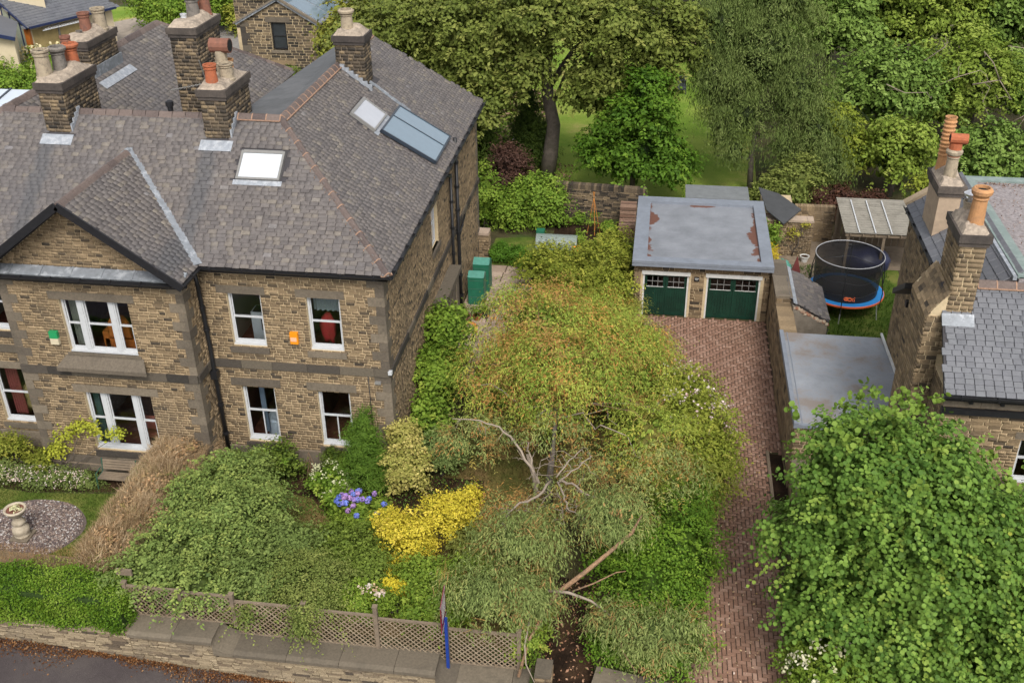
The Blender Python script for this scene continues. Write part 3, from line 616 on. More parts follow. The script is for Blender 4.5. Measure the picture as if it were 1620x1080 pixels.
def chimney(parent, x0, x1, y0, y1, z0, z1, pots, brick='stone_dark', mortar='mortar_dark', capmat=None, rendered=None, cap2=True, ch=.125):
    b = B(); b.box(x0+.01, x1-.01, y0+.01, y1-.01, z0, z1); ck = b.build('chimney', rendered or M[mortar], parent)
    if not rendered:
        pcs = []
        courses(pcs, (x0, y0, 0), (1, 0, 0), (0, -1, 0), x1-x0, z0, z1, ch=ch, bl=(.16, .34), gap=.022); courses(pcs, (x1, y0, 0), (0, 1, 0), (1, 0, 0), y1-y0, z0, z1, ch=ch, bl=(.16, .34), gap=.022); courses(pcs, (x0, y1, 0), (0, -1, 0), (-1, 0, 0), y1-y0, z0, z1, ch=ch, bl=(.16, .34), gap=.022)
        emit(ck, 'brick', 'brickwork', M[brick], pcs, 0)
    e = .09
    for (za, zb, ee) in ((z1, z1+.12, .05), (z1+.12, z1+.34, e)):
        ln = y1-y0+2*ee; k = max(1, round(ln/.8))
        for i in range(k):
            b = B(); b.box(x0-ee, x1+ee, y0-ee+ln*i/k+.004, y0-ee+ln*(i+1)/k-.004, za, zb); b.build('cap_stone', capmat or M['caps'], ck)
    # lumpy flaunching
    nx, ny = 7, 11; b = B(); vs = []
    for j in range(ny+1):
        for i in range(nx+1):
            u_, v_ = i/nx, j/ny; edge = min(u_, 1-u_, v_, 1-v_)*2; hgt = .02+.3*min(1, edge*1.6)**.7*(.7+.3*math.sin(9*v_+3*u_))+random.uniform(0, .04)
            if edge == 0: hgt = -.02
            vs.append((x0-e+.05+(x1-x0+2*e-.1)*u_, y0-e+.05+(y1-y0+2*e-.1)*v_, z1+.34+hgt))
    b.add(vs, [(j*(nx+1)+i, j*(nx+1)+i+1, (j+1)*(nx+1)+i+1, (j+1)*(nx+1)+i) for j in range(ny) for i in range(nx)]); b.build('flaunching', M['flaunch'], ck)
    for p in pots: pot(ck, p[0], p[1], z1+.38, *p[2:])
    return ck
# ================================================================ the main house
H = thing('stone_house', 'large semi-detached stone house with brown stone-slate roof, gabled bay and white sash windows', 'house', (-6, 6, 0))
ZE = 7.71; PT = .74
w1 = (-5.14, -4.02, 4.72, 6.62); w2 = (-2.54, -1.44, 4.72, 6.62); w3 = (-5.14, -4.0, .95, 3.17); w4 = (-2.53, -1.42, .95, 3.17)
b1 = (-10.2, -7.9, 4.75, 6.67); b2 = (-10.13, -7.8, .95, 3.23); l1 = (-14.1, -12.96, .98, 3.2); l2 = (-14.1, -12.96, 4.72, 6.62)
b = B()
wallgrid(b, 'x', .012, .35, -5.99, 0, 0, 7.66, (w1, w2, w3, w4)); wallgrid(b, 'x', -1.118, -.78, -12.09, -6.02, 0, 7.72, (b1, b2)); wallgrid(b, 'x', .012, .35, -18.1, -12.09, 0, 7.66, (l1, l2))
b.box(-6.36, -6.032, -.78, .3, 0, 7.66); b.box(-12.08, -11.7, -.78, .3, 0, 7.66)
wallgrid(b, 'y', -.35, -.012, .35, 17.0, 0, 7.66, ((7.0, 8.2, 4.95, 6.65),)); b.box(-18.1, -.35, 16.7, 17.0, 0, 7.6); b.box(-18.1, -17.8, .35, 16.7, 0, 7.6)
b.add([(-12.1, -1.115, 7.72), (-6.0, -1.115, 7.72), (-9.05, -1.115, 9.98), (-12.1, -.8, 7.72), (-6.0, -.8, 7.72), (-9.05, -.8, 9.98)], [(0, 1, 2), (5, 4, 3), (0, 2, 5, 3), (1, 4, 5, 2)])
b.build('wall', M['mortar'], H)
pcs = []
hl = lambda w, e=.32: (w[0], w[1], w[2]-.14, w[3]+.28)
courses(pcs, (-5.97, 0, 0), (1, 0, 0), (0, -1, 0), 5.97, .72, 7.62, [(w[0]+5.97, w[1]+5.97, w[2], w[3]) for w in (w1, w2, w3, w4)])
courses(pcs, (-12.09, -1.13, 0), (1, 0, 0), (0, -1, 0), 6.07, .62, 7.7, [(w[0]+12.09, w[1]+12.09, w[2], w[3]) for w in (b1, b2)])
courses(pcs, (-12.09, -1.13, 0), (1, 0, 0), (0, -1, 0), 6.07, 7.72, 9.9, top=lambda z: ((z-7.72)/.74, 6.07-(z-7.72)/.74), ch=.1)
courses(pcs, (-6.02, -1.13, 0), (0, 1, 0), (1, 0, 0), 1.13, .6, 7.62)
courses(pcs, (-18, 0, 0), (1, 0, 0), (0, -1, 0), 5.91, .62, 7.62, [(w[0]+18, w[1]+18, w[2], w[3]) for w in (l1, l2)])
courses(pcs, (0, 0, 0), (0, 1, 0), (1, 0, 0), 17.0, .1, 7.62, [(7.0, 8.2, 4.95, 6.65)], ch=.105)
emit(H, 'brick', 'brickwork', M['stone'], pcs, 300)
# plinth
b = B(); b.box(-5.9, .05, -.05, .1, 0, .7); b.box(-12.14, -5.97, -1.19, -1.0, 0, .6); b.box(-18.1, -12.14, -.06, .1, 0, .6); b.build('plinth_core', M['mortar_dark'], H)
for zz in ((.02, .34), (.34, .68)):
    band(H, (-5.97, 0, 0), (.06, 0, 0), (0, -1, 0), zz[0], zz[1], .07, .8, 'plinth_stone', M['dressed'])
    band(H, (-12.12, -1.13, 0), (-5.96, -1.13, 0), (0, -1, 0), zz[0], zz[1]-.06, .07, .8, 'plinth_stone', M['dressed'])
    band(H, (-18, 0, 0), (-12.2, 0, 0), (0, -1, 0), zz[0], zz[1]-.06, .07, .8, 'plinth_stone', M['dressed'])
for w in (w1, w2): lintel(H, w[0]-.31, w[1]+.17, 6.62, 6.9, 0); stonesill(H, w[0]-.12, w[1]+.08, 4.47, 4.67, 0, .07)
for w in (w3, w4): lintel(H, w[0]-.32, w[1]+.25, 3.17, 3.46, 0); stonesill(H, w[0]-.1, w[1]+.08, .70, .9, 0, .06, M['stringstone'])
lintel(H, -10.51, -7.66, 6.67, 6.95, -1.13); lintel(H, -10.45, -7.5, 3.23, 3.52, -1.13)
stonesill(H, -10.18, -7.85, .66, .9, -1.13, .05, M['stringstone'])
# deep moulded sill under the upper bay window
b = B(); b.add([(-10.35, -1.13, 4.66), (-7.75, -1.13, 4.66), (-7.55, -1.5, 4.36), (-10.6, -1.5, 4.36), (-10.6, -1.5, 4.22), (-7.55, -1.5, 4.22), (-7.75, -1.13, 4.2), (-10.35, -1.13, 4.2)], [(0, 3, 2, 1), (3, 4, 5, 2), (4, 7, 6, 5), (0, 7, 4, 3), (1, 2, 5, 6)]); b.build('bay_sill', M['dressed'], H)
stonesill(H, -10.3, -7.8, 4.66, 4.75, -1.13, .05)
for w in (l1, l2): lintel(H, w[0]-.25, w[1]+.3, w[3], w[3]+.28, 0); stonesill(H, w[0]-.1, w[1]+.08, w[2]-.25, w[2]-.05, 0, .06, M['stringstone'])
band(H, (-5.97, 0, 0), (.0, 0, 0), (0, -1, 0), 3.88, 4.16, .07, 1.0); band(H, (-12.09, -1.13, 0), (-6.0, -1.13, 0), (0, -1, 0), 3.88, 4.16, .07, 1.0)
band(H, (-18, 0, 0), (-12.2, 0, 0), (0, -1, 0), 3.88, 4.16, .07, 1.0); band(H, (-6.02, -1.13, 0), (-6.02, -.05, 0), (1, 0, 0), 3.88, 4.16, .07, .55); band(H, (0, 0, 0), (0, 17.0, 0), (1, 0, 0), 3.9, 4.14, .08, 1.1)
quoins(H, 0, 0, -1, 1, .68, 3.88); quoins(H, 0, 0, -1, 1, 4.16, 7.55)
quoins(H, -6.02, -1.13, -1, 1, .62, 3.88, a=.5, c=.24); quoins(H, -6.02, -1.13, -1, 1, 4.16, 7.5, a=.5, c=.24)
quoins(H, -12.09, -1.13, 1, 1, .62, 3.88); quoins(H, -12.09, -1.13, 1, 1, 4.16, 7.5); quoins(H, 0, 17.0, -1, -1, .1, 7.5)
# rooms and windows
room(H, -5.7, -3.2, .36, 4, 3.9, 7.2); room(H, -3.19, -.5, .36, 4, 3.9, 7.2, M['roomdark']); room(H, -5.7, -3.2, .36, 4, .2, 3.6, M['roomdark']); room(H, -3.19, -.5, .36, 4, .2, 3.6, M['roomdark'])
room(H, -11.2, -6.6, -.77, 3.5, 3.9, 7.2, plain('violet_wall', (.04, .025, .10), .9, .4, 5)); room(H, -11.2, -6.6, -.77, 3.5, .2, 3.6, plain('green_room_wall', (.06, .085, .07), .9, .4, 5)); room(H, -15, -12.2, .36, 4, .2, 3.6, M['roomdark']); room(H, -15, -12.2, .36, 4, 3.9, 7.2)
for w, bars in ((w1, ()), (w2, ()), (w3, [(-4.57, 1.05, 2.05)]), (w4, [(-1.97, 1.05, 2.05)]), (l1, ()), (l2, ())): sash(H, 0, w[0], w[1], w[2], w[3], bars=bars)
for w in (b1, b2): sash(H, -1.13, w[0], w[1], w[2], w[3], mull=((w[0]+.5, w[0]+.74), (w[1]-.74, w[1]-.5)))
b = B(); b.box(-.2, -.14, 7.0, 7.08, 4.95, 6.65); b.box(-.2, -.14, 8.12, 8.2, 4.95, 6.65); b.box(-.2, -.14, 7.08, 8.12, 6.57, 6.65); b.box(-.2, -.14, 7.08, 8.12, 4.95, 5.05); b.box(-.2, -.14, 7.08, 8.12, 5.8, 5.86)
sw = b.build('window', M['white'], H); b = B(); b.add([(-.17, 7.08, 5.05), (-.17, 8.12, 5.05), (-.17, 8.12, 6.57), (-.17, 7.08, 6.57)], [(0, 1, 2, 3)]); b.build('pane', M['blindgrey'], sw)
b = B(); b.box(-.1, .08, 6.9, 8.3, 4.78, 4.95); b.build('sill', M['dressed'], H); b = B(); b.box(-.1, .022, 6.8, 8.4, 6.65, 6.92); b.build('lintel', M['dressed'], H)
# stone side bay with slab top, drainpipes on the side wall
b = B(); b.box(.0, .40, 6.7, 9.8, 0, 2.9); sb_ = b.build('side_porch', M['dressed'], H)
b = B(); b.box(0, .5, 6.55, 9.95, 2.91, 3.1); b.build('roof_slab', M['stringstone'], sb_)
for yy in (7.0, 7.7, 8.4, 9.1): b = B(); b.box(.402, .44, yy, yy+.14, .4, 2.7); b.build('mullion', M['dressed'], sb_)
def pipe(parent, pts, r=.055, name='downpipe', coll=1.2):
    b = B(); b.tube(pts, r, 10); p_ = b.build(name, M['iron'], parent, smooth=True)
    for i in range(len(pts)-1):
        a, c = np.array(pts[i], float), np.array(pts[i+1], float); L = np.linalg.norm(c-a); k = int(L/coll)
        for q in range(1, k+1):
            m_ = a+(c-a)*q/(k+1); d = (c-a)/L; b = B(); b.tube([m_-d*.05, m_+d*.05], r*1.45, 10); b.build('pipe_collar', M['iron'], p_)
    return p_
pipe(H, [(-5.97, -.24, 7.5), (-5.96, -.16, 6.9), (-5.92, -.13, 4.5), (-5.9, -.2, 4.0), (-5.9, -.16, 3.6), (-5.9, -.13, .1)], .07)
b = B(); b.box(-6.02, -5.78, -.3, -.08, 3.5, 3.8); b.build('hopper', M['iron'], H)
pipe(H, [(.16, 11.3, 8.0), (.16, 11.3, 2.9), (.16, 11.3, .05)], .075); pipe(H, [(.14, 10.2, 6.9), (.14, 10.2, .05)], .06)
pipe(H, [(.2, 9.2, 7.2), (.14, 10.2, 6.8)], .05, 'branch_pipe'); pipe(H, [(.12, 13.0, 4.0), (.12, 11.6, 3.6)], .04, 'branch_pipe')
pipe(H, [(-.72, -.05, 4.15), (-.7, -.03, .6)], .015, 'cable', 9)
b = B(); b.box(-.02, .1, -.14, -.0, 4.02, 4.14); b.build('security_camera', M['white'], H); b = B(); b.box(-.5, -.3, -.12, -.02, 3.62, 3.7); b.build('lamp', M['greyframe'], H)
# alarm boxes
b = B(); b.slab([(-3.17, -.12, 4.95), (-2.91, -.12, 4.95), (-2.91, -.12, 5.36), (-3.17, -.12, 5.36)], -.11, (0, 1, 0)); ab = b.build('alarm_box', plain('orange_plastic', (.75, .25, .01), .4, .1, 8), H, label='orange alarm box between the two upper windows')
b = B(); b.add([(-3.15, -.128, 5.05), (-2.95, -.128, 5.05), (-2.95, -.128, 5.2), (-3.15, -.128, 5.2)], [(0, 1, 2, 3)]); b.build('alarm_label', plain('label_pink', (.75, .4, .25), .5), ab)
b = B(); b.box(-10.74, -10.46, -1.26, -1.12, 5.28, 5.52); ab = b.build('alarm_box', plain('green_plastic', (.02, .25, .09), .4, .1, 8), H, label='green and cream alarm box left of the bay window'); b = B(); b.box(-10.74, -10.46, -1.255, -1.12, 5.06, 5.278); b.build('lower_half', plain('cream_plastic', (.55, .48, .34), .4), ab)
# ---- roof
def slope_plane(parent, pts, th=.16, mat=None, name='roof_slope'):
    b = B(); b.slab(pts, th); return b.build(name, mat or M['slate_back'], parent)
cs = 1/math.hypot(1, PT); v_f = np.array([0, cs, PT*cs]); v_r = np.array([-cs, 0, PT*cs]); v_l = np.array([cs, 0, PT*cs])
PP = (-4.16, 4.11, 11.01); PL = (-13.94, 4.11, 11.01); Q = (-4.1, 15.2, 10.98); y_g = 2.93
def zf(y): return ZE+PT*(y+.35)
rf = slope_plane(H, [(-18.4, -.35, ZE), (-12.35, -.37, ZE), (-9.05, y_g, zf(y_g)), (-5.75, -.37, ZE), (.3, -.35, ZE), PP, PL])
pf = lambda x, y: (x+18.4, (y+.35)/cs)
polyF = [pf(-18.4, -.35), pf(-12.35, -.35), pf(-9.05, y_g), pf(-5.75, -.35), pf(.3, -.35), pf(PP[0], PP[1]), pf(PL[0], PL[1])]
hol = [[pf(-5.26, 2.05), pf(-3.6, 2.05), pf(-3.6, 3.1), pf(-5.26, 3.1)], [pf(-6.6, 3.3), pf(-5.65, 3.3), pf(-5.65, 5), pf(-6.6, 5)], [pf(-12.1, 3.3), pf(-11.2, 3.3), pf(-11.2, 5), pf(-12.1, 5)]]
pcs = []; slates(pcs, (-18.4, -.35, ZE), (1, 0, 0), v_f, polyF, .26, .145, hol)
rr = slope_plane(H, [(.3, -.35, ZE), (.3, 17.1, ZE), Q, PP])
pr_ = lambda y, x: (y+.35, (.3-x)/cs)
polyR = [pr_(-.35, .3), pr_(17.1, .3), pr_(Q[1], Q[0]), pr_(PP[1], PP[0])]
holR = [[pr_(7.35, -2.95), pr_(7.35, -2.0), pr_(9.4, -2.0), pr_(9.4, -2.95)], [pr_(10.3, -4.3), pr_(10.3, -2.9), pr_(11.9, -2.9), pr_(11.9, -4.3)]]
slates(pcs, (.3, -.35, ZE), (0, 1, 0), v_r, polyR, .25, .145, holR)
# gable over the bay
GA = (-9.05, -1.78, 10.15); GB = (-9.05, y_g, 10.15)
slope_plane(H, [(-5.75, -1.78, ZE), (-5.75, -.37, ZE), GB, GA], .08); slope_plane(H, [(-12.35, -.37, ZE), (-12.35, -1.78, ZE), GA, GB], .08)
pg = lambda y, x: (y+1.78, (-5.75-x)/cs)
slates(pcs, (-5.75, -1.78, ZE), (0, 1, 0), v_r, [pg(-1.68, -5.75), pg(-.37, -5.75), pg(y_g, -9.05), pg(-1.68, -9.05)], .25, .145)
pg2 = lambda y, x: (-.37-y, (x+12.35)/cs)
slates(pcs, (-12.35, -.37, ZE), (0, -1, 0), v_l, [pg2(-.37, -12.35), pg2(-1.68, -12.35), pg2(-1.68, -9.05), pg2(y_g, -9.05)], .25, .145)
emit(H, 'roof_slate', 'roof_slates', M['slate'], pcs, 300)
# rear wings
slope_plane(H, [(-13.94, 4.2, 10.99), (-9.5, 8.6, ZE), (-9.5, 20.7, ZE), (-13.94, 16.3, 10.99)]); pcs = []
pa = lambda y, x: (y-4.2, (-9.5-x)/cs)
slates(pcs, (-9.5, 4.2, ZE), (0, 1, 0), v_r, [pa(4.2, -13.94), pa(8.6, -9.5), pa(20.7, -9.5), pa(16.3, -13.94)], .3, .2)
emit(H, 'rear_slate', 'rear_roof_slates', M['slate'], pcs, 0)
b = B(); b.slab([(-18.3, 4.2, ZE), (-13.94, 4.2, 10.99), (-13.94, 16.3, 10.99), (-18.3, 20.6, ZE)], .1); b.slab([(-18.4, -.35, ZE), PL, (-13.94, 4.5, 10.9), (-18.4, 8.5, ZE)], .1); b.slab([(-18.3, 20.7, ZE), (-13.94, 16.3, 10.99), (-9.5, 20.7, ZE)], .1)
b.slab([(-13.9, 4.15, 10.97), (-4.2, 4.15, 10.97), (-4.2, 8.6, ZE), (-13.9, 8.6, ZE)], .1, (0, .6, .8)); b.slab([(.3, 17.1, ZE), (-5.6, 17.0, ZE), (-6.0, 16.2, 9.95), Q], .1); b.build('rear_roof_slope', M['slate_back'], H)
b = B(); b.slab([(-4.16, 4.2, 11.0), (-4.1, 15.2, 10.97), (-6.05, 16.2, 10.1), (-6.1, 4.9, 10.72)], .25, (0, 0, 1)); b.build('felt_flat_roof', M['felt'], H)
b = B(); b.box(-18.0, -9.6, 17.0, 20.6, 0, 7.6); b.build('rear_wing_wall', M['mortar_dark'], H)
# ridges and hips
ridge_tiles(H, PL, PP, .34, .46, mort=False); ridge_tiles(H, (-5.6, 4.11, 11.02), PP, .36, .46, lift=.07); ridge_tiles(H, (.28, -.33, ZE+.02), PP, .32, .6, lift=.05); ridge_tiles(H, PP, Q, .36, .46, lift=.06); ridge_tiles(H, PL, (-18.3, -.3, ZE), .34, .46, mort=False); ridge_tiles(H, PL, (-13.94, 16.3, 11.0), .34, .46, mort=False)
ridge_tiles(H, GA, (GB[0], GB[1]-.2, GB[2]), .34, .46, lift=.04, mort=False); ridge_tiles(H, (-13.94, 16.3, 11.0), (-9.6, 20.6, 7.8), .3, .5, mort=False)
b = B(); b.beam((-9.05, y_g, 10.2), (-5.72, -.4, ZE+.06), .3, .03, (.4, -.4, .8)); b.build('valley_lead', M['lead'], H)
b = B(); b.beam((-9.05, y_g, 10.2), (-12.38, -.4, ZE+.06), .3, .03, (-.4, -.4, .8)); b.build('valley_lead', M['lead'], H)
for (cx, w_) in ((-6.12, .9), (-11.65, .9)):
    b = B(); b.obox((cx, 3.12, zf(3.12)+.05), ((1, 0, 0), v_f, np.cross((1, 0, 0), v_f)), (w_/2+.1, .2, .012)); b.build('flashing', M['leadlight'], H)
    for k in range(4): b = B(); b.box(cx+w_/2-.02, cx+w_/2+.03, 3.4+k*.18, 3.58+k*.18, zf(3.4+k*.18)-.05, zf(3.58+k*.18)+.16); b.build('flashing', M['leadlight'], H)
# gable boards, fascia, gutters
b = B(); b.beam((-5.62, -1.84, ZE-.05), (-9.05, -1.84, 10.14), .06, .24, (0, 0, 1)); b.beam((-12.48, -1.84, ZE-.05), (-9.05, -1.84, 10.14), .06, .24, (0, 0, 1)); b.build('barge_board', M['iron'], H)
b = B(); b.slab([(-5.85, -1.76, ZE-.12), (-9.05, -1.76, 9.98), (-9.05, -1.13, 9.98), (-5.85, -1.13, ZE-.12)], .05); b.slab([(-12.25, -1.13, ZE-.12), (-9.05, -1.13, 9.98), (-9.05, -1.76, 9.98), (-12.25, -1.76, ZE-.12)], .05); b.build('soffit', M['iron'], H)
b = B(); b.slab([(-12.4, -1.48, 7.66), (-5.75, -1.48, 7.66), (-5.75, -1.11, 7.84), (-12.4, -1.11, 7.84)], .1)
for q in range(1, 7): b.beam((-12.4+q, -1.48, 7.67), (-12.4+q, -1.11, 7.85), .05, .03)
b.build('lead_ledge', M['lead'], H)
def gutter(parent, a, c, n, r=.075):
    a = np.array(a, float); c = np.array(c, float); n = np.array(n, float); vs = []; d = (c-a)/np.linalg.norm(c-a)
    prof = [(-r, 0), (-r*.9, -r*.7), (-r*.3, -r*1.15), (r*.4, -r*1.1), (r*.95, -r*.6), (r, .02), (r*.85, .02), (r*.8, -r*.5), (0, -r*.9), (-r*.8, -r*.5), (-r*.85, 0)]
    b = B(); k = len(prof)
    b.add([p+n*x+np.array([0, 0, z]) for p in (a, c) for (x, z) in prof], [(i, (i+1) % k, (i+1) % k+k, i+k) for i in range(k)]+[tuple(range(k-1, -1, -1)), tuple(range(k, 2*k))])
    g_ = b.build('gutter', M['iron'], parent); L = np.linalg.norm(c-a); m_ = int(L/.9)
    for i in range(m_): q = a+d*L*(i+.5)/m_; b = B(); b.obox(q+np.array([0, 0, -r*.5]), (d, n, (0, 0, 1)), (.018, r*1.08, r*.75)); b.build('gutter_bracket', M['iron'], g_)
gutter(H, (-5.85, -.4, ZE-.02), (.38, -.4, ZE-.02), (0, -1, 0), .085); gutter(H, (-12.45, -1.56, 7.62), (-5.62, -1.56, 7.62), (0, -1, 0), .075); gutter(H, (-5.66, -1.6, ZE-.02), (-5.66, -.35, ZE-.02), (1, 0, 0), .075); gutter(H, (.38, -.4, ZE-.02), (.38, 17.1, ZE-.02), (1, 0, 0), .085); gutter(H, (-18, -.4, ZE-.02), (-12.4, -.4, ZE-.02), (0, -1, 0), .085)
b = B(); b.box(-5.9, .24, -.3, .02, ZE-.24, ZE-.1); b.box(-.05, .26, -.3, 17, ZE-.22, ZE-.1); b.box(-12.3, -5.8, -1.46, -1.1, 7.42, 7.55); b.box(-5.98, -5.75, -1.4, 0, ZE-.24, ZE-.1); b.box(-18, -12.2, -.3, .02, ZE-.24, ZE-.1); b.build('fascia', M['iron'], H)
# chimneys
chimney(H, -6.55, -5.7, 3.4, 5.5, 9.6, 11.75, [(-6.2, 3.75, .17, .62, M['terra'], 0), (-5.95, 4.4, .2, .5, M['buff'], 0), (-6.15, 5.05, .17, .45, M['orangeclay'], 0)])
pt_ = B(); pt_.tube([(-6.5, 4.75, 13.15), (-5.85, 4.75, 13.15)], .24, 12); ck = [o for o in H.children if o.name.startswith('chimney')][-1]; pt_.build('cowl', M['redclay'], ck); b = B(); b.tube([(-5.86, 4.75, 13.15), (-5.845, 4.75, 13.15)], .2, 12); b.build('cowl_mouth', M['soot'], ck)
b = B(); b.tube([(-6.2, 4.75, 12.1), (-6.2, 4.75, 13.0)], .2, 12); b.build('chimney_pot', M['buff'], ck)
chimney(H, -12.1, -11.25, 3.4, 5.6, 9.6, 11.8, [(-11.95, 3.8, .22, .85, M['buff'], 0), (-11.75, 4.45, .2, .8, M['greyclay'], 1), (-11.65, 5.1, .19, .75, M['terra'], 1), (-11.9, 5.35, .14, .9, M['redclay'], 0)])
chimney(H, -14.3, -13.4, 9.2, 11.5, 8.8, 11.6, [(-13.95, 9.85, .1, .2, M['greyclay'], 0), (-13.9, 10.3, .19, .72, M['redclay'], 0), (-13.65, 10.95, .22, .75, M['buff'], 0)])
chimney(H, -9.0, -8.05, 7.1, 9.2, 7.6, 12.75, [(-8.7, 7.8, .09, .25, M['white'], 0), (-8.5, 8.2, .2, .7, M['greyclay'], 0), (-8.3, 8.8, .18, .7, M['redclay'], 0), (-8.6, 8.9, .17, .6, M['terra'], 0)])
ck5 = chimney(H, -4.15, -3.05, 10.5, 11.5, 9.2, 11.75, [(-3.75, 11.0, .2, .75, M['buff'], 1)], ch=.13)
for k in range(7): x_ = -4.0+k*.17; b = B(); b.box(x_, x_+.17, 10.40, 10.5, ZE+PT*(.3-x_-.17)-.02, ZE+PT*(.3-x_)+.14); b.build('flashing', M['leadlight'], ck5)
for k in range(9): x_ = -3.06+k*.17; b = B(); b.obox((x_+.09, 11.0+.1*random.random(), ZE+PT*(.3-x_)-.02), (np.array([cs, 0, -PT*cs]), (0, 1, 0), (PT*cs, 0, cs)), (.12, .1+.03*random.random(), .012)); b.build('flashing', M['lead'], ck5)
b = B(); b.obox((-12.97, 10.35, zf(0)*0+11.0-.74*(.97)+.05), (v_r, (0, 1, 0), np.cross((0, 1, 0), v_r)), (.18, 1.3, .02)); b.build('flashing', M['leadlight'], H)
b = B(); b.obox((-13.33, 10.35, 10.75), ((1, 0, 0), (0, 1, 0), (0, 0, 1)), (.03, 1.2, .2)); b.build('flashing', M['lead'], H)
# roof windows and solar panel
def roofwin(parent, cx, cy, u, v, w, h, pane, lift=.05, fw=.07):
    u = np.array(u, float); v = np.array(v, float); n = np.cross(u, v); c = np.array([cx, cy, 0.0]); 
    c[2] = zf(cy) if abs(v[1]) > .1 else ZE+PT*(.3-cx)
    c = c+n*lift; b = B()
    for (du, dv, hu, hv) in ((-w/2, 0, fw/2, h/2+fw/2), (w/2, 0, fw/2, h/2+fw/2), (0, -h/2, w/2-fw/2, fw/2), (0, h/2, w/2-fw/2, fw/2*1.6)): b.obox(c+u*du+v*dv, (u, v, n), (hu, hv, .07))
    f_ = b.build('roof_window', M['greyframe'], parent); b = B(); b.obox(c+n*.02, (u, v, n), (w/2-fw/2, h/2-fw/2, .02)); b.build('pane', pane, f_)
    b = B(); b.obox(c-v*(h/2+.13)-n*.02, (u, v, n), (w/2+.12, .09, .015)); b.build('apron', M['leadlight'], f_)
roofwin(H, -4.45, 2.58, (1, 0, 0), v_f, 1.38, 1.0, M['blindglass'])
roofwin(H, -2.46, 8.4, (0, 1, 0), v_r, 1.75, 1.0, M['blindgrey'])
u = np.array([0, 1.0, 0]); n = np.cross(u, v_r); c = np.array([-.99, 9.38, ZE+PT*(1.29)])+n*.14; vs_ = v_r-u*.24; vs_ /= np.linalg.norm(vs_); b = B()
for (du, dv, hu, hv) in ((-1.4, 0, .03, 1.16), (1.4, 0, .03, 1.16), (0, -1.16, 1.43, .035), (0, 1.16, 1.43, .035), (.27, 0, .025, 1.13)): b.obox(c+u*du+vs_*dv, (u, vs_, n), (hu, hv, .06))
sp = b.build('solar_panel', M['darkframe'], H)
for (d0, d1) in ((-1.37, .245), (.295, 1.37)): b = B(); b.obox(c+u*(d0+d1)/2+n*.01, (u, vs_, n), ((d1-d0)/2, 1.12, .03)); b.build('panel_glass', M['solar'], sp)

# aerial and vents
b = B(); b.tube([(-8.02, 7.3, 11.2), (-8.02, 7.0, 12.0)], .02, 6); b.tube([(-9.1, 6.7, 11.0), (-7.9, 6.7, 11.25)], .015, 6)
for k in range(8): b.tube([(-9.1+k*.15, 6.5, 11.0+k*.031), (-9.1+k*.15, 6.9, 11.0+k*.031)], .008, 5)
b.build('aerial', M['greyframe'], H)
b = B(); b.lathe(-8.0, 4.2, [(.09, 11.0), (.09, 11.25), (.13, 11.25), (.13, 11.4), (.05, 11.45)], 12); b.build('roof_vent', M['iron'], H)
# ================================================================ the neighbouring house on the right
Nh = thing('stone_house', 'stone house at the right edge with blue-slate roof, flat gravel top and two tall chimneys', 'house', (20, 1, 0))
XW = 16.75; ZN = 7.95; XG = 16.19; YG = -2.86
b = B(); wallgrid(b, 'y', XW+.012, XW+.35, .3, 6.45, 0, ZN-.1); wallgrid(b, 'y', XG+.012, XG+.35, YG, .299, 0, 6.45); wallgrid(b, 'x', YG+.012, YG+.35, XG, 34, 0, 6.55, ((18.43, 19.42, 3.58, 5.08),)); b.box(XW, 34, 6.15, 6.45, 0, ZN)
b.box(15.69, XW, -1.47, .49, 0, 7.95)
b.build('wall', M['mortar'], Nh); b = B(); b.add([(15.69, -1.47, 7.95), (XG, -1.47, 7.95), (XG, .49, 7.95), (15.69, .49, 7.95), (XG, -1.47, 8.75), (XG, .49, 8.75)], [(0, 1, 4), (3, 5, 2), (0, 4, 5, 3)]); b.build('chimney_shoulder', M['mortar'], Nh); sp_ = []; v_s = np.array([.5, 0, .8]); v_s /= np.linalg.norm(v_s); slates(sp_, (15.69, .49, 7.96), (0, -1, 0), v_s, [(0, 0), (1.95, 0), (1.95, .95), (0, .95)], .3, .12, th=.006); emit(Nh, 'shoulder_stone', 'shoulder_stones', M['stone'], sp_, 60, 5); pcs = []
courses(pcs, (XW, 6.45, 0), (0, -1, 0), (-1, 0, 0), 6.0, 0, ZN-.1, [], ch=.12, bl=(.2, .45), proud=.03)
courses(pcs, (15.68, .5, 0), (0, -1, 0), (-1, 0, 0), 1.98, 0, 7.95, ch=.12, bl=(.25, .6)); courses(pcs, (15.68, -1.48, 0), (1, 0, 0), (0, -1, 0), .51, 0, 8.0, ch=.15, bl=(.15, .3), gap=.02)
courses(pcs, (XG, -1.48, 0), (0, -1, 0), (-1, 0, 0), 1.38, 0, 6.4, ch=.11, bl=(.25, .5))
courses(pcs, (XG, YG, 0), (1, 0, 0), (0, -1, 0), 8, 0, 6.5, [(2.24, 3.23, 3.58, 5.08)], ch=.1, bl=(.2, .5))
emit(Nh, 'brick', 'brickwork', M['stone'], pcs, 300)
sash(Nh, YG, 18.43, 19.42, 3.58, 5.08); stonesill(Nh, 18.3, 19.5, 3.35, 3.53, YG); lintel(Nh, 18.25, 19.6, 5.08, 5.3, YG); room(Nh, 17.8, 20.4, YG+.36, 0, 2.6, 5.8)
b = B(); b.box(XG-.02, 30, YG-.12, YG+.05, 5.8, 5.98); b.build('black_rail', M['iron'], Nh)
for k in range(9): b = B(); b.box(16.8+k*.8, 16.9+k*.8, YG-.2, YG+.01, 6.2, 6.36); b.build('corbel', M['iron'], Nh)
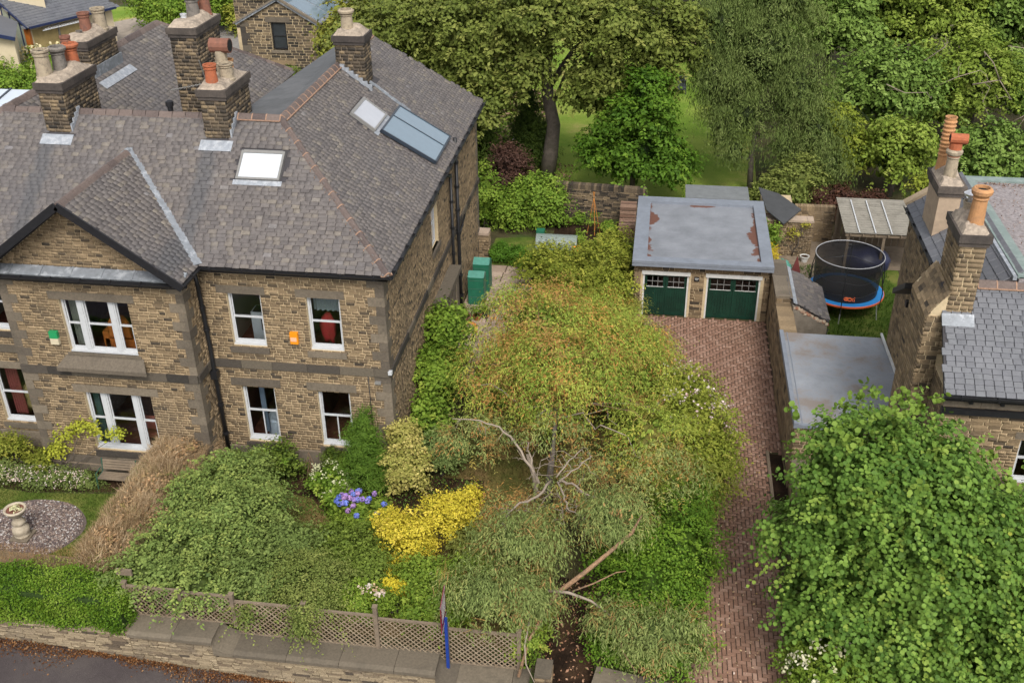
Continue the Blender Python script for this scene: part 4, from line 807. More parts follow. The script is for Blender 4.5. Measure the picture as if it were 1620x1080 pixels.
band(Nh, (XG, YG, 0), (24, YG, 0), (0, -1, 0), 6.0, 6.17, .03, 1.2, 'eaves_stone', M['dressed'])
# front slate roof
FS = .93; cf = 1/math.hypot(1, FS); vf = np.array([0, cf, FS*cf]); ZF = 6.57; X0_, Y0_, Y1_ = 16.07, -3.17, -.85
slope_plane(Nh, [(X0_, Y0_, ZF), (32, Y0_, ZF), (32, Y1_, ZF+FS*2.32), (X0_, Y1_, ZF+FS*2.32)], .1)
pcs = []; q1 = lambda x, y: (x-X0_, (y-Y0_)/cf)
slates(pcs, (X0_, Y0_, ZF), (1, 0, 0), vf, [q1(X0_, Y0_), q1(30, Y0_), q1(30, Y1_), q1(16.9, Y1_), q1(16.86, -1.45), q1(X0_, -1.5)], .25, .155, th=.012, jit=.004, wv=.06)
emit(Nh, 'roof_slate', 'roof_slates', M['slate_blue'], pcs, 300)
b = B(); b.obox((16.46, -1.68, ZF+FS*1.49+.04), ((1, 0, 0), vf, np.cross((1, 0, 0), vf)), (.42, .18, .015)); b.build('flashing', M['lead'], Nh)
ridge_tiles(Nh, (17.0, -.83, 8.75), (28, -.83, 8.75), .34, .5, lift=.04)
gutter(Nh, (16.05, Y0_-.07, ZF-.02), (30, Y0_-.07, ZF-.02), (0, -1, 0), .075); b = B(); b.box(16.1, 30, Y0_+.01, Y0_+.13, ZF-.22, ZF-.04); b.build('fascia', M['iron'], Nh)
# mansard slope towards the camera's left and the flat top
XF = 18.05; ZT = 9.0; ml = math.hypot(XF-16.6, ZT-ZN); vm = np.array([(XF-16.6)/ml, 0, (ZT-ZN)/ml])
slope_plane(Nh, [(16.6, 6.6, ZN), (16.6, -.8, ZN), (XF, -.8, ZT), (XF, 6.6, ZT)], .1); pcs = []
slates(pcs, (16.6, 6.6, ZN), (0, -1, 0), vm, [(0, 0), (6.0, 0), (6.0, ml*.2), (7.4, ml*.3), (7.4, ml), (0, ml)], .42, .27, th=.012, jit=.003, wv=.05); emit(Nh, 'side_slate', 'side_slates', M['slate_blue'], pcs, 120)

b = B(); b.box(XF, 34, -.85, 6.55, ZT-.4, ZT-.03); b.build('flat_roof', plain('gravel_roof', (.24, .215, .215), .95, .75, 11, bumps=.9, stain=(.13, .09, .07), stscale=5, stamt=.8, stlo=.56), Nh)
b = B(); b.box(XF-.05, XF+.42, -.85, 6.6, ZT-.06, ZT+.03); b.box(XF+.42, 34, 6.2, 6.6, ZT-.06, ZT+.03); b.build('green_roof_edge', plain('greenish_flashing', (.17, .215, .2), .7, .2, 4, stain=(.25, .29, .27), stscale=2), Nh)
b = B(); b.box(XF-.16, XF-.06, -.85, 6.5, ZT-.12, ZT+.0); b.build('roof_edge_strip', M['leadlight'], Nh)
P = np.column_stack([rng.uniform(XF+.5, 26, 2600), rng.uniform(-.8, 6.1, 2600), np.full(2600, ZT-.02)]); P[:900, 1] = 6.1-rng.exponential(.15, 900)
scatter_flat('leaf_debris', P, .06, [(.12, .07, .05), (.2, .13, .1), (.34, .26, .2)], M['twig'], Nh, kind='stuff')
gutter(Nh, (16.52, 6.5, ZN-.04), (16.52, .6, ZN-.04), (-1, 0, 0), .07)
b = B(); b.beam((16.5, 6.62, ZN+.02), (18.0, 6.62, ZT+.02), .34, .1); b.build('verge_coping', plain('tan_coping', (.34, .26, .17), .9, .4, 6, stain=(.2, .15, .1)), Nh)
b = B(); b.add([(15.98, 3.9, 6.1), (16.74, 3.9, 6.1), (16.74, 2.5, 7.0), (15.98, 2.5, 7.0), (15.98, 3.9, 5.9), (16.74, 3.9, 5.9), (16.74, 2.5, 6.8), (15.98, 2.5, 6.8)], [(0, 1, 2, 3), (7, 6, 5, 4), (0, 4, 5, 1), (1, 5, 6, 2), (2, 6, 7, 3), (3, 7, 4, 0)]); b.build('lean_to_canopy', M['iron'], Nh)
pipe(Nh, [(16.68, 3.9, 6.0), (16.68, 4.0, 5.3), (16.68, 4.05, 2.6)], .03); b = B(); b.box(16.6, 16.72, 4.3, 4.5, 5.2, 5.4); b.build('vent', M['iron'], Nh)
# chimneys of the right house
chimney(Nh, 16.75, 17.42, 3.6, 5.1, 7.4, 9.45, [(17.05, 4.05, .16, .9, M['buff'], 1), (16.95, 4.75, .145, 1.6, M['orangeclay'], 2)], rendered=M['render'])
ckA = [o for o in Nh.children if o.name.startswith('chimney')][-1]
b = B(); b.tube([(17.05, 4.05, 10.6), (17.05, 4.05, 11.0)], .19, 12); b.tube([(16.85, 4.05, 11.15), (17.35, 4.0, 11.15)], .16, 12); b.build('cowl', M['terra'], ckA); b = B(); b.tube([(16.84, 4.05, 11.15), (16.85, 4.05, 11.15)], .12, 12); b.build('cowl_mouth', M['soot'], ckA)
ckB = chimney(Nh, 16.16, 16.82, -1.49, -.05, 6.8, 10.1, [(16.53, -1.05, .175, 1.0, M['orangeclay'], 1), (16.47, -.4, .13, .42, M['buff'], 0)], brick='stone', mortar='mortar', ch=.14)
b = B(); b.lathe(16.47, -.4, [(.06, 10.8), (.06, 11.1), (.17, 11.1), (.19, 11.16), (.05, 11.25)], 14); b.build('steel_cowl', plain('steel', (.7, .7, .72), .3, .1, 4, metal=.8), ckB)
b = B(); b.beam((16.74, 3.55, 7.98), (17.5, 3.55, 8.5), .05, .12); b.build('flashing', M['leadlight'], Nh)
# ================================================================ garage
Ga = thing('garage', 'double stone garage with two pairs of dark green doors and grey painted flat roof', 'garage', (10.3, 15.5, 0))
GY = 12.29; d1 = (7.84, 9.76, -.01, 1.98); d2 = (10.5, 12.72, -.01, 1.98)
b = B(); wallgrid(b, 'x', GY+.012, GY+.3, 7.46, 13.08, 0, 2.5, (d1, d2)); b.box(7.46, 7.76, GY+.3, 18.9, 0, 2.5); b.box(12.78, 13.08, GY+.3, 18.9, 0, 2.5); b.box(7.76, 12.78, 18.6, 18.9, 0, 2.5); b.build('wall', M['mortar'], Ga)
pcs = []; courses(pcs, (7.45, GY, 0), (1, 0, 0), (0, -1, 0), 5.64, 0, 2.5, [(.3, 2.4, 0, 2.13), (2.95, 5.4, 0, 2.13)], ch=.13, bl=(.2, .5)); courses(pcs, (7.45, 18.9, 0), (0, -1, 0), (-1, 0, 0), 6.6, 0, 2.5, ch=.14, bl=(.2, .5)); courses(pcs, (13.1, GY, 0), (0, 1, 0), (1, 0, 0), 6.6, 0, 2.5, ch=.14, bl=(.2, .5))
emit(Ga, 'brick', 'brickwork', M['stone'], pcs, 300)
b = B(); b.box(7.36, 13.16, 11.95, 19.0, 2.5, 2.62); b.build('roof_slab', M['greypaint'], Ga)
mt, t, bs, o_ = newmat('painted_roof_with_rust')
g_ = N(t, 'ShaderNodeNewGeometry'); sx = N(t, 'ShaderNodeSeparateXYZ'); t.links.new(g_.outputs['Position'], sx.inputs[0])
ax = N(t, 'ShaderNodeMath', op='SUBTRACT'); t.links.new(sx.outputs[0], ax.inputs[0]); ax.inputs[1].default_value = 10.26; ab_ = N(t, 'ShaderNodeMath', op='ABSOLUTE'); t.links.new(ax.outputs[0], ab_.inputs[0])
ed = maprange(t, ab_.outputs[0], 1.6, 2.3, 0, .34); ed2 = maprange(t, sx.outputs[1], 17.6, 18.3, 0, .26); sm = N(t, 'ShaderNodeMath', op='MAXIMUM'); t.links.new(ed, sm.inputs[0]); t.links.new(ed2, sm.inputs[1])
ns = noise(t, .75, 5, .6, dist=.3); ad = N(t, 'ShaderNodeMath', op='ADD'); t.links.new(sm.outputs[0], ad.inputs[0]); t.links.new(ns, ad.inputs[1])
c = ramp(t, noise(t, .9, 6, .7), [(.3, (.145, .155, .17)), (.5, (.19, .20, .222)), (.7, (.235, .248, .27))])
c = mixc(t, maprange(t, ad.outputs[0], .80, .83), c, (.12, .052, .035, 1)); t.links.new(c, bs.inputs['Base Color']); bs.inputs['Roughness'].default_value = .6
wv_ = N(t, 'ShaderNodeMapping'); wv_.inputs['Scale'].default_value = (.6, 3.5, 1); t.links.new(g_.outputs['Position'], wv_.inputs[0]); bump(t, bs, noise(t, 2, 4, .6, wv_.outputs[0]), .4, .05)
b = B(); b.box(7.9, 12.7, 12.4, 18.4, 2.55, 2.635); b.build('roof_surface', mt, Ga)
b = B(); b.box(7.36, 7.96, 11.95, 19.0, 2.635, 2.75); b.box(12.66, 13.16, 11.95, 19.0, 2.635, 2.75); b.box(7.96, 12.66, 11.95, 12.42, 2.63, 2.745); b.box(7.96, 12.66, 18.4, 19.0, 2.63, 2.75)
for k in range(3): b.box(7.36, 13.16, 11.94+.002*k, 11.948, 2.5, 2.62)
b.build('parapet', M['greypaint'], Ga)
def garage_door(d):
    b = B(); x0, x1, z0, z1 = d; yf = GY+.1
    b.box(x0, x0+.07, yf-.06, yf+.1, 0, z1); b.box(x1-.07, x1, yf-.06, yf+.1, 0, z1); b.box(x0-.05, x1+.05, yf-.14, yf+.1, z1+.001, z1+.17); fr = b.build('door_frame', M['pvc'], Ga)
    m_ = (x0+x1)/2
    for (a, c) in ((x0+.08, m_-.006), (m_+.006, x1-.08)):
        b = B(); zt = z1-.02; zg = z1-.62
        b.box(a, a+.1, yf, yf+.05, .03, zt); b.box(c-.1, c, yf, yf+.05, .03, zt); b.box(a+.1, c-.1, yf+.001, yf+.05, zt-.1, zt); b.box(a+.1, c-.1, yf+.001, yf+.05, zg-.08, zg); b.box(a+.1, c-.1, yf+.001, yf+.05, .03, .17)
        lf = b.build('door_leaf', M['green'], Ga)
        w = (c-a-.2)/7
        for k in range(7): b = B(); b.box(a+.1+k*w+.004, a+.1+(k+1)*w-.004, yf+.012, yf+.04, .17, zg-.08); b.build('board', M['green'], lf)
        pw = (c-a-.2)/3; ph = (zt-.1-zg)/2
        for i in range(3):
            for j in range(2):
                b = B(); b.add([(a+.1+i*pw, yf+.03, zg+j*ph), (a+.1+(i+1)*pw, yf+.03, zg+j*ph), (a+.1+(i+1)*pw, yf+.03, zg+(j+1)*ph), (a+.1+i*pw, yf+.03, zg+(j+1)*ph)], [(0, 1, 2, 3)]); b.build('pane', M['glass'], lf)
        for i in (1, 2): b = B(); b.box(a+.1+i*pw-.012, a+.1+i*pw+.012, yf+.012, yf+.035, zg, zt-.1); b.build('glazing_bar', M['greyframe'], lf)
        b = B(); b.box(a+.1, c-.1, yf+.010, yf+.036, zg+ph-.012, zg+ph+.012); b.build('glazing_bar', M['greyframe'], lf); b = B(); b.box(a+.08, c-.08, yf-.012, yf+.0, zg-.005, zg+.02); b.build('sill_bead', M['pvc'], lf)
    return fr
garage_door(d1); garage_door(d2)
b = B(); b.box(9.98, 10.18, GY-.06, GY-.02, 1.78, 1.98); pl_ = b.build('number_plate', M['iron'], Ga); b = B(); b.box(10.0, 10.16, GY-.066, GY-.061, 1.9, 1.925); b.box(10.02, 10.13, GY-.066, GY-.061, 1.84, 1.86); b.build('plate_text', M['pvc'], pl_)
b = B(); b.box(7.77, 12.77, GY+.6, 18.5, 0, .02); b.build('garage_floor', M['soil'], Ga)
# ================================================================ outbuildings
Ob = thing('outbuilding', 'low flat-roofed outbuilding with smooth grey roof between the driveway wall and the right house', 'outbuilding', (14.9, 3.8, 0))
b = B(); b.box(13.07, 16.7, .85, 6.75, 0, 2.5); b.build('wall', M['mortar'], Ob); pcs = []
courses(pcs, (13.06, 6.9, 0), (0, -1, 0), (-1, 0, 0), 6.1, 0, 2.5, ch=.17, bl=(.25, .6)); courses(pcs, (13.06, .85, 0), (1, 0, 0), (0, -1, 0), 3.6, 0, 2.5, ch=.15); emit(Ob, 'stone', 'stonework', M['stone'], pcs, 150)
rm = plain('grey_felt_roof', (.25, .265, .29), .6, .35, 2.2, bumps=.3, stain=(.2, .165, .14), stscale=.55, stamt=.9, stlo=.48)
b = B(); b.box(13.0, 16.72, .78, 6.82, 2.5, 2.6); b.build('flat_roof', rm, Ob); b = B(); b.box(12.98, 13.12, .74, 6.86, 2.48, 2.68); b.box(13.12, 16.72, .74, .84, 2.5, 2.625); b.build('roof_edge', M['greypaint'], Ob)
b = B(); b.box(13.24, 13.27, .84, 6.82, 2.6, 2.615); b.build('roof_seam', M['greypaint'], Ob); b = B(); b.beam((16.62, 6.9, 2.72), (16.72, 3.2, 2.66), .07, .08); b.build('white_gutter', M['pvc'], Ob)
Sh = thing('lean_to_shed', 'small cement-rendered lean-to shed with sloping stone-slate roof beside the trampoline', 'shed', (14.4, 11, 0))
b = B(); b.add([(13.72, 9.2, 0), (15.1, 9.2, 0), (15.1, 12.4, 0), (13.72, 12.4, 0), (13.72, 9.2, 2.35), (15.1, 9.2, 1.65), (15.1, 12.4, 1.65), (13.72, 12.4, 2.35)], [(0, 1, 5, 4), (1, 2, 6, 5), (2, 3, 7, 6), (3, 0, 4, 7), (4, 5, 6, 7)]); b.build('wall', M['cement'], Sh)
sv = np.array([1.45, 0, -.72]); sv /= np.linalg.norm(sv); pcs = []
slates(pcs, (15.2, 9.5, 1.72), (0, 1, 0), -sv, [(0, 0), (2.95, 0), (3.2, 1.62), (.2, 1.62)], .26, .17); emit(Sh, 'roof_slate', 'roof_slates', M['slate'], pcs, 120)
b = B(); b.slab([(15.2, 9.45, 1.72), (15.2, 12.6, 1.72), (13.75, 12.7, 2.44), (13.75, 9.65, 2.44)], .06); b.build('roof_slope', M['slate_back'], Sh)
b = B(); b.obox((13.82, 11.1, 2.44), (sv, (0, 1, 0), np.cross(sv, (0, 1, 0))), (.08, 1.62, .02)); b.build('flashing', M['leadlight'], Sh)
pcs = []
for k in range(26): a = k/26; pcs.append(((13.8+1.35*a+random.uniform(-.03, .03), 9.3+random.uniform(-.08, .05), 2.36-.68*a+random.uniform(-.05, .03)), ((1, 0, 0), (0, 1, 0), (0, 0, 1)), (.06, .07, .035)))
emit(Sh, 'broken_brick', 'broken_bricks', piece_mat('broken_brick', [(0, (.22, .09, .05)), (.5, (.3, .2, .14)), (1, (.36, .3, .22))]), pcs, 0)
pipe(Sh, [(14.6, 9.12, .9), (15.05, 9.1, 1.15), (15.15, 9.2, 1.55)], .03)
# wall beside the drive
def stone_wall(name, label, p0, p1, thick, z0, z1, capL=.6, capt=.09, cap='dressed', mat='stone', mortar='mortar_dark', ch=.16, bl=(.2, .5), over=.05, both=True, lim=200, group=None, tops=None):
    p0 = np.array(p0, float); p1 = np.array(p1, float); c = (p0+p1)/2; t_ = thing(name, label, 'wall', (c[0], c[1], z0), group)
    d = p1-p0; L = np.linalg.norm(d); d /= L; n = np.array([d[1], -d[0]]); d3 = np.array([*d, 0]); n3 = np.array([*n, 0]); b = B()
    b.obox((c[0], c[1], (z0+z1)/2), (d3, n3, (0, 0, 1)), (L/2, thick/2-.012, (z1-z0)/2)); b.build('wall_core', M[mortar], t_); pcs = []
    a0 = np.array([*p0, 0])+n3*(thick/2); courses(pcs, a0, d3, n3, L, z0, z1, ch=ch, bl=bl)
    if both: a1 = np.array([*p1, 0])-n3*(thick/2); courses(pcs, a1, -d3, -n3, L, z0, z1, ch=ch, bl=bl)
    courses(pcs, np.array([*p0, 0])-n3*thick/2, n3, -d3, thick, z0, z1, ch=ch); courses(pcs, np.array([*p1, 0])+n3*thick/2, -n3, d3, thick, z0, z1, ch=ch)
    emit(t_, 'stone', 'stonework', M[mat], pcs, lim)
    if capt:
        a = 0
        while a < L-.02:
            l = min(capL*random.uniform(.8, 1.2), L-a); b = B(); cc2 = np.array([*p0, 0])+d3*(a+l/2); b.obox((cc2[0], cc2[1], z1+capt/2+random.uniform(0, .01)), (d3, n3, (0, 0, 1)), (l/2-.006, thick/2+over, capt/2)); b.build('coping_stone', M[cap], t_); a += l
    return t_
stone_wall('boundary_wall', 'high stone wall with flat coping at the end of the driveway between garage and lean-to shed', (13.42, 9.9), (13.42, 13.3), .55, 0, 2.4, 1.1)
stone_wall('boundary_wall', 'rough stone wall stretch between lean-to shed and grey outbuilding roof', (13.42, 6.9), (13.42, 9.85), .62, 0, 2.1, .4, .12, over=0, cap='stone')
stone_wall('boundary_wall', 'low stone wall at the lower end of the driveway beside the planting strip', (13.3, -2.5), (13.3, .7), .4, 0, 1.2, .8)
stone_wall('garden_wall', 'old rubble garden wall with dark upright coping behind the vegetable bed', (-.2, 23.1), (7.7, 22.5), .4, 0, 1.5, .13, .24, 'stone_dark', ch=.11, bl=(.15, .5), mat='stone_dark', mortar='mortar_dark', over=.0)
stone_wall('garden_wall', 'short garden wall with upright coping left of the pergola', (14.9, 21.0), (16.8, 21.0), .35, 0, 1.6, .13, .22, 'stone', ch=.11, over=0)
stone_wall('gate_pier', 'squat stone pier with flat cap at the back corner of the house', (-.1, 17.0), (.5, 17.0), .55, 0, 1.35, 1.0, .12, 'slab', ch=.14, bl=(.2, .4)); 
stone_wall('garden_wall', 'pale brick wall behind the trampoline with terracotta pots at its foot', (13.4, 19.3), (15.6, 19.3), .5, 0, 1.75, 1.0, .1, 'slab', ch=.095, bl=(.2, .3), mortar='mortar')
# dark felt roofed brick store behind the garage
St = thing('brick_store', 'red brick store with steep dark felt roof behind the right corner of the garage', 'shed', (14, 20.6, 0))
b = B(); b.box(13.3, 14.75, 19.6, 22.0, 0, 1.9); b.build('wall', M['mortar'], St); pcs = []; courses(pcs, (13.3, 19.58, 0), (1, 0, 0), (0, -1, 0), 1.45, 0, 1.9, ch=.09, bl=(.2, .24)); emit(St, 'brick', 'brickwork', piece_mat('red_brick', [(0, (.2, .08, .05)), (1, (.32, .14, .09))]), pcs, 60)
b = B(); b.slab([px(1200, 296, 2.5), px(1213, 332, 2.3), px(1240, 354, 1.95), px(1268, 331, 2.0), px(1232, 306, 2.3)], .06, (0, 0, 1)); b.build('felt_roof', plain('black_felt', (.05, .052, .055), .8, .35, 2.5), St)
Sf = thing('low_shed', 'low shed with plain grey roof right behind the garage', 'shed', (11, 21.8, 0)); b = B(); b.box(9.7, 12.5, 20.6, 22.0, 0, 2.1); b.build('wall', M['wood'], Sf); b = B(); b.box(9.6, 12.65, 20.4, 22.1, 2.1, 2.2); b.build('roof', plain('grey_felt', (.15, .16, .165), .8, .3, 3), Sf)
# pergola lean-to
Pe = thing('pergola', 'timber lean-to canopy with corrugated plastic roof and three white battens', 'canopy', (18, 18.6, 0))
for (x_, y_) in ((16.85, 17.0), (18.4, 17.0), (20.6, 17.0), (16.85, 20.4), (20.6, 20.4)): b = B(); b.box(x_-.06, x_+.06, y_-.06, y_+.06, 0, 2.2); b.build('post', M['wood'], Pe)
b = B(); b.box(16.7, 21, 16.92, 17.04, 2.1, 2.24); b.build('beam', M['wood'], Pe); b = B(); b.box(16.7, 21, 20.34, 20.46, 2.3, 2.44); b.build('beam', M['wood'], Pe)
for k in range(8): b = B(); b.beam((16.9+k*.55, 16.8, 2.2), (16.9+k*.55, 20.5, 2.44), .05, .1); b.build('rafter', M['wood'], Pe)
nx = 150; vs = []
for j in range(2):
    for i in range(nx+1): 
        x_ = 16.68; vs.append((16.66+4.3*j, 16.85+3.55*i/nx, 2.3+.24*i/nx+.025*math.sin(i*2*math.pi/10)))
b = B(); b.add(vs, [(i, i+1, nx+1+i+1, nx+1+i) for i in range(nx)]); b.build('corrugated_roof', plain('corrugated_plastic', (.19, .175, .145), .5, .35, 3, stain=(.1, .09, .07), stscale=2, stamt=.5), Pe)
for x_ in (17.28, 17.98, 18.68): b = B(); b.beam((x_, 16.84, 2.345), (x_, 20.1, 2.57), .05, .03); b.build('batten', M['white'], Pe)
for k in range(14): b = B(); b.box(16.9+k*.3, 17.14+k*.3, 20.5, 20.53, .1, 2.0+random.uniform(-.05, .05)); b.build('back_board', M['wood'], Pe)
# ================================================================ front boundary wall
Fw = thing('road_wall', 'long stone retaining wall along the road with stepped wide stone coping', 'wall', (-3, -8.4, -.4))
secs = [(-16, -5.55, .42), (-5.55, -3.1, .42), (-3.1, 3.1, .06), (3.1, 5.65, -.26)]
b = B(); [b.box(x0, x1, -8.60, -7.9, ROADZ(x1)-.1, z) for (x0, x1, z) in secs]; b.build('wall_core', plain('wall_joint', (.27, .21, .14), .95, .5, 6, stain=(.12, .1, .08), stscale=1), Fw); pcs = []
for (x0, x1, z) in secs: courses(pcs, (x0, -8.62, 0), (1, 0, 0), (0, -1, 0), x1-x0, ROADZ(x1)-.15, z, ch=.085, bl=(.2, .55), gap=.014)
emit(Fw, 'stone', 'stonework', piece_mat('wall_stone', [(0, (.05, .04, .032)), (.07, (.16, .12, .08)), (.4, (.23, .18, .115)), (1, (.31, .245, .16))], stain=(.1, .085, .07), stain_scale=.9, stain_amt=.7, stain_lo=.5), pcs, 300)
for (x0, x1, z) in secs[1:]:
    a = x0 if z < .4 else x0; x0_ = x0+(.55 if z < .4 else 0)
    a = x0_
    while a < x1-.05:
        l = min(1.45*random.uniform(.85, 1.15), x1-a); l = x1-a if x1-a-l < .5 else l; b = B()
        b.add([(a+.006, -8.74, z), (a+l-.006, -8.74, z), (a+l-.006, -8.74, z+.1), (a+.006, -8.74, z+.1), (a+.006, -8.62, z+.15), (a+l-.006, -8.62, z+.15), (a+l-.006, -7.9, z+.17), (a+.006, -7.9, z+.17), (a+.006, -7.9, z), (a+l-.006, -7.9, z)],
              [(0, 1, 2, 3), (3, 2, 5, 4), (4, 5, 6, 7), (7, 6, 9, 8), (0, 3, 4, 7, 8), (1, 9, 6, 5, 2), (0, 8, 9, 1)])
        b.build('coping_stone', M['copst'] if 'copst' in M else M.setdefault('copst', piece_mat('coping_stone', [(0, (.10, .083, .062)), (1, (.15, .124, .09))], stain=(.06, .052, .04), stain_scale=1.4, stain_amt=.6, stain_lo=.5, fineamt=.3)), Fw); a += l
for (xs, zt, zb) in ((-3.1, .42, .06), (3.1, .06, -.26)):      # concave ramps where the coping steps down
    n_ = 8; pts = [(xs+.55*(1-math.cos(math.pi/2*i/n_)), zt+.17-(zt-zb)*math.sin(math.pi/2*i/n_)) for i in range(n_+1)]; b = B(); vs = []
    for (x_, z_) in pts: vs += [(x_, -8.74, z_-.06), (x_, -7.9, z_), (x_, -8.74, zb), (x_, -7.9, zb)]
    fs = []
    for i in range(n_): q = i*4; fs += [(q, q+4, q+5, q+1), (q+2, q+6, q+4, q)]
    b.add(vs, fs); b.build('coping_ramp', M['copst'], Fw)
stone_wall('gate_stone', 'flat-topped stone block at the left side of the garden path entrance', (5.75, -8.35), (6.2, -8.35), .5, -.8, .35, 1, .1, 'copst', both=False, lim=0)
stone_wall('gate_stone', 'flat-topped stone block at the right side of the garden path entrance', (7.3, -8.45), (9.3, -8.8), .6, -.8, .35, 1.2, .1, 'copst', both=False, lim=0)
# leaf litter in the gutter
P = np.column_stack([rng.uniform(-12, 4, 9000), np.zeros(9000), np.zeros(9000)]); w_ = .18+.16*np.sin(P[:, 0]*1.3)+.1*np.sin(P[:, 0]*3.1); P[:, 1] = -8.66-np.abs(rng.normal(size=9000))*np.maximum(w_, .06)-.0; P[:, 2] = ROADZ(P[:, 0])+.01+rng.uniform(0, .04, 9000)
lt = scatter_flat('leaf_litter', P, .055, [(.035, .015, .007), (.09, .035, .012), (.15, .06, .02), (.3, .17, .08)], M['twig'], shape='leaf', kind='stuff'); tag(lt, 'brown fallen leaves and bud scales drifted along the foot of the road wall', 'leaf litter')
# ================================================================ lattice fence
Fe = thing('lattice_fence', 'diagonal lattice fence of grey weathered timber on top of the road wall', 'fence', (0, -8.0, .2))
posts = [-5.72, -4.15, -2.65, -.62, 1.38, 3.32, 5.27]; bz = [.58, .58, .58, .22, .22, -.1, -.1]; tz = [1.75, 1.68, 1.68, 1.6, 1.72, 1.33, 1.33]
pt = [(1.66, 1.66), (1.64, 1.6), (1.5, 1.42), (1.42, 1.42), (1.36, 1.3), (1.22, 1.2)]
for i, x_ in enumerate(posts): b = B(); b.box(x_-.055, x_+.055, -8.06, -7.95, bz[i]-.1, tz[i]); b.box(x_-.07, x_+.07, -8.075, -7.935, tz[i]+.001, tz[i]+.03); b.build('post', M['wood'], Fe)
for i in range(6):
    x0, x1 = posts[i]+.06, posts[i+1]-.06; zl = max(bz[i], bz[i+1]) if i != 4 else .22
    if i in (2,): zl = .24
    if i == 5: zl = -.08
    if i == 4: zl = .02
    zh = (pt[i][0]+pt[i][1])/2; b = B(); b.box(x0, x1, -8.04, -7.98, zh-.05, zh+.01); b.build('top_rail', M['wood'], Fe); b = B(); b.box(x0, x1, -8.03, -7.99, zl, zl+.04); b.build('bottom_rail', M['wood'], Fe)
    for s in (-1, 1):
        sp_ = .155; W_ = x1-x0; Hh = zh-zl; k = 0; u0 = -Hh
        while u0 < W_+Hh:
            # line x = u0 + t (s=1) or x = u0 - t + Hh ...
            if s == 1: t0, t1 = max(0, -u0), min(Hh, W_-u0); a = (x0+u0+t0, zl+t0); c = (x0+u0+t1, zl+t1)
            else: t0, t1 = max(0, u0-W_), min(Hh, u0); a = (x0+u0-t0, zl+t0); c = (x0+u0-t1, zl+t1)
            if t1-t0 > .06: yy = -8.012+.009*s; b = B(); b.beam((a[0], yy, a[1]), (c[0], yy, c[1]), .008, .032, (0, 1, 0) if False else (-s*(c[1]-a[1]), 0, abs(c[0]-a[0]))); b.build('lath', M['woodgrey'], Fe)
            u0 += sp_
b = B(); b.box(-5.95, -5.5, -7.9, -7.84, 1.9, 2.1); b.build('loose_board', M['wood'], Fe)
# estate agent's board
Sg = thing('estate_agent_board', 'blue post carrying a maroon estate agent board seen edge-on by the lattice fence', 'sign board', (3.36, -8.2, 0))
b = B(); b.box(3.31, 3.39, -8.24, -8.16, -.1, 1.75); b.build('post', plain('blue_paint', (.012, .04, .22), .4, .15, 8), Sg)
b = B(); bx = np.array([.07, -1.0, 0]); bx /= np.linalg.norm(bx); nb = np.array([-bx[1], bx[0], 0])*-1
c_ = np.array([3.31, -8.26, 2.08]); tl = np.array([.0, 0, 1.0])
b.obox(c_, (bx, tl, nb), (.42, .5, .012)); bd = b.build('board', plain('maroon_board', (.16, .012, .03), .35, .1, 5), Sg)
b = B(); b.obox(c_+tl*.46, (bx, tl, nb), (.42, .03, .014)); b.obox(c_+bx*.0-tl*.47, (bx, tl, nb), (.42, .03, .014)); b.build('board_edge', M['white'], bd)
for q in (.28, .14, 0, -.14): b = B(); b.obox(c_+tl*q-nb*.014, (bx, tl, nb), (.3, .03, .003)); b.obox(c_+tl*q+nb*.014, (bx, tl, nb), (.3, .03, .003)); b.build('lettering', M['white'], bd)
# ================================================================ trampoline
Tr = thing('trampoline', 'round black trampoline with blue and orange pad and tall safety net', 'trampoline', (16.5, 14.15, 0))
TX, TY, TRr = 16.5, 14.15, 1.66
def ring(b, cx, cy, z, r0, r1, z1=None, n=48):
    z1 = z if z1 is None else z1; vs = []
    for i in range(n): t = 2*math.pi*i/n; vs += [(cx+r0*math.cos(t), cy+r0*math.sin(t), z), (cx+r1*math.cos(t), cy+r1*math.sin(t), z1)]
    b.add(vs, [(2*i, 2*i+1, (2*i+3) % (2*n), (2*i+2) % (2*n)) for i in range(n)])
b = B(); ring(b, TX, TY, .80, 0.001, 1.36); b.build('mat', plain('trampoline_mat', (.022, .021, .022), .8, .3, 20), Tr)
b = B(); ring(b, TX, TY, .83, 1.34, 1.36); ring(b, TX, TY, .84, 1.36, 1.62, .82); b.build('pad', plain('blue_pad', (.018, .19, .48), .5, .1, 6), Tr)
b = B(); ring(b, TX, TY, .82, 1.62, 1.65, .80); ring(b, TX, TY, .80, 1.65, 1.65, .74); b.build('pad_edge', plain('orange_pad', (.6, .11, .03), .5, .1, 6), Tr)
b = B(); b.tube([(TX+1.6*math.cos(t), TY+1.6*math.sin(t), .74) for t in np.linspace(0, 2*math.pi, 40)], .025, 8); fr = b.build('frame', M['greyframe'], Tr)
for k in range(6):
    t = 2*math.pi*(k+.3)/6; c, s = math.cos(t), math.sin(t); b = B(); b.tube([(TX+1.6*c, TY+1.6*s, .74), (TX+1.72*c, TY+1.72*s, .02)], .022, 8); b.build('leg', plain('galvanised', (.45, .45, .45), .35, .1, 6, metal=.5), Tr)
    b = B(); b.tube([(TX+1.72*c, TY+1.72*s, .5), (TX+1.78*c, TY+1.78*s, 1.3), (TX+1.62*c, TY+1.62*s, 2.15), (TX+1.42*c, TY+1.42*s, 2.5)], .02, 8); b.build('net_pole', M['iron'], Tr)
b = B(); b.tube([(TX+1.42*math.cos(t), TY+1.42*math.sin(t), 2.5) for t in np.linspace(0, 2*math.pi, 49)], .02, 8); b.build('top_ring', plain('pale_tube', (.32, .32, .33), .35, .1, 6), Tr)
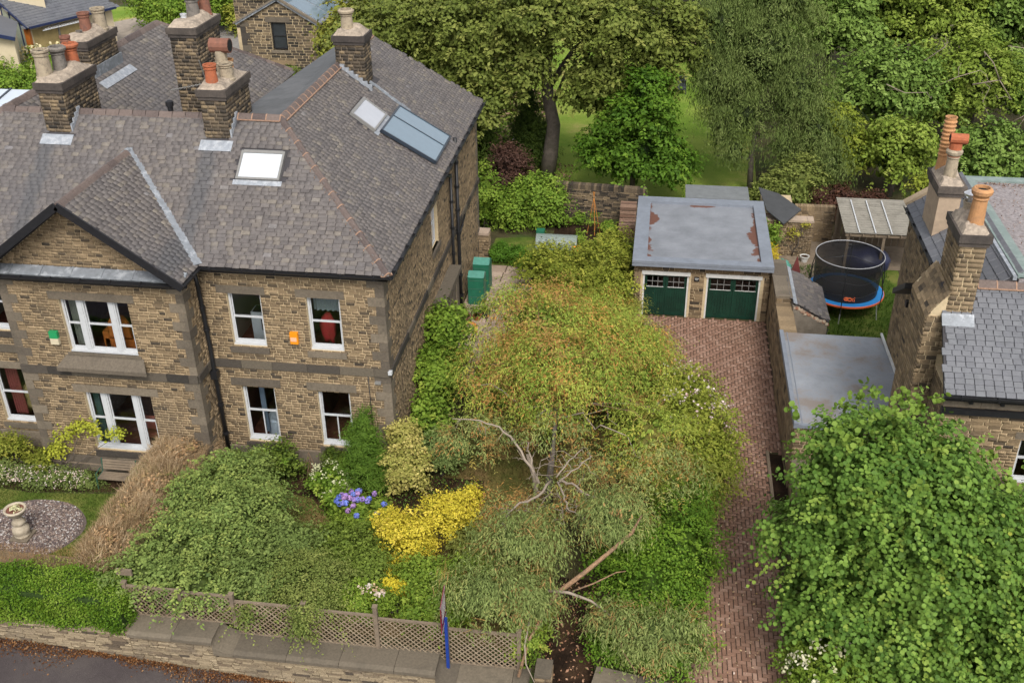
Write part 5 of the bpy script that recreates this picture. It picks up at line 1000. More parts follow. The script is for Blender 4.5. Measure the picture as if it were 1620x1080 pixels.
mn, t, bs, o_ = newmat('safety_net'); tr = N(t, 'ShaderNodeBsdfTransparent'); mx = N(t, 'ShaderNodeMixShader'); mx.inputs[0].default_value = .7; bs.inputs['Base Color'].default_value = (.015, .015, .017, 1); t.links.new(tr.outputs[0], mx.inputs[1]); t.links.new(bs.outputs[0], mx.inputs[2]); t.links.new(mx.outputs[0], o_.inputs[0])
b = B(); vs = []; n_ = 48
for (z, r) in ((.82, 1.34), (1.3, 1.36), (2.0, 1.4), (2.49, 1.42)):
    for i in range(n_): tt = 2*math.pi*i/n_; vs.append((TX+r*math.cos(tt), TY+r*math.sin(tt), z))
b.add(vs, [(j*n_+i, j*n_+(i+1) % n_, (j+1)*n_+(i+1) % n_, (j+1)*n_+i) for j in range(3) for i in range(n_)]); b.build('safety_net', mn, Tr, smooth=True)
for (z, r) in ((1.15, 1.36), (1.75, 1.39)): b = B(); b.tube([(TX+r*math.cos(q), TY+r*math.sin(q), z+.04*math.sin(6*q)) for q in np.linspace(0, 2*math.pi, 49)], .012, 6); b.build('net_band', M['iron'], Tr)
# orange emblem on the front of the net: ring shapes and strokes
b = B(); org = plain('orange_print', (.8, .16, .05), .6, .05)
def arc(b, cx, cz, r, a0, a1, w=.022, yy=0, n=16):
    pts = []
    for i in range(n+1): q = math.radians(a0+(a1-a0)*i/n); x_ = cx+r*math.cos(q); ang = (x_-TX)/1.37; pts.append((TX+1.375*math.sin(ang), TY-1.375*math.cos(ang), cz+r*.8*math.sin(q)))
    b.tube(pts, w, 6)
arc(b, TX-.14, 1.05, .085, 20, 340); arc(b, TX-.0, 1.04, .085, 40, 400); arc(b, TX-.14, 1.05, .03, 0, 360, .012); arc(b, TX+.17, 1.02, .07, 90, 95); b.tube([(TX+.13, TY-1.37, .96), (TX+.13, TY-1.37, 1.1)], .02, 6); b.tube([(TX+.2, TY-1.365, .94), (TX+.2, TY-1.365, 1.06)], .02, 6); b.tube([(TX+.2, TY-1.365, 1.12), (TX+.2, TY-1.365, 1.14)], .022, 6)
b.build('emblem', org, Tr)
# ================================================================ garden things
def lumpy(name, cx, cy, cz, rx, ry, rz, mat, parent=None, n=1, amp=.12, seed=0):
    b = B(); nu, nv = 20, 12; vs = []
    for j in range(nv+1):
        for i in range(nu):
            ph = math.pi*j/nv; th = 2*math.pi*i/nu; dx, dy, dz = math.sin(ph)*math.cos(th), math.sin(ph)*math.sin(th), math.cos(ph); r = 1+amp*math.sin(4*dx+seed)*math.cos(5*dy+seed)+amp*.5*math.sin(9*dz+6*dx)
            vs.append((cx+rx*dx*r, cy+ry*dy*r, max(0, cz+rz*dz*r)))
    b.add(vs, [(j*nu+i, j*nu+(i+1) % nu, (j+1)*nu+(i+1) % nu, (j+1)*nu+i) for j in range(nv) for i in range(nu)]); return b.build(name, mat, parent, smooth=True)
o = lumpy('garden_furniture_cover', 17.95, 17.6, .65, 1.05, .95, .7, plain('navy_cover', (.022, .026, .065), .4, .4, 3, bumps=.6), amp=.09); tag(o, 'dark navy fabric cover draped over garden furniture behind the trampoline', 'furniture cover')
# urn
Ur = thing('stone_urn', 'tall pale stone pedestal with a bowl planter standing on the round gravel patch', 'urn', (-11.0, -4.75, 0))
st = plain('cast_stone', (.42, .36, .27), .9, .35, 7, stain=(.25, .2, .14), stscale=4, stamt=.5)
b = B(); b.box(-11.3, -10.7, -5.05, -4.45, 0, .1); b.build('base', M['dressed'], Ur)
b = B(); b.lathe(-11.0, -4.75, [(.24, .1), (.24, .16), (.2, .2), (.27, .3), (.25, .42), (.17, .5), (.15, .56), (.22, .64), (.17, .7), (.13, .8), (.16, .88)], 24); b.build('pedestal', st, Ur, smooth=True)
b = B(); b.lathe(-11.0, -4.75, [(.16, .88), (.26, .98), (.3, 1.08), (.34, 1.12), (.34, 1.17), (.28, 1.17), (.26, 1.1), (.02, 1.08)], 28); b.build('bowl', st, Ur, smooth=True)
b = B(); b.lathe(-11.0, -4.75, [(.27, 1.1), (.27, 1.125)], 24); b.build('soil', plain('red_soil', (.15, .06, .04), .9, .4, 9), Ur)
foliage('succulent', Ur, [(-11.0, -4.75, 1.15, .12, .12, .06)], 160, .06, [(.3, .33, .28), (.45, .48, .42)], clus=.04, per=8, core=0)
# bench
Be = thing('garden_bench', 'slatted wooden garden bench with green metal ends below the bay window', 'bench', (-9.2, -1.75, 0))
for k in range(5): b = B(); b.box(-9.75, -8.6, -2.12+k*.085, -2.05+k*.085, .42, .445); b.build('seat_slat', M['wood'], Be)
for k in range(4): b = B(); b.obox((-9.175, -1.66+k*.025, .56+k*.09), ((1, 0, 0), (0, .26, .965), (0, -.965, .26)), (.575, .036, .012)); b.build('back_slat', M['wood'], Be)
gm = plain('green_cast_iron', (.03, .09, .06), .5, .2, 8)
for x_ in (-9.78, -8.57):
    b = B(); b.tube([(x_, -2.14, 0), (x_, -2.12, .4), (x_, -2.1, .62), (x_, -1.75, .64)], .02, 6); b.tube([(x_, -1.6, 0), (x_, -1.68, .42), (x_, -1.58, .9)], .02, 6); b.tube([(x_, -2.12, .42), (x_, -1.66, .42)], .018, 6); b.build('bench_end', gm, Be)
# green greenhouse covers
gg = plain('green_mesh_cover', (.018, .13, .075), .45, .35, 4, bumps=.5); gt = plain('green_pvc_top', (.08, .24, .19), .3, .4, 5, bumps=.6)
for (x0, x1, y0, y1, h, lab) in ((.28, .98, 12.3, 12.9, 1.55, 'small green zip-up plastic greenhouse nearer the camera against the house wall'), (.3, 1.02, 13.5, 14.2, 1.6, 'small green plastic greenhouse furthest back beside the stone pier')):
    t_ = thing('growhouse', lab, 'plastic greenhouse', ((x0+x1)/2, (y0+y1)/2, 0)); b = B()
    b.add([(x0, y0, 0), (x1, y0, 0), (x1, y1, 0), (x0, y1, 0), (x0, y0, h-.2), (x1, y0, h-.2), (x1, y1, h-.2), (x0, y1, h-.2)], [(0, 1, 5, 4), (1, 2, 6, 5), (2, 3, 7, 6), (3, 0, 4, 7)]); b.build('cover', gg, t_)
    b = B(); m_ = (y0+y1)/2; b.add([(x0-.01, y0-.01, h-.2), (x1+.01, y0-.01, h-.2), (x1+.01, y1+.01, h-.2), (x0-.01, y1+.01, h-.2), (x0, m_, h), (x1, m_, h)], [(0, 1, 5, 4), (2, 3, 4, 5), (1, 2, 5), (3, 0, 4)]); b.build('top', gt, t_)
    b = B()
    for q in ((x0, y0), (x1, y0), (x1, y1), (x0, y1)): b.tube([(q[0], q[1], 0), (q[0], q[1], h-.18)], .012, 6)
    for z in (.4, .8, 1.2): b.tube([(x0, y0, z), (x1, y0, z), (x1, y1, z)], .010, 5)
    b.build('frame', gm, t_)
def flowerpot(x, y, r, h, mat, label, pal=None, rim=1.12):
    t_ = thing('flower_pot', label, 'flower pot', (x, y, 0)); b = B(); b.lathe(x, y, [(r*.7, 0), (r, h*.85), (r*rim, h*.86), (r*rim, h), (r*.95, h), (r*.9, h-.05)], 18); b.build('pot', mat, t_, smooth=False); b = B(); b.lathe(x, y, [(r*.9, h-.06), (r*.9, h-.04)], 14); b.build('soil', M['soil'], t_)
    if pal: foliage('plant', t_, [(x, y, h+.2, r*1.1, r*1.1, .28)], 260, .07, pal, clus=.07, per=10, core=.3, bottom=-.3)
    return t_
flowerpot(.42, 10.55, .27, .42, M['redclay'], 'large brown terracotta pot with bare stems at the house wall', G_OLIVE)
flowerpot(.9, 10.95, .17, .26, M['terra'], 'small bright terracotta pot right of the larger brown one', G_MID)
flowerpot(1.2, 11.25, .22, .3, plain('navy_glaze', (.01, .015, .04), .25, .2, 5), 'dark navy glazed pot with leafy plant', G_MID)
flowerpot(.3, 9.0, .3, .35, plain('green_glaze', (.02, .07, .05), .3, .2, 5), 'dark green glazed pot beside the laurel on the patio')
flowerpot(2.35, 12.9, .2, .28, plain('navy_glaze2', (.012, .018, .05), .25, .2, 5), 'navy pot planted with pink and purple flowers at the patio edge', G_BRIGHT)
flowerpot(15.3, 18.5, .2, .3, M['pvc'], 'white plant pot at the foot of the pale brick wall')
flowerpot(17.6, 19.9, .2, .3, M['pvc'], 'white hanging pot in the shade under the canopy')
hz = plain('orange_hose', (.55, .22, .05), .4, .1, 9); b = B()
for k in range(5): b.tube([(.75+.27*math.cos(q)+.03*k, 9.55+.1*math.sin(q*1)+.02*k, .32+.28*math.sin(q)) for q in np.linspace(-.5, 3.9, 22)], .018, 6)
tag(b.build('hose', hz), 'coiled orange garden hose standing on the patio', 'hose')
b = B(); b.lathe(7.05, 13.2, [(.3, .45), (.38, .8), (.4, .85), (.34, .85), (.28, .5)], 20); b.lathe(7.05, 13.2, [(.2, 0), (.2, .45)], 12); tag(b.build('tub', plain('blue_plastic', (.02, .07, .42), .35, .1, 6)), 'bright blue plastic tub half hidden by shrubs left of the garage', 'tub')
# compost bin, cloche, toy, cane wigwams, trellis
Cb = thing('compost_bin', 'stepped compost bin of reddish horizontal boards by the garage corner', 'compost bin', (6.85, 20.3, 0))
for (y0, z_t, nn) in ((20.9, 1.35, 7), (20.0, .8, 4)):
    for k in range(nn): b = B(); b.box(6.45, 7.25, y0, y0+.03, .02+k*.19, .17+k*.19); b.build('board', M['planks'], Cb)
    for k in range(4): b = B(); b.box(6.45, 7.25, y0+.05+k*.2, y0+.2+k*.2, z_t-.05, z_t-.02); b.build('lid_board', M['planks'], Cb)
    b = B(); b.box(6.47, 6.5, y0+.04, y0+.85, 0, z_t-.06); b.box(7.2, 7.23, y0+.04, y0+.85, 0, z_t-.06); b.build('side_board', M['planks'], Cb)
Cl = thing('netted_frame', 'low netted vegetable frame with a green plastic box behind the shrubs', 'cloche', (3.4, 18.9, 0))
b = B()
for k in range(5): b.tube([(2.5+k*.5, 18.9+.5*math.cos(q), .55*math.sin(q)) for q in np.linspace(0, math.pi, 12)], .012, 6)
b.build('hoop', M['greyframe'], Cl); b = B(); nn = 12; vs = []
for j in range(2):
    for q in np.linspace(0, math.pi, nn): vs.append((2.5+j*2.0, 18.9+.51*math.cos(q), .56*math.sin(q)))
mn2 = mn.copy(); mn2.name = 'grey_net'; mn2.node_tree.nodes['Principled BSDF'].inputs['Base Color'].default_value = (.25, .3, .28, 1)
b.add(vs, [(i, i+1, nn+i+1, nn+i) for i in range(nn-1)]); b.build('netting', mn2, Cl); b = B(); b.box(2.45, 2.85, 19.2, 19.55, 0, .6); b.build('green_box', gg, Cl)
b = B(); b.tube([(4.3, 18.2, .05), (4.3, 18.2, .3), (4.7, 18.3, .3), (4.7, 18.3, .05)], .05, 8); b.tube([(4.3, 18.2, .05), (4.7, 18.3, .05)], .05, 8); tag(b.build('orange_frame', plain('orange_plastic_toy', (.8, .25, .02), .4, .05)), 'small bright orange plastic frame in the vegetable bed', 'toy')
for (cx, cy, lab) in ((5.15, 20.6, 'wigwam of bean canes in front of the rubble garden wall'),):
    t_ = thing('cane_wigwam', lab, 'bean canes', (cx, cy, 0))
    for k in range(5): q = 2*math.pi*k/5; b = B(); b.tube([(cx+.35*math.cos(q), cy+.35*math.sin(q), 0), (cx-.05*math.cos(q), cy-.05*math.sin(q), 2.2)], .012, 5); b.build('cane', hz, t_)
    foliage('bean_plant', t_, [(cx, cy, .6, .35, .35, .7)], 260, .1, G_BRIGHT, clus=.09, per=9, core=0)['kind'] = 'stuff'
Tl = thing('trellis', 'small fan of diamond trellis standing in the bed below the lower windows', 'trellis', (-2.75, -.85, 0))
for k in range(5):
    for s in (-1, 1): b = B(); b.beam((-2.75+s*(.35-.14*k), -.88+.01*s, .02+.0*k), (-2.75+s*(-.02*k), -.88+.01*s, 1.25-.2*k), .012, .025, (0, 1, 0)); b.build('lath', M['barkred'], Tl)
# scattered petals and fallen leaves on the paving
P = np.column_stack([rng.uniform(9.3, 13, 900), rng.uniform(-9, 4, 900), np.full(900, .05)]); P = np.array([p for p in P if inpoly(p[0], p[1], dpoly)])
tag(scatter_flat('fallen_petals', P, .075, [(.5, .38, .3), (.45, .3, .12), (.6, .5, .45)], M['petal'], kind='stuff'), 'pale petals and yellow leaves scattered over the driveway', 'fallen petals')
P = np.column_stack([rng.uniform(5.9, 7.25, 300), rng.uniform(-9.4, -4.6, 300), np.full(300, .03)])
tag(scatter_flat('fallen_leaves', P, .1, [(.3, .15, .08), (.45, .28, .18), (.25, .1, .06)], M['petal'], kind='stuff'), 'dry pinkish leaves scattered on the dark garden path', 'fallen leaves')
# stone sundries
o = lumpy('rock', 17.1, 9.0, .35, .35, .3, .3, M['gravelbase'], amp=.15); tag(o, 'pale grey boulder between yellow and orange shrubs beside the grey outbuilding', 'rock')
b = B(); b.box(9.2, 9.8, 44.2, 45.6, .35, .5); b.box(9.2, 9.8, 45.4, 45.6, .5, .95)
for q in ((9.22, 44.3), (9.75, 44.3), (9.22, 45.5), (9.75, 45.5)): b.box(q[0], q[0]+.06, q[1], q[1]+.06, 0, .35)
tag(b.build('garden_lounger', plain('charcoal_fabric', (.035, .04, .05), .7, .2, 5)), 'dark grey garden lounger alone on the far lawn', 'lounger')
# interior furniture glimpsed through the windows
Oc = thing('armchair', 'orange armchair just inside the upper bay window', 'armchair', (-8.75, -.2, 3.9)); om = plain('orange_velvet', (.55, .16, .025), .7, .3, 6)
b = B(); b.slab([(-9.1, -.55, 5.05), (-8.35, -.55, 5.05), (-8.4, -.55, 5.6), (-8.55, -.55, 5.82), (-8.9, -.55, 5.82), (-9.05, -.55, 5.6)], .12, (0, -1, 0)); b.build('backrest', om, Oc); b = B(); b.box(-9.3, -8.15, -.5, .15, 4.5, 4.95); b.build('seat', om, Oc)
for x_ in (-9.35, -8.25): b = B(); b.box(x_, x_+.2, -.5, .2, 4.4, 5.2); b.build('arm', om, Oc)
for (x_, z_) in ((-9.3, 3.9), (-8.2, 3.9)): b = B(); b.box(x_, x_+.07, -.5, -.43, z_, 4.5); b.build('leg', M['soot'], Oc)
Rc = thing('chair', 'salmon upholstered chair inside the lower bay window', 'chair', (-8.6, .1, .2)); rm_ = plain('salmon_fabric', (.5, .14, .09), .8, .2, 6)
b = B(); b.obox((-8.55, -.35, 1.62), ((1, 0, 0), (0, -.2, .98), (0, -.98, -.2)), (.32, .28, .05)); b.build('backrest', rm_, Rc); b = B(); b.box(-8.85, -8.2, -.3, .25, .95, 1.1); b.build('seat', rm_, Rc)
for (x_, y_) in ((-8.85, -.3), (-8.25, -.3), (-8.85, .2), (-8.25, .2)): b = B(); b.box(x_, x_+.05, y_, y_+.05, .2, .95); b.build('leg', M['soot'], Rc)
Ac = thing('air_conditioner', 'white portable air conditioner inside the upper window nearest the bay', 'air conditioner', (-4.4, .9, 3.9)); b = B(); b.box(-4.75, -4.2, .75, 1.25, 3.9, 5.55); b.build('casing', M['white'], Ac); b = B(); b.box(-4.7, -4.25, .78, 1.2, 5.551, 5.57); b.box(-4.42, -4.38, .735, .748, 4.9, 5.3); b.build('vent_panel', M['soot'], Ac)
o = lumpy('red_garment', -2.15, .75, 5.15, .26, .2, .55, plain('red_cloth', (.45, .03, .03), .8, .3, 5, bumps=.6), amp=.2); tag(o, 'red garment slumped behind the upper window nearest the house corner', 'garment')
Tb = thing('table', 'table under a white lace cloth inside the lower window left', 'table', (-4.4, 1.0, .2)); b = B(); b.lathe(-4.3, 1.0, [(.5, .75), (.48, 1.35), (.44, 1.4), (.01, 1.41)], 24); b.build('tablecloth', plain('lace_cloth', (.62, .66, .72), .8, .15, 9, bumps=.4), Tb)
for q in ((-4.6, .8), (-4.1, .8), (-4.6, 1.3), (-4.1, 1.3)): b = B(); b.box(q[0], q[0]+.06, q[1], q[1]+.06, .2, 1.3); b.build('leg', M['soot'], Tb)
o = lumpy('cushion_pile', -13.4, .95, 1.55, .5, .4, .6, plain('yellow_cloth', (.42, .31, .12), .85, .3, 5, bumps=.6), amp=.2); tag(o, 'heap of yellow and cream cushions behind the lower left window', 'cushions')
def curtain(x0, x1, y, z0, z1, mat, label):
    b = B(); n_ = 24; vs = []
    for j in range(2):
        for i in range(n_+1): vs.append((x0+(x1-x0)*i/n_, y+.05*math.sin(i*1.5), z1 if j else z0))
    b.add(vs, [(i, i+1, n_+1+i+1, n_+1+i) for i in range(n_)]); tag(b.build('curtain', mat, smooth=True), label, 'curtain')
curtain(-14.0, -13.5, .5, 1.0, 3.2, plain('red_stripe', (.3, .07, .06), .9, .3, 20), 'faded red curtain gathered at the side of the lower left window')
curtain(-10.1, -9.85, -.7, 1.0, 3.2, plain('teal_curtain', (.07, .14, .12), .9, .3, 20), 'dull green curtain at the left of the lower bay window')
curtain(-10.15, -9.85, -.7, 4.8, 6.6, plain('grey_curtain', (.25, .25, .2), .9, .3, 20), 'grey curtain at the left of the upper bay window')
curtain(-4.75, -4.55, .5, 1.0, 3.2, plain('blue_curtain', (.25, .3, .38), .9, .3, 20), 'pale blue curtain in the lower window nearest the bay')
curtain(-2.45, -1.5, .45, 5.95, 6.6, plain('blind_grey', (.26, .29, .29), .9, .3, 20), 'grey half-lowered blind in the upper window nearest the house corner')
# ================================================================ rear stone building
Rb = thing('stone_building', 'dark stone building with a gabled wing and glazed roof behind the main house', 'building', (-17.6, 43, 0))
mb = M['mortar']; b = B(); wallgrid(b, 'x', 41.01, 41.4, -20.3, -14.95, 0, 5.1, ((-18.2, -17.1, 3.2, 5.05), (-18.05, -17.0, .9, 2.2))); b.box(-15.35, -14.96, 41.4, 50, 0, 5.0); b.add([(-20.3, 41.01, 5.1), (-14.95, 41.01, 5.1), (-17.5, 41.01, 6.55), (-20.3, 41.3, 5.1), (-14.95, 41.3, 5.1), (-17.5, 41.3, 6.55)], [(0, 1, 2), (0, 2, 5, 3), (1, 4, 5, 2)])
b.box(-21.6, -16.8, 43.5, 50, 0, 7.6); b.build('wall', mb, Rb); pcs = []
courses(pcs, (-20.3, 41, 0), (1, 0, 0), (0, -1, 0), 5.35, 0, 5.1, [(2.1, 3.2, 3.2, 5.05), (2.25, 3.3, .9, 2.2)], ch=.19, bl=(.3, .7), gap=.03); courses(pcs, (-20.3, 41, 0), (1, 0, 0), (0, -1, 0), 5.35, 5.1, 6.45, [(2.1, 3.2, 5, 5.06)], ch=.19, bl=(.3, .7), gap=.03, top=lambda z: ((z-5.1)/1.45*2.8, 5.35-(z-5.1)/1.45*2.55))
courses(pcs, (-14.95, 41, 0), (0, 1, 0), (1, 0, 0), 9, 0, 5.0, ch=.19, bl=(.3, .7), gap=.03); courses(pcs, (-21.6, 43.48, 0), (1, 0, 0), (0, -1, 0), 4.8, 4.0, 7.6, [(1.3, 3.2, 6.0, 7.3)], ch=.19, bl=(.3, .7), gap=.03)
emit(Rb, 'brick', 'brickwork', M['stone_dark'], pcs, 250)
quoins(Rb, -20.3, 41, 1, 1, .1, 5.0, h=.42, mat=M['stringstone'], a=.6, c=.35)
for (x0, x1, z0, z1) in ((-18.15, -17.15, 3.25, 5.0), (-18.0, -17.05, .95, 2.15), (-20.3, -18.4, 6.0, 7.3)):
    yy = 41.1 if z1 < 6 else 43.3; b = B(); b.box(x0, x0+.07, yy, yy+.1, z0, z1); b.box(x1-.07, x1, yy, yy+.1, z0, z1); b.box(x0, x1, yy+.002, yy+.1, z1-.07, z1+.001); b.box(x0, x1, yy+.002, yy+.1, z0-.001, z0+.08); b.box(x0+.07, x1-.07, yy+.004, yy+.1, (z0+z1)/2-.03, (z0+z1)/2+.03); f_ = b.build('window', M['iron'], Rb)
    b = B(); b.add([(x0, yy+.06, z0), (x1, yy+.06, z0), (x1, yy+.06, z1), (x0, yy+.06, z1)], [(0, 1, 2, 3)]); b.build('pane', plain('dark_pane', (.03, .035, .04), .1, .5, 2, spec=.8), f_)
lintel(Rb, -18.5, -16.8, 5.05, 5.4, 41, M['dressed']); stonesill(Rb, -18.3, -17.0, 3.0, 3.2, 41); lintel(Rb, -18.4, -16.7, 2.2, 2.5, 41, M['stone'])
b = B(); b.slab([(-14.7, 40.8, 4.95), (-14.7, 50, 4.95), (-17.5, 50, 6.62), (-17.5, 40.8, 6.62)], .12); b.slab([(-20.6, 50, 4.95), (-20.6, 40.8, 4.95), (-17.5, 40.8, 6.62), (-17.5, 50, 6.62)], .12); b.build('roof', M['lead'], Rb)
for k in range(3): b = B(); b.slab([(-14.95, 41.4+k*2.3, 5.13), (-14.95, 43.5+k*2.3, 5.13), (-17.2, 43.5+k*2.3, 6.47), (-17.2, 41.4+k*2.3, 6.47)], .04); b.build('roof_glazing', M['solar'], Rb)
b = B(); b.beam((-20.7, 40.85, 4.98), (-17.5, 40.85, 6.7), .25, .1); b.beam((-14.6, 40.85, 4.98), (-17.5, 40.85, 6.7), .25, .1); b.build('verge_coping', M['dressed'], Rb)
pipe(Rb, [(-14.85, 40.92, 4.9), (-14.9, 40.9, 4.5), (-14.9, 40.9, 0)], .06)
# cream bungalow at the top left
Cm = thing('cream_bungalow', 'cream rendered bungalow with blue slate roof, orange-framed glazing and navy gutters at the top left', 'bungalow', (-39, 52, 0))
cr = plain('cream_render', (.52, .44, .30), .85, .12, 3); nv = plain('navy_paint', (.015, .025, .07), .4, .2, 5)
A0 = np.array([-38.6, 45.5, 3.1]); A1 = np.array([-35.2, 52.4, 3.1]); dd = (A1-A0)/np.linalg.norm(A1-A0); nn = np.array([dd[1], -dd[0], 0]); Lc = 7.7
back = -nn*4.5+np.array([0, 0, 2.4])
b = B(); b.slab([A0-dd*.2, A0+dd*(Lc+.2), A0+dd*(Lc+.2)+back, A0-dd*.2+back], .12); b.build('roof_slope', M['slate_back'], Cm); pcs = []; vb = back/np.linalg.norm(back)
slates(pcs, A0-dd*.2, dd, vb, [(0, 0), (Lc+.4, 0), (Lc+.4, 5.1), (0, 5.1)], .5, .3, jit=.002, wv=.05); emit(Cm, 'roof_slate', 'roof_slates', M['slate_blue'], pcs, 300, 7)
b = B(); c0 = A0-nn*.5; b.add([c0-[0, 0, 3.1], c0+dd*Lc-[0, 0, 3.1], c0+dd*Lc, c0, c0-nn*4-[0, 0, 3.1], c0-nn*4+[0, 0, 2.1]], [(0, 1, 2, 3), (0, 3, 5, 4)]); b.build('wall', cr, Cm)
b = B(); b.beam(A0+nn*.08, A0+dd*Lc+nn*.08, .14, .16); b.beam(A0+nn*.08-dd*.2, A0-dd*.2+back, .1, .14); b.build('gutter', nv, Cm)
ow = plain('orange_wood', (.4, .12, .02), .5, .2, 6); b = B(); q = A0-nn*.46; b.beam(q+dd*.1-[0, 0, 3.1], q+dd*.1, .3, .35, (1, 0, 0)); b.build('corner_post', ow, Cm)
gc = plain('gold_blind', (.33, .25, .11), .4, .4, 3); b = B(); q0 = A0-nn*.47; b.add([q0+dd*.5-[0, 0, 2.9], q0+dd*5-[0, 0, 2.9], q0+dd*5-[0, 0, .35], q0+dd*.5-[0, 0, .35]], [(0, 1, 2, 3)]); gl_ = b.build('glazing', gc, Cm)
for k in (2.7,): b = B(); b.beam(q0+dd*k+nn*.03-[0, 0, 3], q0+dd*k+nn*.03-[0, 0, .3], .12, .12, (1, 0, 0)); b.build('glazing_post', M['greyframe'], gl_)
b = B(); b.beam(A0+nn*.3+dd*.9-[0, 0, .35], A0+nn*.3+dd*4.5-[0, 0, .35], .08, .06)
for k in range(14): b.beam(A0+nn*.3+dd*(1.3+k*.24)-[0, 0, .35], A0-nn*.4+dd*(1.3+k*.24)-[0, 0, .3], .05, .05)
b.build('awning_bar', M['white'], Cm)
for k in (1.0, 2.1, 3.0): b = B(); z_ = 3.1+k*.45; b.beam(A0-nn*k-[0, 0, 3.1], A0-nn*k+[0, 0, k*.45], .1, .16, (1, 0, 0)); b.build('glazing_post', nv, Cm)
b = B(); q = A0-dd*.03; b.add([q-nn*.7-[0, 0, 3], q-nn*3-[0, 0, 3], q-nn*3+[0, 0, 1.1], q-nn*.7+[0, 0, 0]], [(0, 1, 2, 3)]); b.build('pane', plain('pale_glazing', (.3, .33, .26), .2, .3, 2), Cm)
b = B(); b.beam(A0-nn*.5+dd*(Lc-.8)+nn*.08-[0, 0, 3.1], A0-nn*.5+dd*(Lc-.8)+nn*.08-[0, 0, .1], .1, .1, (1, 0, 0)); b.build('downpipe', nv, Cm)
C2 = thing('cream_wing', 'low cream rendered wing with slate verge at the far left edge', 'building', (-41, 42, 0)); b = B(); b.slab([(-36.0, 39.6, 3.9), (-38.4, 44, 3.9), (-46, 46, 5.8), (-44, 38, 5.8)], .12); b.build('roof', M['slate_blue'], C2)
b = B(); b.slab([(-36.4, 39.9, 0), (-36.4, 39.9, 3.8), (-44, 38.6, 5.5), (-44, 38.6, 0)], .2); b.slab([(-36.4, 39.9, 0), (-38.6, 43.8, 0), (-38.6, 43.8, 3.8), (-36.4, 39.9, 3.8)], .2); b.build('wall', cr, C2); b = B(); b.beam((-36.0, 39.5, 3.85), (-44, 37.9, 5.75), .1, .25); b.build('barge_board', nv, C2)
b = B(); b.slab([(-46, 44.5, 0), (-38.7, 48.5, 0), (-38.7, 48.5, 5.2), (-46, 44.5, 7.5)], .2); b.build('gable_wall', cr, C2)
# conservatory roof at the left edge behind the ridge
Cv = thing('conservatory', 'white glazed conservatory roof at the left edge behind the ridge', 'conservatory', (-29, 26, 0)); b = B(); b.box(-33, -25.6, 22.5, 26, 0, 4.2); b.build('wall', cr, Cv)
for k in range(4): b = B(); b.slab([(-25.6-k*1.9, 21.4, 4.5), (-25.6-k*1.9, 24.9, 5.0), (-27.4-k*1.9, 24.9, 5.0), (-27.4-k*1.9, 21.4, 4.5)], .05, (0, -.1, 1)); b.build('roof_panel', plain('pale_panel', (.45, .5, .56), .3, .15, 3), Cv)
for k in range(5): b = B(); b.beam((-25.55-k*1.9, 21.4, 4.53), (-25.55-k*1.9, 24.95, 5.03), .09, .08); b.build('glazing_bar', M['darkframe'], Cv)
# ================================================================ vegetation
def plant(name, label, cat, blobs, n, size, pal, base=None, stems=3, bark='bark', part='foliage', group=None, sr=.04, **kw):
    bx = base if base else (blobs[0][0], blobs[0][1], 0); t_ = thing(name, label, cat, bx, group)
    foliage(part, t_, blobs, n, size, pal, **kw)
    if stems:
        b = B()
        for k in range(stems):
            bl = blobs[k % len(blobs)]; b.tube(wiggle((bx[0]+random.uniform(-.1, .1), bx[1]+random.uniform(-.1, .1), bx[2]), (bl[0]+random.uniform(-.4, .4)*bl[3], bl[1]+random.uniform(-.4, .4)*bl[4], bl[2]+random.uniform(0, .5)*bl[5]), 5, .06), np.linspace(sr, sr*.4, 6), 6)
        b.build('stem', M[bark], t_, smooth=True)
    return t_
def flowers(parent, blobs, n, r, pal, name='flower', shape='round', clus=.04, per=7, lim=None, up=(-.1, 1)):
    ncl = n; d = sph(ncl*3); d = d[(d[:, 2] > up[0]) & (d[:, 1] < .6)][:ncl]; w = np.array([b[3]*b[4] for b in blobs]); idx = rng.choice(len(blobs), len(d), p=w/w.sum()); Bb = np.array(blobs, float)[idx]
    C = Bb[:, :3]+d*Bb[:, 3:6]*rng.uniform(.98, 1.12, len(d))[:, None]; P = np.repeat(C, per, 0)+rng.normal(size=(len(d)*per, 3))*clus; D = np.repeat(d, per, 0)
    Nn = nrm(D+rng.normal(size=D.shape)*.5+[0, -.2, .3]); V, F, k = leaves_at(P, Nn, nrm(rng.normal(size=D.shape)), r, shape); c = np.repeat(palcol(pal, rng.uniform(0, 1, len(d))), per, 0)*(1+rng.uniform(-.1, .1, len(P)))[:, None]
    return npobj(name, V, F, M['petal'], parent, cols=np.repeat(c, k, 0), kind='stuff')
def tree(name, label, cat, trunk, limbs, blobs, n, size, pal, bark='bark', group=None, tr=(.3, .12), seg=12, twigs=0, **kw):
    t_ = thing(name, label, cat, trunk[0], group); b = B(); b.tube(trunk, np.linspace(tr[0], tr[1], len(trunk)), seg); b.build('trunk', M[bark], t_, smooth=True)
    for lb in limbs: b = B(); b.tube(lb[0], np.linspace(lb[1], lb[2], len(lb[0])), 8); b.build('branch', M[bark], t_, smooth=True)
    foliage('crown', t_, blobs, n, size, pal, **kw); return t_
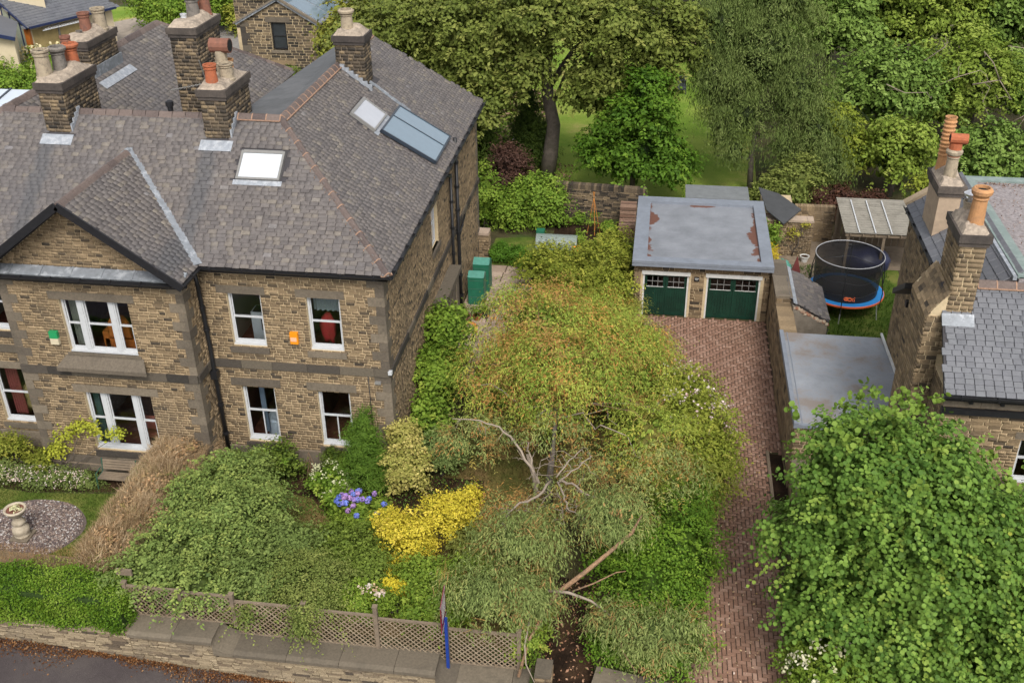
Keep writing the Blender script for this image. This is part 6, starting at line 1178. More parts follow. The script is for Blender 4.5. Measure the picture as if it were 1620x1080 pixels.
# --- the big lime in the right foreground
LB = [(14.4, -6.3, 3.4, 2.6, 2.4, 3.8), (15.8, -6.6, 2.8, 2.8, 2.4, 3.7), (18.2, -6.4, 1.6, 2.9, 2.4, 3.2), (14.4, -6.9, 1.6, 2.2, 2.0, 2.4), (14.9, -5.8, 5.2, 1.8, 1.8, 2.3), (13.5, -6.0, 5.6, 1.5, 1.4, 1.9)]
Lm = thing('lime_tree', 'large round-leaved lime tree filling the right foreground', 'tree', (16, -6.0, 0)); b = B(); b.tube([(16, -6, 0), (15.9, -6, 2), (15.6, -5.9, 5)], [.25, .2, .1], 12); b.build('trunk', M['bark'], Lm, smooth=True)
for e in ((14.2, -6.4, 4.4), (17.8, -6, 4.5), (15.2, -7.6, 4), (13.2, -6.6, 2.6), (14.8, -5.4, 7.2)): b = B(); b.tube(wiggle((15.8, -6, 1.8), e, 6, .15), np.linspace(.1, .02, 7), 7); b.build('branch', M['bark'], Lm, smooth=True)
# single leaves share one mesh; their colour comes from a per-object value
lm_, t, bs, o_ = newmat('lime_leaf'); oi = N(t, 'ShaderNodeObjectInfo'); c = ramp(t, oi.outputs['Random'], [(0, (.045, .09, .018)), (.5, (.075, .135, .026)), (.93, (.115, .185, .036)), (1, (.26, .28, .04))]); t.links.new(c, bs.inputs['Base Color']); bs.inputs['Roughness'].default_value = .6; bs.inputs['Specular IOR Level'].default_value = .12; tr = N(t, 'ShaderNodeBsdfTranslucent'); t.links.new(mixc(t, 1.0, c, (1.25, 1.25, .5, 1), 'MULTIPLY'), tr.inputs[0]); mx = N(t, 'ShaderNodeMixShader'); mx.inputs[0].default_value = .16; t.links.new(bs.outputs[0], mx.inputs[1]); t.links.new(tr.outputs[0], mx.inputs[2]); t.links.new(mx.outputs[0], o_.inputs[0])
PL_ = [(.022, .062, .010), (.042, .105, .017), (.068, .15, .025), (.10, .2, .035), (.135, .225, .04)]
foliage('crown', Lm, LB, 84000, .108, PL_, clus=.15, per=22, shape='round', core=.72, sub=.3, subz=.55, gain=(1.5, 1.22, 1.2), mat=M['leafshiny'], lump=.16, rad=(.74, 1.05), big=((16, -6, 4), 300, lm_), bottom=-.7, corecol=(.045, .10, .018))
P, D, g, ids = crown_pts([(14.0, -6, 5.4, 2.1, 1.6, 2.5), (16.8, -6.4, 3.4, 2.4, 1.6, 2.8)], 110, 14, .1, .1, (1.0, 1.3)); P += np.array([0, 0, .0]); V, F, k = leaves_at(P, nrm(D+rng.normal(size=D.shape)*.5), nrm(rng.normal(size=D.shape)), .13, 'round'); npobj('young_shoots', V, F, M['leafshiny'], Lm, cols=np.repeat(palcol([(.10, .17, .025), (.18, .26, .045)], rng.uniform(0, 1, len(P))), k, 0))
# --- eucalyptus
EU = [(.06, .098, .022), (.105, .155, .035), (.16, .205, .05), (.23, .25, .075), (.27, .25, .07)]
EUG = [(.07, .11, .045), (.115, .165, .07), (.165, .215, .1), (.23, .26, .12)]
Eu = thing('eucalyptus_tree', 'airy eucalyptus with drooping olive leaves and pale bare limbs spreading over the middle lawn', 'tree', (5.3, -1.1, 0))
b = B(); b.tube([(5.3, -1.1, 0), (5.32, -1.15, 1.0), (5.4, -1.2, 2.0), (5.45, -.6, 2.9), (5.3, .8, 3.4), (5.0, 2.2, 4.0)], [.15, .12, .1, .08, .06, .03], 10); b.build('trunk', M['bark'], Eu, smooth=True)
b = B(); b.tube([(4.9, -.9, 0), (4.8, -.8, .9), (4.55, -.5, 1.6)], [.1, .08, .07], 8); b.build('trunk', M['barkpale'], Eu, smooth=True)
LIM = [([(853, 765, 1.7), (840, 738, 2.1), (815, 700, 2.6), (790, 675, 3.0), (760, 665, 3.2), (715, 662, 3.2)], .075, .02), ([(842, 745, 2.0), (837, 715, 2.3), (836, 700, 2.6)], .05, .03), ([(872, 760, 2.2), (850, 785, 2.3), (822, 795, 2.3), (803, 812, 2.1), (795, 828, 1.9), (807, 842, 1.7), (830, 845, 1.5)], .06, .02), ([(885, 762, 2.3), (905, 764, 2.5), (925, 780, 2.5), (950, 790, 2.4), (975, 797, 2.2)], .055, .02),
       ([(882, 762, 2.3), (893, 785, 2.2), (897, 803, 2.1), (915, 815, 2.0), (930, 822, 1.9)], .045, .018), ([(880, 755, 2.4), (900, 728, 2.8), (921, 710, 3.1)], .04, .02), ([(885, 760, 2.4), (915, 740, 2.7), (936, 722, 3.0)], .04, .02), ([(878, 768, 2.0), (888, 800, 1.8), (893, 828, 1.6)], .03, .012), ([(875, 775, 1.8), (858, 795, 1.6), (848, 813, 1.4)], .03, .012), ([(848, 765, 1.8), (850, 745, 2.2), (856, 728, 2.6)], .025, .012)]
for (pts, r0, r1) in LIM:
    b = B(); P_ = [px(*p) for p in pts]; P_ = [P_[0]]+[q for i in range(len(P_)-1) for q in wiggle(P_[i], P_[i+1], 3, .035)[1:]]; b.tube(P_, np.linspace(r0*.72, r1*.7, len(P_)), 7)
    for q in P_[2::2]:
        for _ in range(2): b.tube(wiggle(q, q+rng.normal(size=3)*[.35, .2, .25], 4, .05), np.linspace(.014, .005, 5), 4)
    b.build('branch', M['barkpale'], Eu, smooth=True)
EB = [(4.7, 3.2, 3.6, 2.6, 2.0, 2.0), (7.3, 2.9, 3.0, 1.9, 1.9, 1.7), (3.1, 2.0, 2.6, 1.4, 1.4, 1.4), (5.6, .6, 3.9, 2.2, 1.6, 1.5), (5.2, .2, 2.7, 1.3, .7, .9), (6.2, 5.0, 2.6, 2.4, 1.6, 1.8), (8.2, 5.0, 1.8, 1.2, 2.0, 1.3), (4.0, 4.9, 1.8, 1.0, 1.3, 1.2), (8.4, -.2, 2.2, 1.3, 1.3, 1.3)]
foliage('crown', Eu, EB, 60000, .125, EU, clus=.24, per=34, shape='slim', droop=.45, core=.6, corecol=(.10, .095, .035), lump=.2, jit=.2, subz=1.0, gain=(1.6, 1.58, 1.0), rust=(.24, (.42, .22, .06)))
for k_ in range(46):
    bl = EB[k_ % len(EB)]; d_ = sph(1)[0]; d_[2] = abs(d_[2])*.8; e_ = np.array(bl[:3])+d_*np.array(bl[3:])*.95; s_p = np.array([5.35+random.uniform(-.3, .3), random.uniform(-.3, 1.2), random.uniform(2.4, 3.3)])
    b = B(); b.tube(wiggle(s_p, e_, 7, .16, .3), np.linspace(.035, .008, 8), 5); b.build('branch', M['barkred'] if k_ % 2 else M['barkpale'], Eu, smooth=True)
foliage('rusty_sprays', Eu, [(5.0, 1.0, 3.9, 1.9, 1.3, 1.2), (3.4, 1.8, 2.8, 1.1, 1.1, 1.0), (4.4, 3.6, 4.2, 1.6, 1.3, 1.4), (6.6, 1.2, 3.4, 1.4, 1.1, 1.1), (3.9, -3.3, 1.6, 1.2, .5, .5)], 8500, .12, [(.2, .12, .035), (.3, .17, .05), (.36, .24, .08), (.22, .22, .06)], clus=.2, per=22, shape='slim', droop=.3, core=0, rad=(.95, 1.18), gain=(1.1, 1, 1))
def twigspray(parent, blobs, n, L, pal, name='dry_twigs'):
    P, D, g, ids = crown_pts(blobs, n//12, 12, .12, -.6, (.75, 1.08), .15); Dn = nrm(np.repeat(sph(len(P)//12), 12, 0)*.7+rng.normal(size=P.shape)*.3+D*.5); V, F, k = leaves_at(P, nrm(rng.normal(size=P.shape)), Dn, L, 'twig'); npobj(name, V, F, M['twig'], parent, cols=np.repeat(palcol(pal, rng.uniform(0, 1, len(P))), k, 0))
ORT = [(.2, .12, .04), (.32, .18, .06), (.4, .25, .10)]
twigspray(Eu, EB, 2600, .38, ORT)
LO = [(5.5, -.9, 2.7, 1.1, .5, .6), (6.6, -1.4, 2.0, 1.0, .6, .6), (4.2, -3.2, 1.3, 1.5, .8, .6), (6.6, -2.8, 1.7, 1.6, .9, .7), (8.7, -2.0, 2.2, 1.4, 1.3, 1.0), (2.6, -.4, 1.9, 1.1, .8, .7), (7.6, -3.6, 1.6, 1.3, .7, .7), (3.4, .6, 1.6, .9, .9, .6)]
foliage('low_sprays', Eu, LO, 14000, .12, EUG+[(.3, .24, .08)], clus=.2, per=20, shape='slim', droop=.5, core=0, lump=.25, jit=.2, subz=1.0, rust=(.25, (.4, .22, .07))); twigspray(Eu, LO, 1500, .34, ORT, 'low_twigs')
E2 = thing('eucalyptus_tree', 'leaning young eucalyptus with orange bark and blue-grey hanging sprays over the garden path entrance', 'tree', (5.7, -7.2, 0))
b = B(); b.tube([px(820, 1070, .1), px(838, 1010, .9), px(872, 950, 1.6), px(885, 935, 1.8), px(925, 905, 2.2), px(965, 872, 2.6), px(1000, 842, 3.0), px(1015, 815, 3.2)], [.045, .045, .06, .07, .066, .058, .048, .025], 9); b.build('trunk', M['barkred'], E2, smooth=True)
for pts, r0 in (([(868, 934, 1.9), (900, 937, 2.0), (935, 950, 1.9), (960, 968, 1.8), (985, 990, 1.7), (1008, 1010, 1.6)], .05), ([(840, 940, 1.6), (838, 980, 1.3), (830, 1020, .9), (832, 1050, .6), (845, 1078, .3)], .035), ([(905, 935, 1.9), (940, 922, 2.1), (975, 905, 2.2), (990, 903, 2.2)], .025), ([(800, 890, 1.8), (778, 905, 1.7), (768, 935, 1.4), (760, 955, 1.2)], .03), ([(975, 980, 1.7), (985, 1030, 1.3), (1005, 1060, 1.1)], .02)):
    b = B(); b.tube([px(*p) for p in pts], np.linspace(r0, .012, len(pts)), 6); b.build('branch', M['barkpale'] if r0 > .03 else M['barkred'], E2, smooth=True)
E2B = [(4.3, -7.3, 1.75, 1.5, .8, .9), (5.6, -7.2, 1.5, .75, .6, 1.0), (9.0, -7.9, 1.5, 1.4, .7, .8), (5.0, -5.6, 2.3, 1.3, .9, .8), (7.7, -7.6, 1.6, .6, .5, .6), (7.6, -4.9, 2.9, 1.0, .8, .6)]
foliage('crown', E2, E2B, 22000, .125, EUG, clus=.2, per=22, shape='slim', droop=.6, core=.45, corecol=(.06, .08, .04), lump=.22, jit=.18, subz=1.1, rust=(.08, (.4, .24, .1))); twigspray(E2, E2B, 900, .4, ORT)
# --- shrubs round the garden
plant('laurel', 'broad-leaved laurel climbing against the side wall of the house', 'shrub', [(.7, 5.6, 2.2, .75, 1.3, 1.5), (.65, 3.9, 1.5, .75, 1.2, 1.4), (.8, 2.0, .9, .7, 1.0, .9)], 7200, .15, G_BRIGHT, shape='leaf', clus=.2, core=.75, corecol=(.02, .05, .01))
plant('conifer', 'feathery dark green conifer in front of the lower right window', 'conifer', [(-.75, -1.0, .9, .85, .75, 1.0), (-.75, -1.0, 1.9, .6, .55, .9), (-.7, -.95, 2.7, .3, .3, .55)], 9000, .1, [(.03, .07, .012), (.055, .11, .018), (.09, .16, .03)], shape='slim', clus=.12, core=.8, up=1.2, rad=(.85, 1.02), lump=.1, spray=.1, slen=.18)
plant('box_shrub', 'small rounded dark shrub below the lower right window', 'shrub', [(-2.05, -.5, .6, .55, .4, .55)], 2200, .07, G_DARK+[(.06, .13, .02)], clus=.07, core=.85, rad=(.9, 1.02), lump=.05, spray=.03, slen=.08)
plant('shrub', 'dark green broad shrub against the wall between drainpipe and lower windows', 'shrub', [(-3.9, -.9, .7, .95, .6, .75), (-4.8, -1.3, .6, .8, .6, .7)], 4200, .1, G_DARK+[(.08, .15, .025)], clus=.14, core=.8)
t_ = plant('hydrangea', 'hydrangea with creamy white lacy heads beside the small trellis', 'hydrangea', [(-1.85, -1.5, .5, .6, .5, .55), (-1.3, -2.2, .35, .5, .4, .35)], 2400, .13, G_BRIGHT, clus=.12, core=.75); flowers(t_, [(-1.9, -1.5, .6, .6, .5, .65)], 26, .05, [(.5, .5, .3), (.6, .6, .4)], clus=.06, per=14, name='flower_head')
t_ = plant('hydrangea', 'blue and violet mophead hydrangea in the middle of the border', 'hydrangea', [(-.5, -2.75, .45, .82, .6, .5)], 3000, .13, G_MID, clus=.12, core=.8)
for k in range(26):
    q = random.uniform(0, 6.28); rr_ = random.uniform(.15, 1.0); p = np.array([-.5+.85*rr_*math.cos(q), -2.8+.6*rr_*math.sin(q), .62+.55*math.sqrt(max(0, 1-rr_*rr_*.85))]); m_ = 60
    d = sph(m_); Pp = p+d*.075; V, F, kk = leaves_at(Pp, d, nrm(np.cross(d, rng.normal(size=d.shape))), .055, 'round'); col = palcol([(.14, .2, .62), (.2, .26, .68), (.33, .22, .55), (.42, .25, .5)], np.full(m_, random.random()**1.4))*(1+rng.uniform(-.15, .15, m_))[:, None]
    npobj('flower_head', V, F, M['petal'], t_, cols=np.repeat(col, kk, 0))
t_ = plant('variegated_shrub', 'tall pale yellow variegated shrub beside the dark conifer', 'shrub', [(.55, -.9, .9, .8, .65, 1.0), (.35, -.2, 1.7, .5, .5, .6)], 5600, .1, [(.09, .11, .03), (.17, .185, .06), (.27, .26, .11), (.36, .33, .17)], clus=.13, core=.8, corecol=(.08, .09, .02))
plant('shrub', 'rounded grey-green shrub on a short stem right of the variegated shrub', 'shrub', [(1.55, .1, 1.0, .72, .65, .8)], 3800, .1, [(.05, .085, .035), (.09, .135, .055), (.13, .18, .08)], clus=.12, core=.82)
t_ = plant('golden_acer', 'bright golden yellow shrub glowing in the middle of the front garden', 'shrub', [(1.5, -4.6, 1.25, .85, .65, .85), (2.6, -4.0, 1.7, .85, .6, .75), (.8, -4.0, 1.25, .55, .4, .4), (3.1, -3.3, 1.75, .35, .3, .5), (1.3, -5.3, .6, .7, .4, .4)], 13000, .08, [(.2, .19, .02), (.34, .29, .03), (.47, .385, .045), (.58, .46, .09)], clus=.11, core=.7, corecol=(.26, .2, .01), lump=.22, gain=(1.15, 1.15, 1))
plant('golden_shrub', 'small low patch of golden foliage near the fence', 'shrub', [(1.5, -6.5, .95, .35, .3, .28), (.75, -6.8, .9, .2, .2, .2)], 900, .1, [(.3, .28, .03), (.45, .4, .05)], clus=.09, core=.5)
AR = [(.045, .08, .028), (.08, .128, .045), (.125, .18, .066), (.18, .235, .085)]
plant('arching_shrub', 'large arching pale green shrub spreading over the left end of the lattice fence', 'shrub', [(-5.0, -3.6, 1.1, 1.3, 1.5, 1.15), (-3.8, -4.8, 1.3, 1.5, 1.5, 1.25), (-4.9, -6.2, 1.3, 1.3, 1.1, 1.0), (-4.5, -2.9, 1.2, 1.2, 1.1, 1.1), (-5.5, -7.4, 1.5, 1.0, .6, .55), (-3.9, -7.5, 1.4, 1.0, .6, .6)], 26000, .1, AR, shape='leaf', clus=.15, per=34, core=.72, corecol=(.035, .055, .016), lump=.3, droop=.15, sub=.28, spray=.45, slen=.75, sr=.05)
plant('shrub', 'blue-green fine-leaved shrub rising behind the fence left of the weeping branches', 'shrub', [(-2.4, -6.9, 1.1, 1.0, .8, 1.0), (-2.0, -5.6, 1.2, 1.1, .9, .9)], 9000, .1, [(.055, .09, .03), (.09, .135, .05), (.14, .19, .075)], clus=.18, core=.78)
plant('cotoneaster', 'cotoneaster with long sprays hanging down over the fence onto the coping', 'shrub', [(-.9, -6.9, 1.4, 1.2, .7, .7), (-.75, -8.1, .9, .3, .25, .85), (-.2, -7.8, 1.3, .6, .3, .35), (-2.3, -8.0, .9, .25, .2, .4)], 8000, .075, [(.05, .08, .025), (.09, .125, .04), (.15, .18, .07)], clus=.13, per=24, core=.6, corecol=(.03, .05, .015), droop=.25, spray=.5, slen=.7)
plant('shrub', 'loose light green shrub between the arching shrub and the golden shrub', 'shrub', [(-.6, -4.9, .7, 1.4, 1.0, .7), (-2.5, -4.4, .5, .6, .5, .4), (.3, -5.6, .7, 1.0, .8, .7)], 11000, .1, [(.05, .085, .018), (.085, .13, .03), (.13, .185, .045)], clus=.2, core=.72, lump=.25)
t_ = plant('rose_bush', 'rose bush with faded white blooms just behind the lattice fence', 'rose bush', [(.6, -7.1, .9, .9, .45, .6)], 3600, .09, G_MID, clus=.12, core=.75); flowers(t_, [(.6, -7.1, 1.0, .8, .4, .6)], 9, .07, [(.6, .55, .55), (.5, .35, .2)], clus=.05, per=12, name='bloom')
plant('shrub', 'leafy green shrub behind the estate agent board', 'shrub', [(2.7, -7.0, .8, 1.0, .55, .75), (3.6, -6.2, 1.0, 1.0, .8, .9), (2.3, -5.9, .8, .9, .7, .7)], 11000, .1, G_MID, clus=.17, core=.78, lump=.22)
plant('shrub', 'olive-green shrub between the golden shrub and the eucalyptus sprays', 'shrub', [(3.7, -4.9, 1.0, .9, .9, .8), (4.6, -5.8, .9, .9, .7, .8)], 7000, .1, [(.06, .075, .02), (.10, .12, .035), (.15, .16, .06)], clus=.18, core=.76, lump=.22)
plant('ivy_mound', 'mound of variegated ivy at the left edge of the garden path', 'ivy', [(5.35, -7.5, .5, .55, .6, .6), (5.55, -6.4, .5, .4, .8, .6)], 3600, .08, G_MID+[(.3, .3, .1)], clus=.12, core=.85, stems=0)
plant('hedge', 'dense bright green hedge mass between garden path and driveway', 'hedge', [(8.7, -6.0, 1.1, 1.4, 1.3, 1.2), (9.4, -4.2, 1.2, 1.3, 1.5, 1.3), (8.1, -4.3, 1.0, 1.0, 1.3, 1.1), (9.4, -6.3, .9, .8, 1.0, 1.0), (9.0, -7.5, .7, 1.5, .8, .8), (9.6, -2.4, 1.0, 1.0, 1.3, 1.2), (7.6, -7.4, .5, .6, .6, .6)], 26000, .085, [(.025, .06, .008), (.05, .11, .014), (.085, .16, .022), (.13, .21, .035)], clus=.17, per=34, core=.82, lump=.2, corecol=(.03, .06, .01))
t_ = plant('rambling_rose', 'rambling rose covered in small pale pink flowers spilling over the driveway edge', 'rose bush', [(9.3, 3.6, 1.4, 1.5, 1.5, 1.4), (10.0, 1.7, 1.5, 1.5, 1.3, 1.4), (10.3, .2, 1.0, 1.2, 1.0, 1.2), (8.6, 5.0, 1.0, 1.1, 1.0, 1.0)], 17000, .1, [(.06, .09, .015), (.105, .145, .025), (.165, .2, .04), (.24, .26, .07)], clus=.2, core=.78, lump=.2)
flowers(t_, [(9.1, 3.6, 1.3, 1.5, 1.5, 1.35), (9.9, 1.9, 1.4, 1.3, 1.3, 1.35)], 150, .075, [(.62, .5, .48), (.7, .62, .6), (.62, .4, .4)], clus=.06, per=5)
plant('shrub', 'tangled olive shrub hanging over the driveway below the rambling rose', 'shrub', [(9.8, -1.2, 1.1, 1.2, 1.1, 1.0), (8.7, -1.0, 1.6, 1.0, 1.0, .8)], 8000, .11, EU, shape='slim', droop=.4, clus=.2, core=.74, corecol=(.06, .06, .02))
plant('shrub', 'yellow-green shrub between the vegetable bed and the patio', 'shrub', [(4.0, 14.6, .9, 1.7, 1.5, 1.1), (6.0, 14.4, 1.0, 1.3, 1.5, 1.4), (6.5, 16.3, .9, .9, 1.0, 1.2), (5.6, 11.6, .9, 1.6, 1.6, 1.2), (7.0, 11.8, 1.0, .55, .8, 1.2)], 17000, .12, [(.06, .085, .014), (.10, .135, .022), (.165, .195, .04), (.24, .26, .06)], clus=.22, core=.8, lump=.22)
plant('shrub', 'low yellowish shrub at the far side of the eucalyptus near the patio', 'shrub', [(3.9, 11.2, .8, 1.2, 1.3, .9), (4.8, 9.4, 1.2, 2.0, 1.4, 1.2), (6.8, 8.6, 1.2, 1.4, 1.6, 1.3)], 12000, .13, [(.08, .09, .02), (.13, .15, .035), (.2, .205, .06), (.27, .25, .08)], shape='slim', droop=.3, clus=.22, core=.75, corecol=(.09, .09, .03))
t_ = plant('lavender', 'straggly lavender with violet spikes at the edge of the patio', 'lavender', [(2.55, 12.6, .4, .45, .6, .4), (2.75, 11.4, .45, .4, .5, .4)], 2000, .12, [(.08, .11, .06), (.14, .17, .1)], shape='slim', clus=.12, core=.6); flowers(t_, [(2.6, 12.3, .5, .5, .6, .4), (3.3, 12.3, .5, .6, .4, .4)], 60, .05, [(.2, .14, .36), (.33, .25, .45)], clus=.05, per=5, name='flower_spikes')
plant('fern', 'bright green fern at the edge of the driveway left of the garage doors', 'fern', [(8.1, 8.9, .5, .45, .6, .5)], 900, .3, [(.05, .13, .02), (.09, .2, .04)], shape='slim', clus=.1, core=0, stems=0, up=.3)
plant('box_hedge', 'clipped low dark green hedge at the end of the patio', 'hedge', [(1.1, 16.9, .4, .6, .55, .5), (1.8, 16.7, .4, .6, .5, .48), (2.4, 16.3, .35, .5, .5, .42)], 6000, .08, [(.025, .075, .01), (.05, .12, .016), (.08, .17, .03)], clus=.09, core=.9, stems=0, lump=.07, rad=(.9, 1.03), spray=.03, slen=.1)
plant('shrub', 'large rounded mid-green shrub in front of the rubble garden wall', 'shrub', [(1.6, 21.2, 1.1, 1.4, 1.0, 1.3), (2.7, 21.0, .9, 1.1, .9, 1.1), (1.0, 20.6, .8, 1.0, .7, .9), (2.2, 22.0, 1.6, 1.2, .8, .9)], 9500, .14, G_BRIGHT, clus=.22, core=.8)
plant('purple_shrub', 'tall dark purple-leaved shrub beside the back corner of the house', 'shrub', [(.4, 22.5, 2.0, .8, .8, 2.1), (.9, 23.4, 1.6, .7, .7, 1.7)], 7000, .12, [(.022, .013, .013), (.045, .025, .027), (.085, .05, .05)], clus=.2, core=.8, corecol=(.02, .012, .014))
plant('shrub', 'narrow light green shrub peeping past the back corner of the house', 'shrub', [(-.3, 20.5, 1.6, .7, .7, 1.9)], 2600, .12, G_BRIGHT, clus=.18, core=.8)
plant('vegetables', 'vegetable plants in the dark bed below the garden wall', 'vegetables', [(3.6, 21.2, .3, .4, .4, .35), (4.4, 21.6, .25, .3, .3, .3), (4.6, 19.6, .25, .35, .3, .25), (6.0, 20.6, .3, .3, .5, .35)], 1200, .13, G_BRIGHT, clus=.12, core=0, stems=0)
plant('fern_clump', 'dark leafy clump under the big tree by the garden wall', 'shrub', [(-.9, 22.2, .5, 1.0, .8, .6), (1.8, 24.2, .4, 1.6, .7, .5)], 3200, .12, G_DARK, clus=.16, core=.7, stems=0)
plant('golden_conifer', 'narrow golden yellow conifer squeezed behind the garage side wall', 'conifer', [(13.45, 16.2, .9, .3, .7, 1.0), (13.5, 15.0, .7, .3, .6, .8)], 2600, .1, [(.22, .18, .02), (.36, .3, .03), (.48, .4, .05)], shape='slim', clus=.1, core=.85, corecol=(.2, .16, .02))
plant('leafy_plant', 'leafy green plants beside the garage side wall', 'plant', [(14.0, 14.6, .4, .4, .5, .45), (14.3, 13.6, .3, .3, .4, .35), (13.6, 18.0, 1.2, .4, .5, 1.0)], 1600, .12, G_BRIGHT, clus=.12, core=.4, stems=0)
o = lumpy('tarpaulin_bundle', 14.1, 16.6, .5, .4, .4, .4, gt, amp=.25); tag(o, 'crumpled green tarpaulin bundle beside the garage', 'tarpaulin')
b = B(); b.slab([(14.4, 16.6, 0), (15.0, 16.6, 0), (14.75, 16.9, 1.0)], .1); tag(b.build('leaning_panel', plain('maroon_panel', (.12, .02, .018), .6, .3, 5)), 'dark maroon panel leaning by the green tarpaulin', 'panel')
plant('shrub', 'yellow-green shrub at the foot of the shed beside the grey outbuilding roof', 'shrub', [(15.35, 8.0, .5, .5, .5, .5), (15.2, 8.8, .4, .4, .4, .4)], 1900, .1, [(.15, .17, .02), (.25, .25, .03), (.3, .32, .06)], clus=.12, core=.7)
plant('shrub', 'feathery green shrub left of the pale boulder', 'shrub', [(16.2, 8.3, .5, .65, .6, .6), (16.3, 9.5, .6, .5, .5, .6)], 2600, .13, G_MID, shape='slim', clus=.14, core=.65)
plant('shrub', 'rusty orange shrub against the wall of the right house', 'shrub', [(17.3, 8.2, .5, .35, .45, .5)], 1000, .09, [(.25, .07, .02), (.4, .14, .03), (.45, .22, .06)], clus=.1, core=.7, corecol=(.15, .05, .02))
plant('climbing_plant', 'climber scrambling over a wire grid on the pale brick wall', 'climber', [(14.7, 19.0, 1.1, .35, .1, .5), (15.2, 18.95, 1.5, .3, .1, .25)], 500, .08, G_YEL, clus=.1, core=0, stems=2)
b = B()
for k in range(8): b.tube([(14.75+k*.12, 19.0, .2), (14.75+k*.12, 19.0, 1.7)], .006, 4)
for k in range(8): b.tube([(14.7, 18.99, .3+k*.19), (15.65, 18.99, .3+k*.19)], .006, 4)
tag(b.build('wire_grid', M['wood']), 'wire climbing grid fixed on the pale brick wall', 'wire grid')
t_ = plant('flowering_shrub', 'shrub with creamy flower heads at the foot of the lime tree', 'shrub', [(13.3, -8.6, .9, .9, .8, 1.2), (12.8, -7.7, .8, .7, .7, .9)], 5500, .1, G_MID, clus=.15, core=.75); flowers(t_, [(13.1, -8.4, 1.0, .9, .8, 1.2)], 34, .07, [(.5, .48, .3), (.62, .6, .45)], clus=.07, per=12, name='flower_head')
plant('climber', 'yellow-green climber sprawling across the lower bay wall', 'climber', [(-10.2, -1.3, 1.9, .55, .1, .3), (-11.0, -1.3, 1.6, .4, .1, .25), (-11.5, -1.3, .9, .3, .12, .4), (-9.4, -1.35, 1.7, .5, .08, .2)], 1300, .1, [(.13, .16, .02), (.22, .26, .04), (.3, .32, .06)], clus=.12, core=0, stems=4, base=(-11.5, -1.35, 0), sr=.02)
t_ = plant('flower_border', 'low border of white and pink cushion flowers below the bay wall', 'flowers', [(-11.6, -2.0, .2, 1.4, .45, .3), (-13.5, -1.9, .2, 1.2, .5, .3), (-10.4, -1.9, .15, .8, .3, .22)], 6500, .07, [(.05, .08, .03), (.09, .13, .05), (.13, .17, .07)], clus=.12, core=.6, stems=0); flowers(t_, [(-11.6, -2.05, .25, 1.4, .45, .3), (-13.3, -2.0, .2, 1.0, .4, .3)], 420, .045, [(.6, .58, .5), (.6, .42, .38)], clus=.03, per=2, name='small_flowers')
plant('shrub', 'small yellowish shrubs at the left edge below the lower left window', 'shrub', [(-13.6, -.9, .5, .9, .4, .5), (-12.3, -1.5, .4, .6, .3, .4)], 2400, .09, G_OLIVE, clus=.13, core=.6)
# --- hedges of the left garden
def boxfoliage(name, parent, boxes, dens, size, pal, shape='leaf', lift=.05, mat=None, wob=.06, dirs=None):
    Ps, Ns = [], []
    for (x0, x1, y0, y1, z0, z1) in boxes:
        for (ax, area) in ((0, (x1-x0)*(y1-y0)), (1, (x1-x0)*(z1-z0)), (2, (y1-y0)*(z1-z0)), (3, (y1-y0)*(z1-z0)), (4, (x1-x0)*(z1-z0)*.3)):
            n = int(area*dens); r = rng.uniform(0, 1, (n, 3)); P = np.column_stack([x0+(x1-x0)*r[:, 0], y0+(y1-y0)*r[:, 1], z0+(z1-z0)*r[:, 2]]); Nn = np.zeros((n, 3))
            if ax == 0: P[:, 2] = z1; Nn[:, 2] = 1
            elif ax == 1: P[:, 1] = y0; Nn[:, 1] = -1
            elif ax == 2: P[:, 0] = x1; Nn[:, 0] = 1
            elif ax == 3: P[:, 0] = x0; Nn[:, 0] = -1
            else: P[:, 1] = y1; Nn[:, 1] = 1
            P += Nn*(wob*np.sin(P[:, 0]*4)*np.cos(P[:, 1]*3.3+P[:, 2]*4))[:, None]+Nn*rng.uniform(-.02, lift, n)[:, None]; Ps.append(P); Ns.append(Nn)
    P = np.vstack(Ps); Nn = nrm(np.vstack(Ns)+rng.normal(size=P.shape)*.5); L = nrm(rng.normal(size=P.shape)) if dirs is None else nrm(np.vstack(Ns)*.6+np.array(dirs)+rng.normal(size=P.shape)*.45)
    V, F, k = leaves_at(P, Nn, L, size, shape); t = .5+.3*np.sin(P[:, 0]*2.1+P[:, 1]*1.3)*np.cos(P[:, 0]*.9+P[:, 2]*3)+rng.uniform(-.35, .35, len(P)); return npobj(name, V, F, mat or M['leaf'], parent, cols=np.repeat(palcol(pal, np.clip(t, 0, 1)), k, 0))
Gh = thing('clipped_hedge', 'clipped bright green hedge along the top of the road wall at the left', 'hedge', (-10, -8.0, 0)); GP = [(.045, .10, .008), (.08, .155, .012), (.13, .215, .02), (.2, .28, .04)]
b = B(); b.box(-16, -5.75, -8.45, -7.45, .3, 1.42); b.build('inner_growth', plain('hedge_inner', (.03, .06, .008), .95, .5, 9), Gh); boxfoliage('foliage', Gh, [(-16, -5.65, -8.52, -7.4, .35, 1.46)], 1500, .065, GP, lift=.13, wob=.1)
Bh = thing('dying_hedge', 'wide browned dying hedge dividing the two front gardens', 'hedge', (-7, -4, 0)); BP = [(.2, .13, .065), (.32, .22, .12), (.42, .305, .18), (.52, .4, .26)]
bm = plain('dead_hedge_inner', (.17, .12, .07), .95, .7, 8)
b = B(); b.box(-7.9, -6.1, -7.2, -.6, 0, 1.2); b.box(-16, -7.6, -7.3, -6.6, 0, 1.15); b.build('inner_growth', bm, Bh)
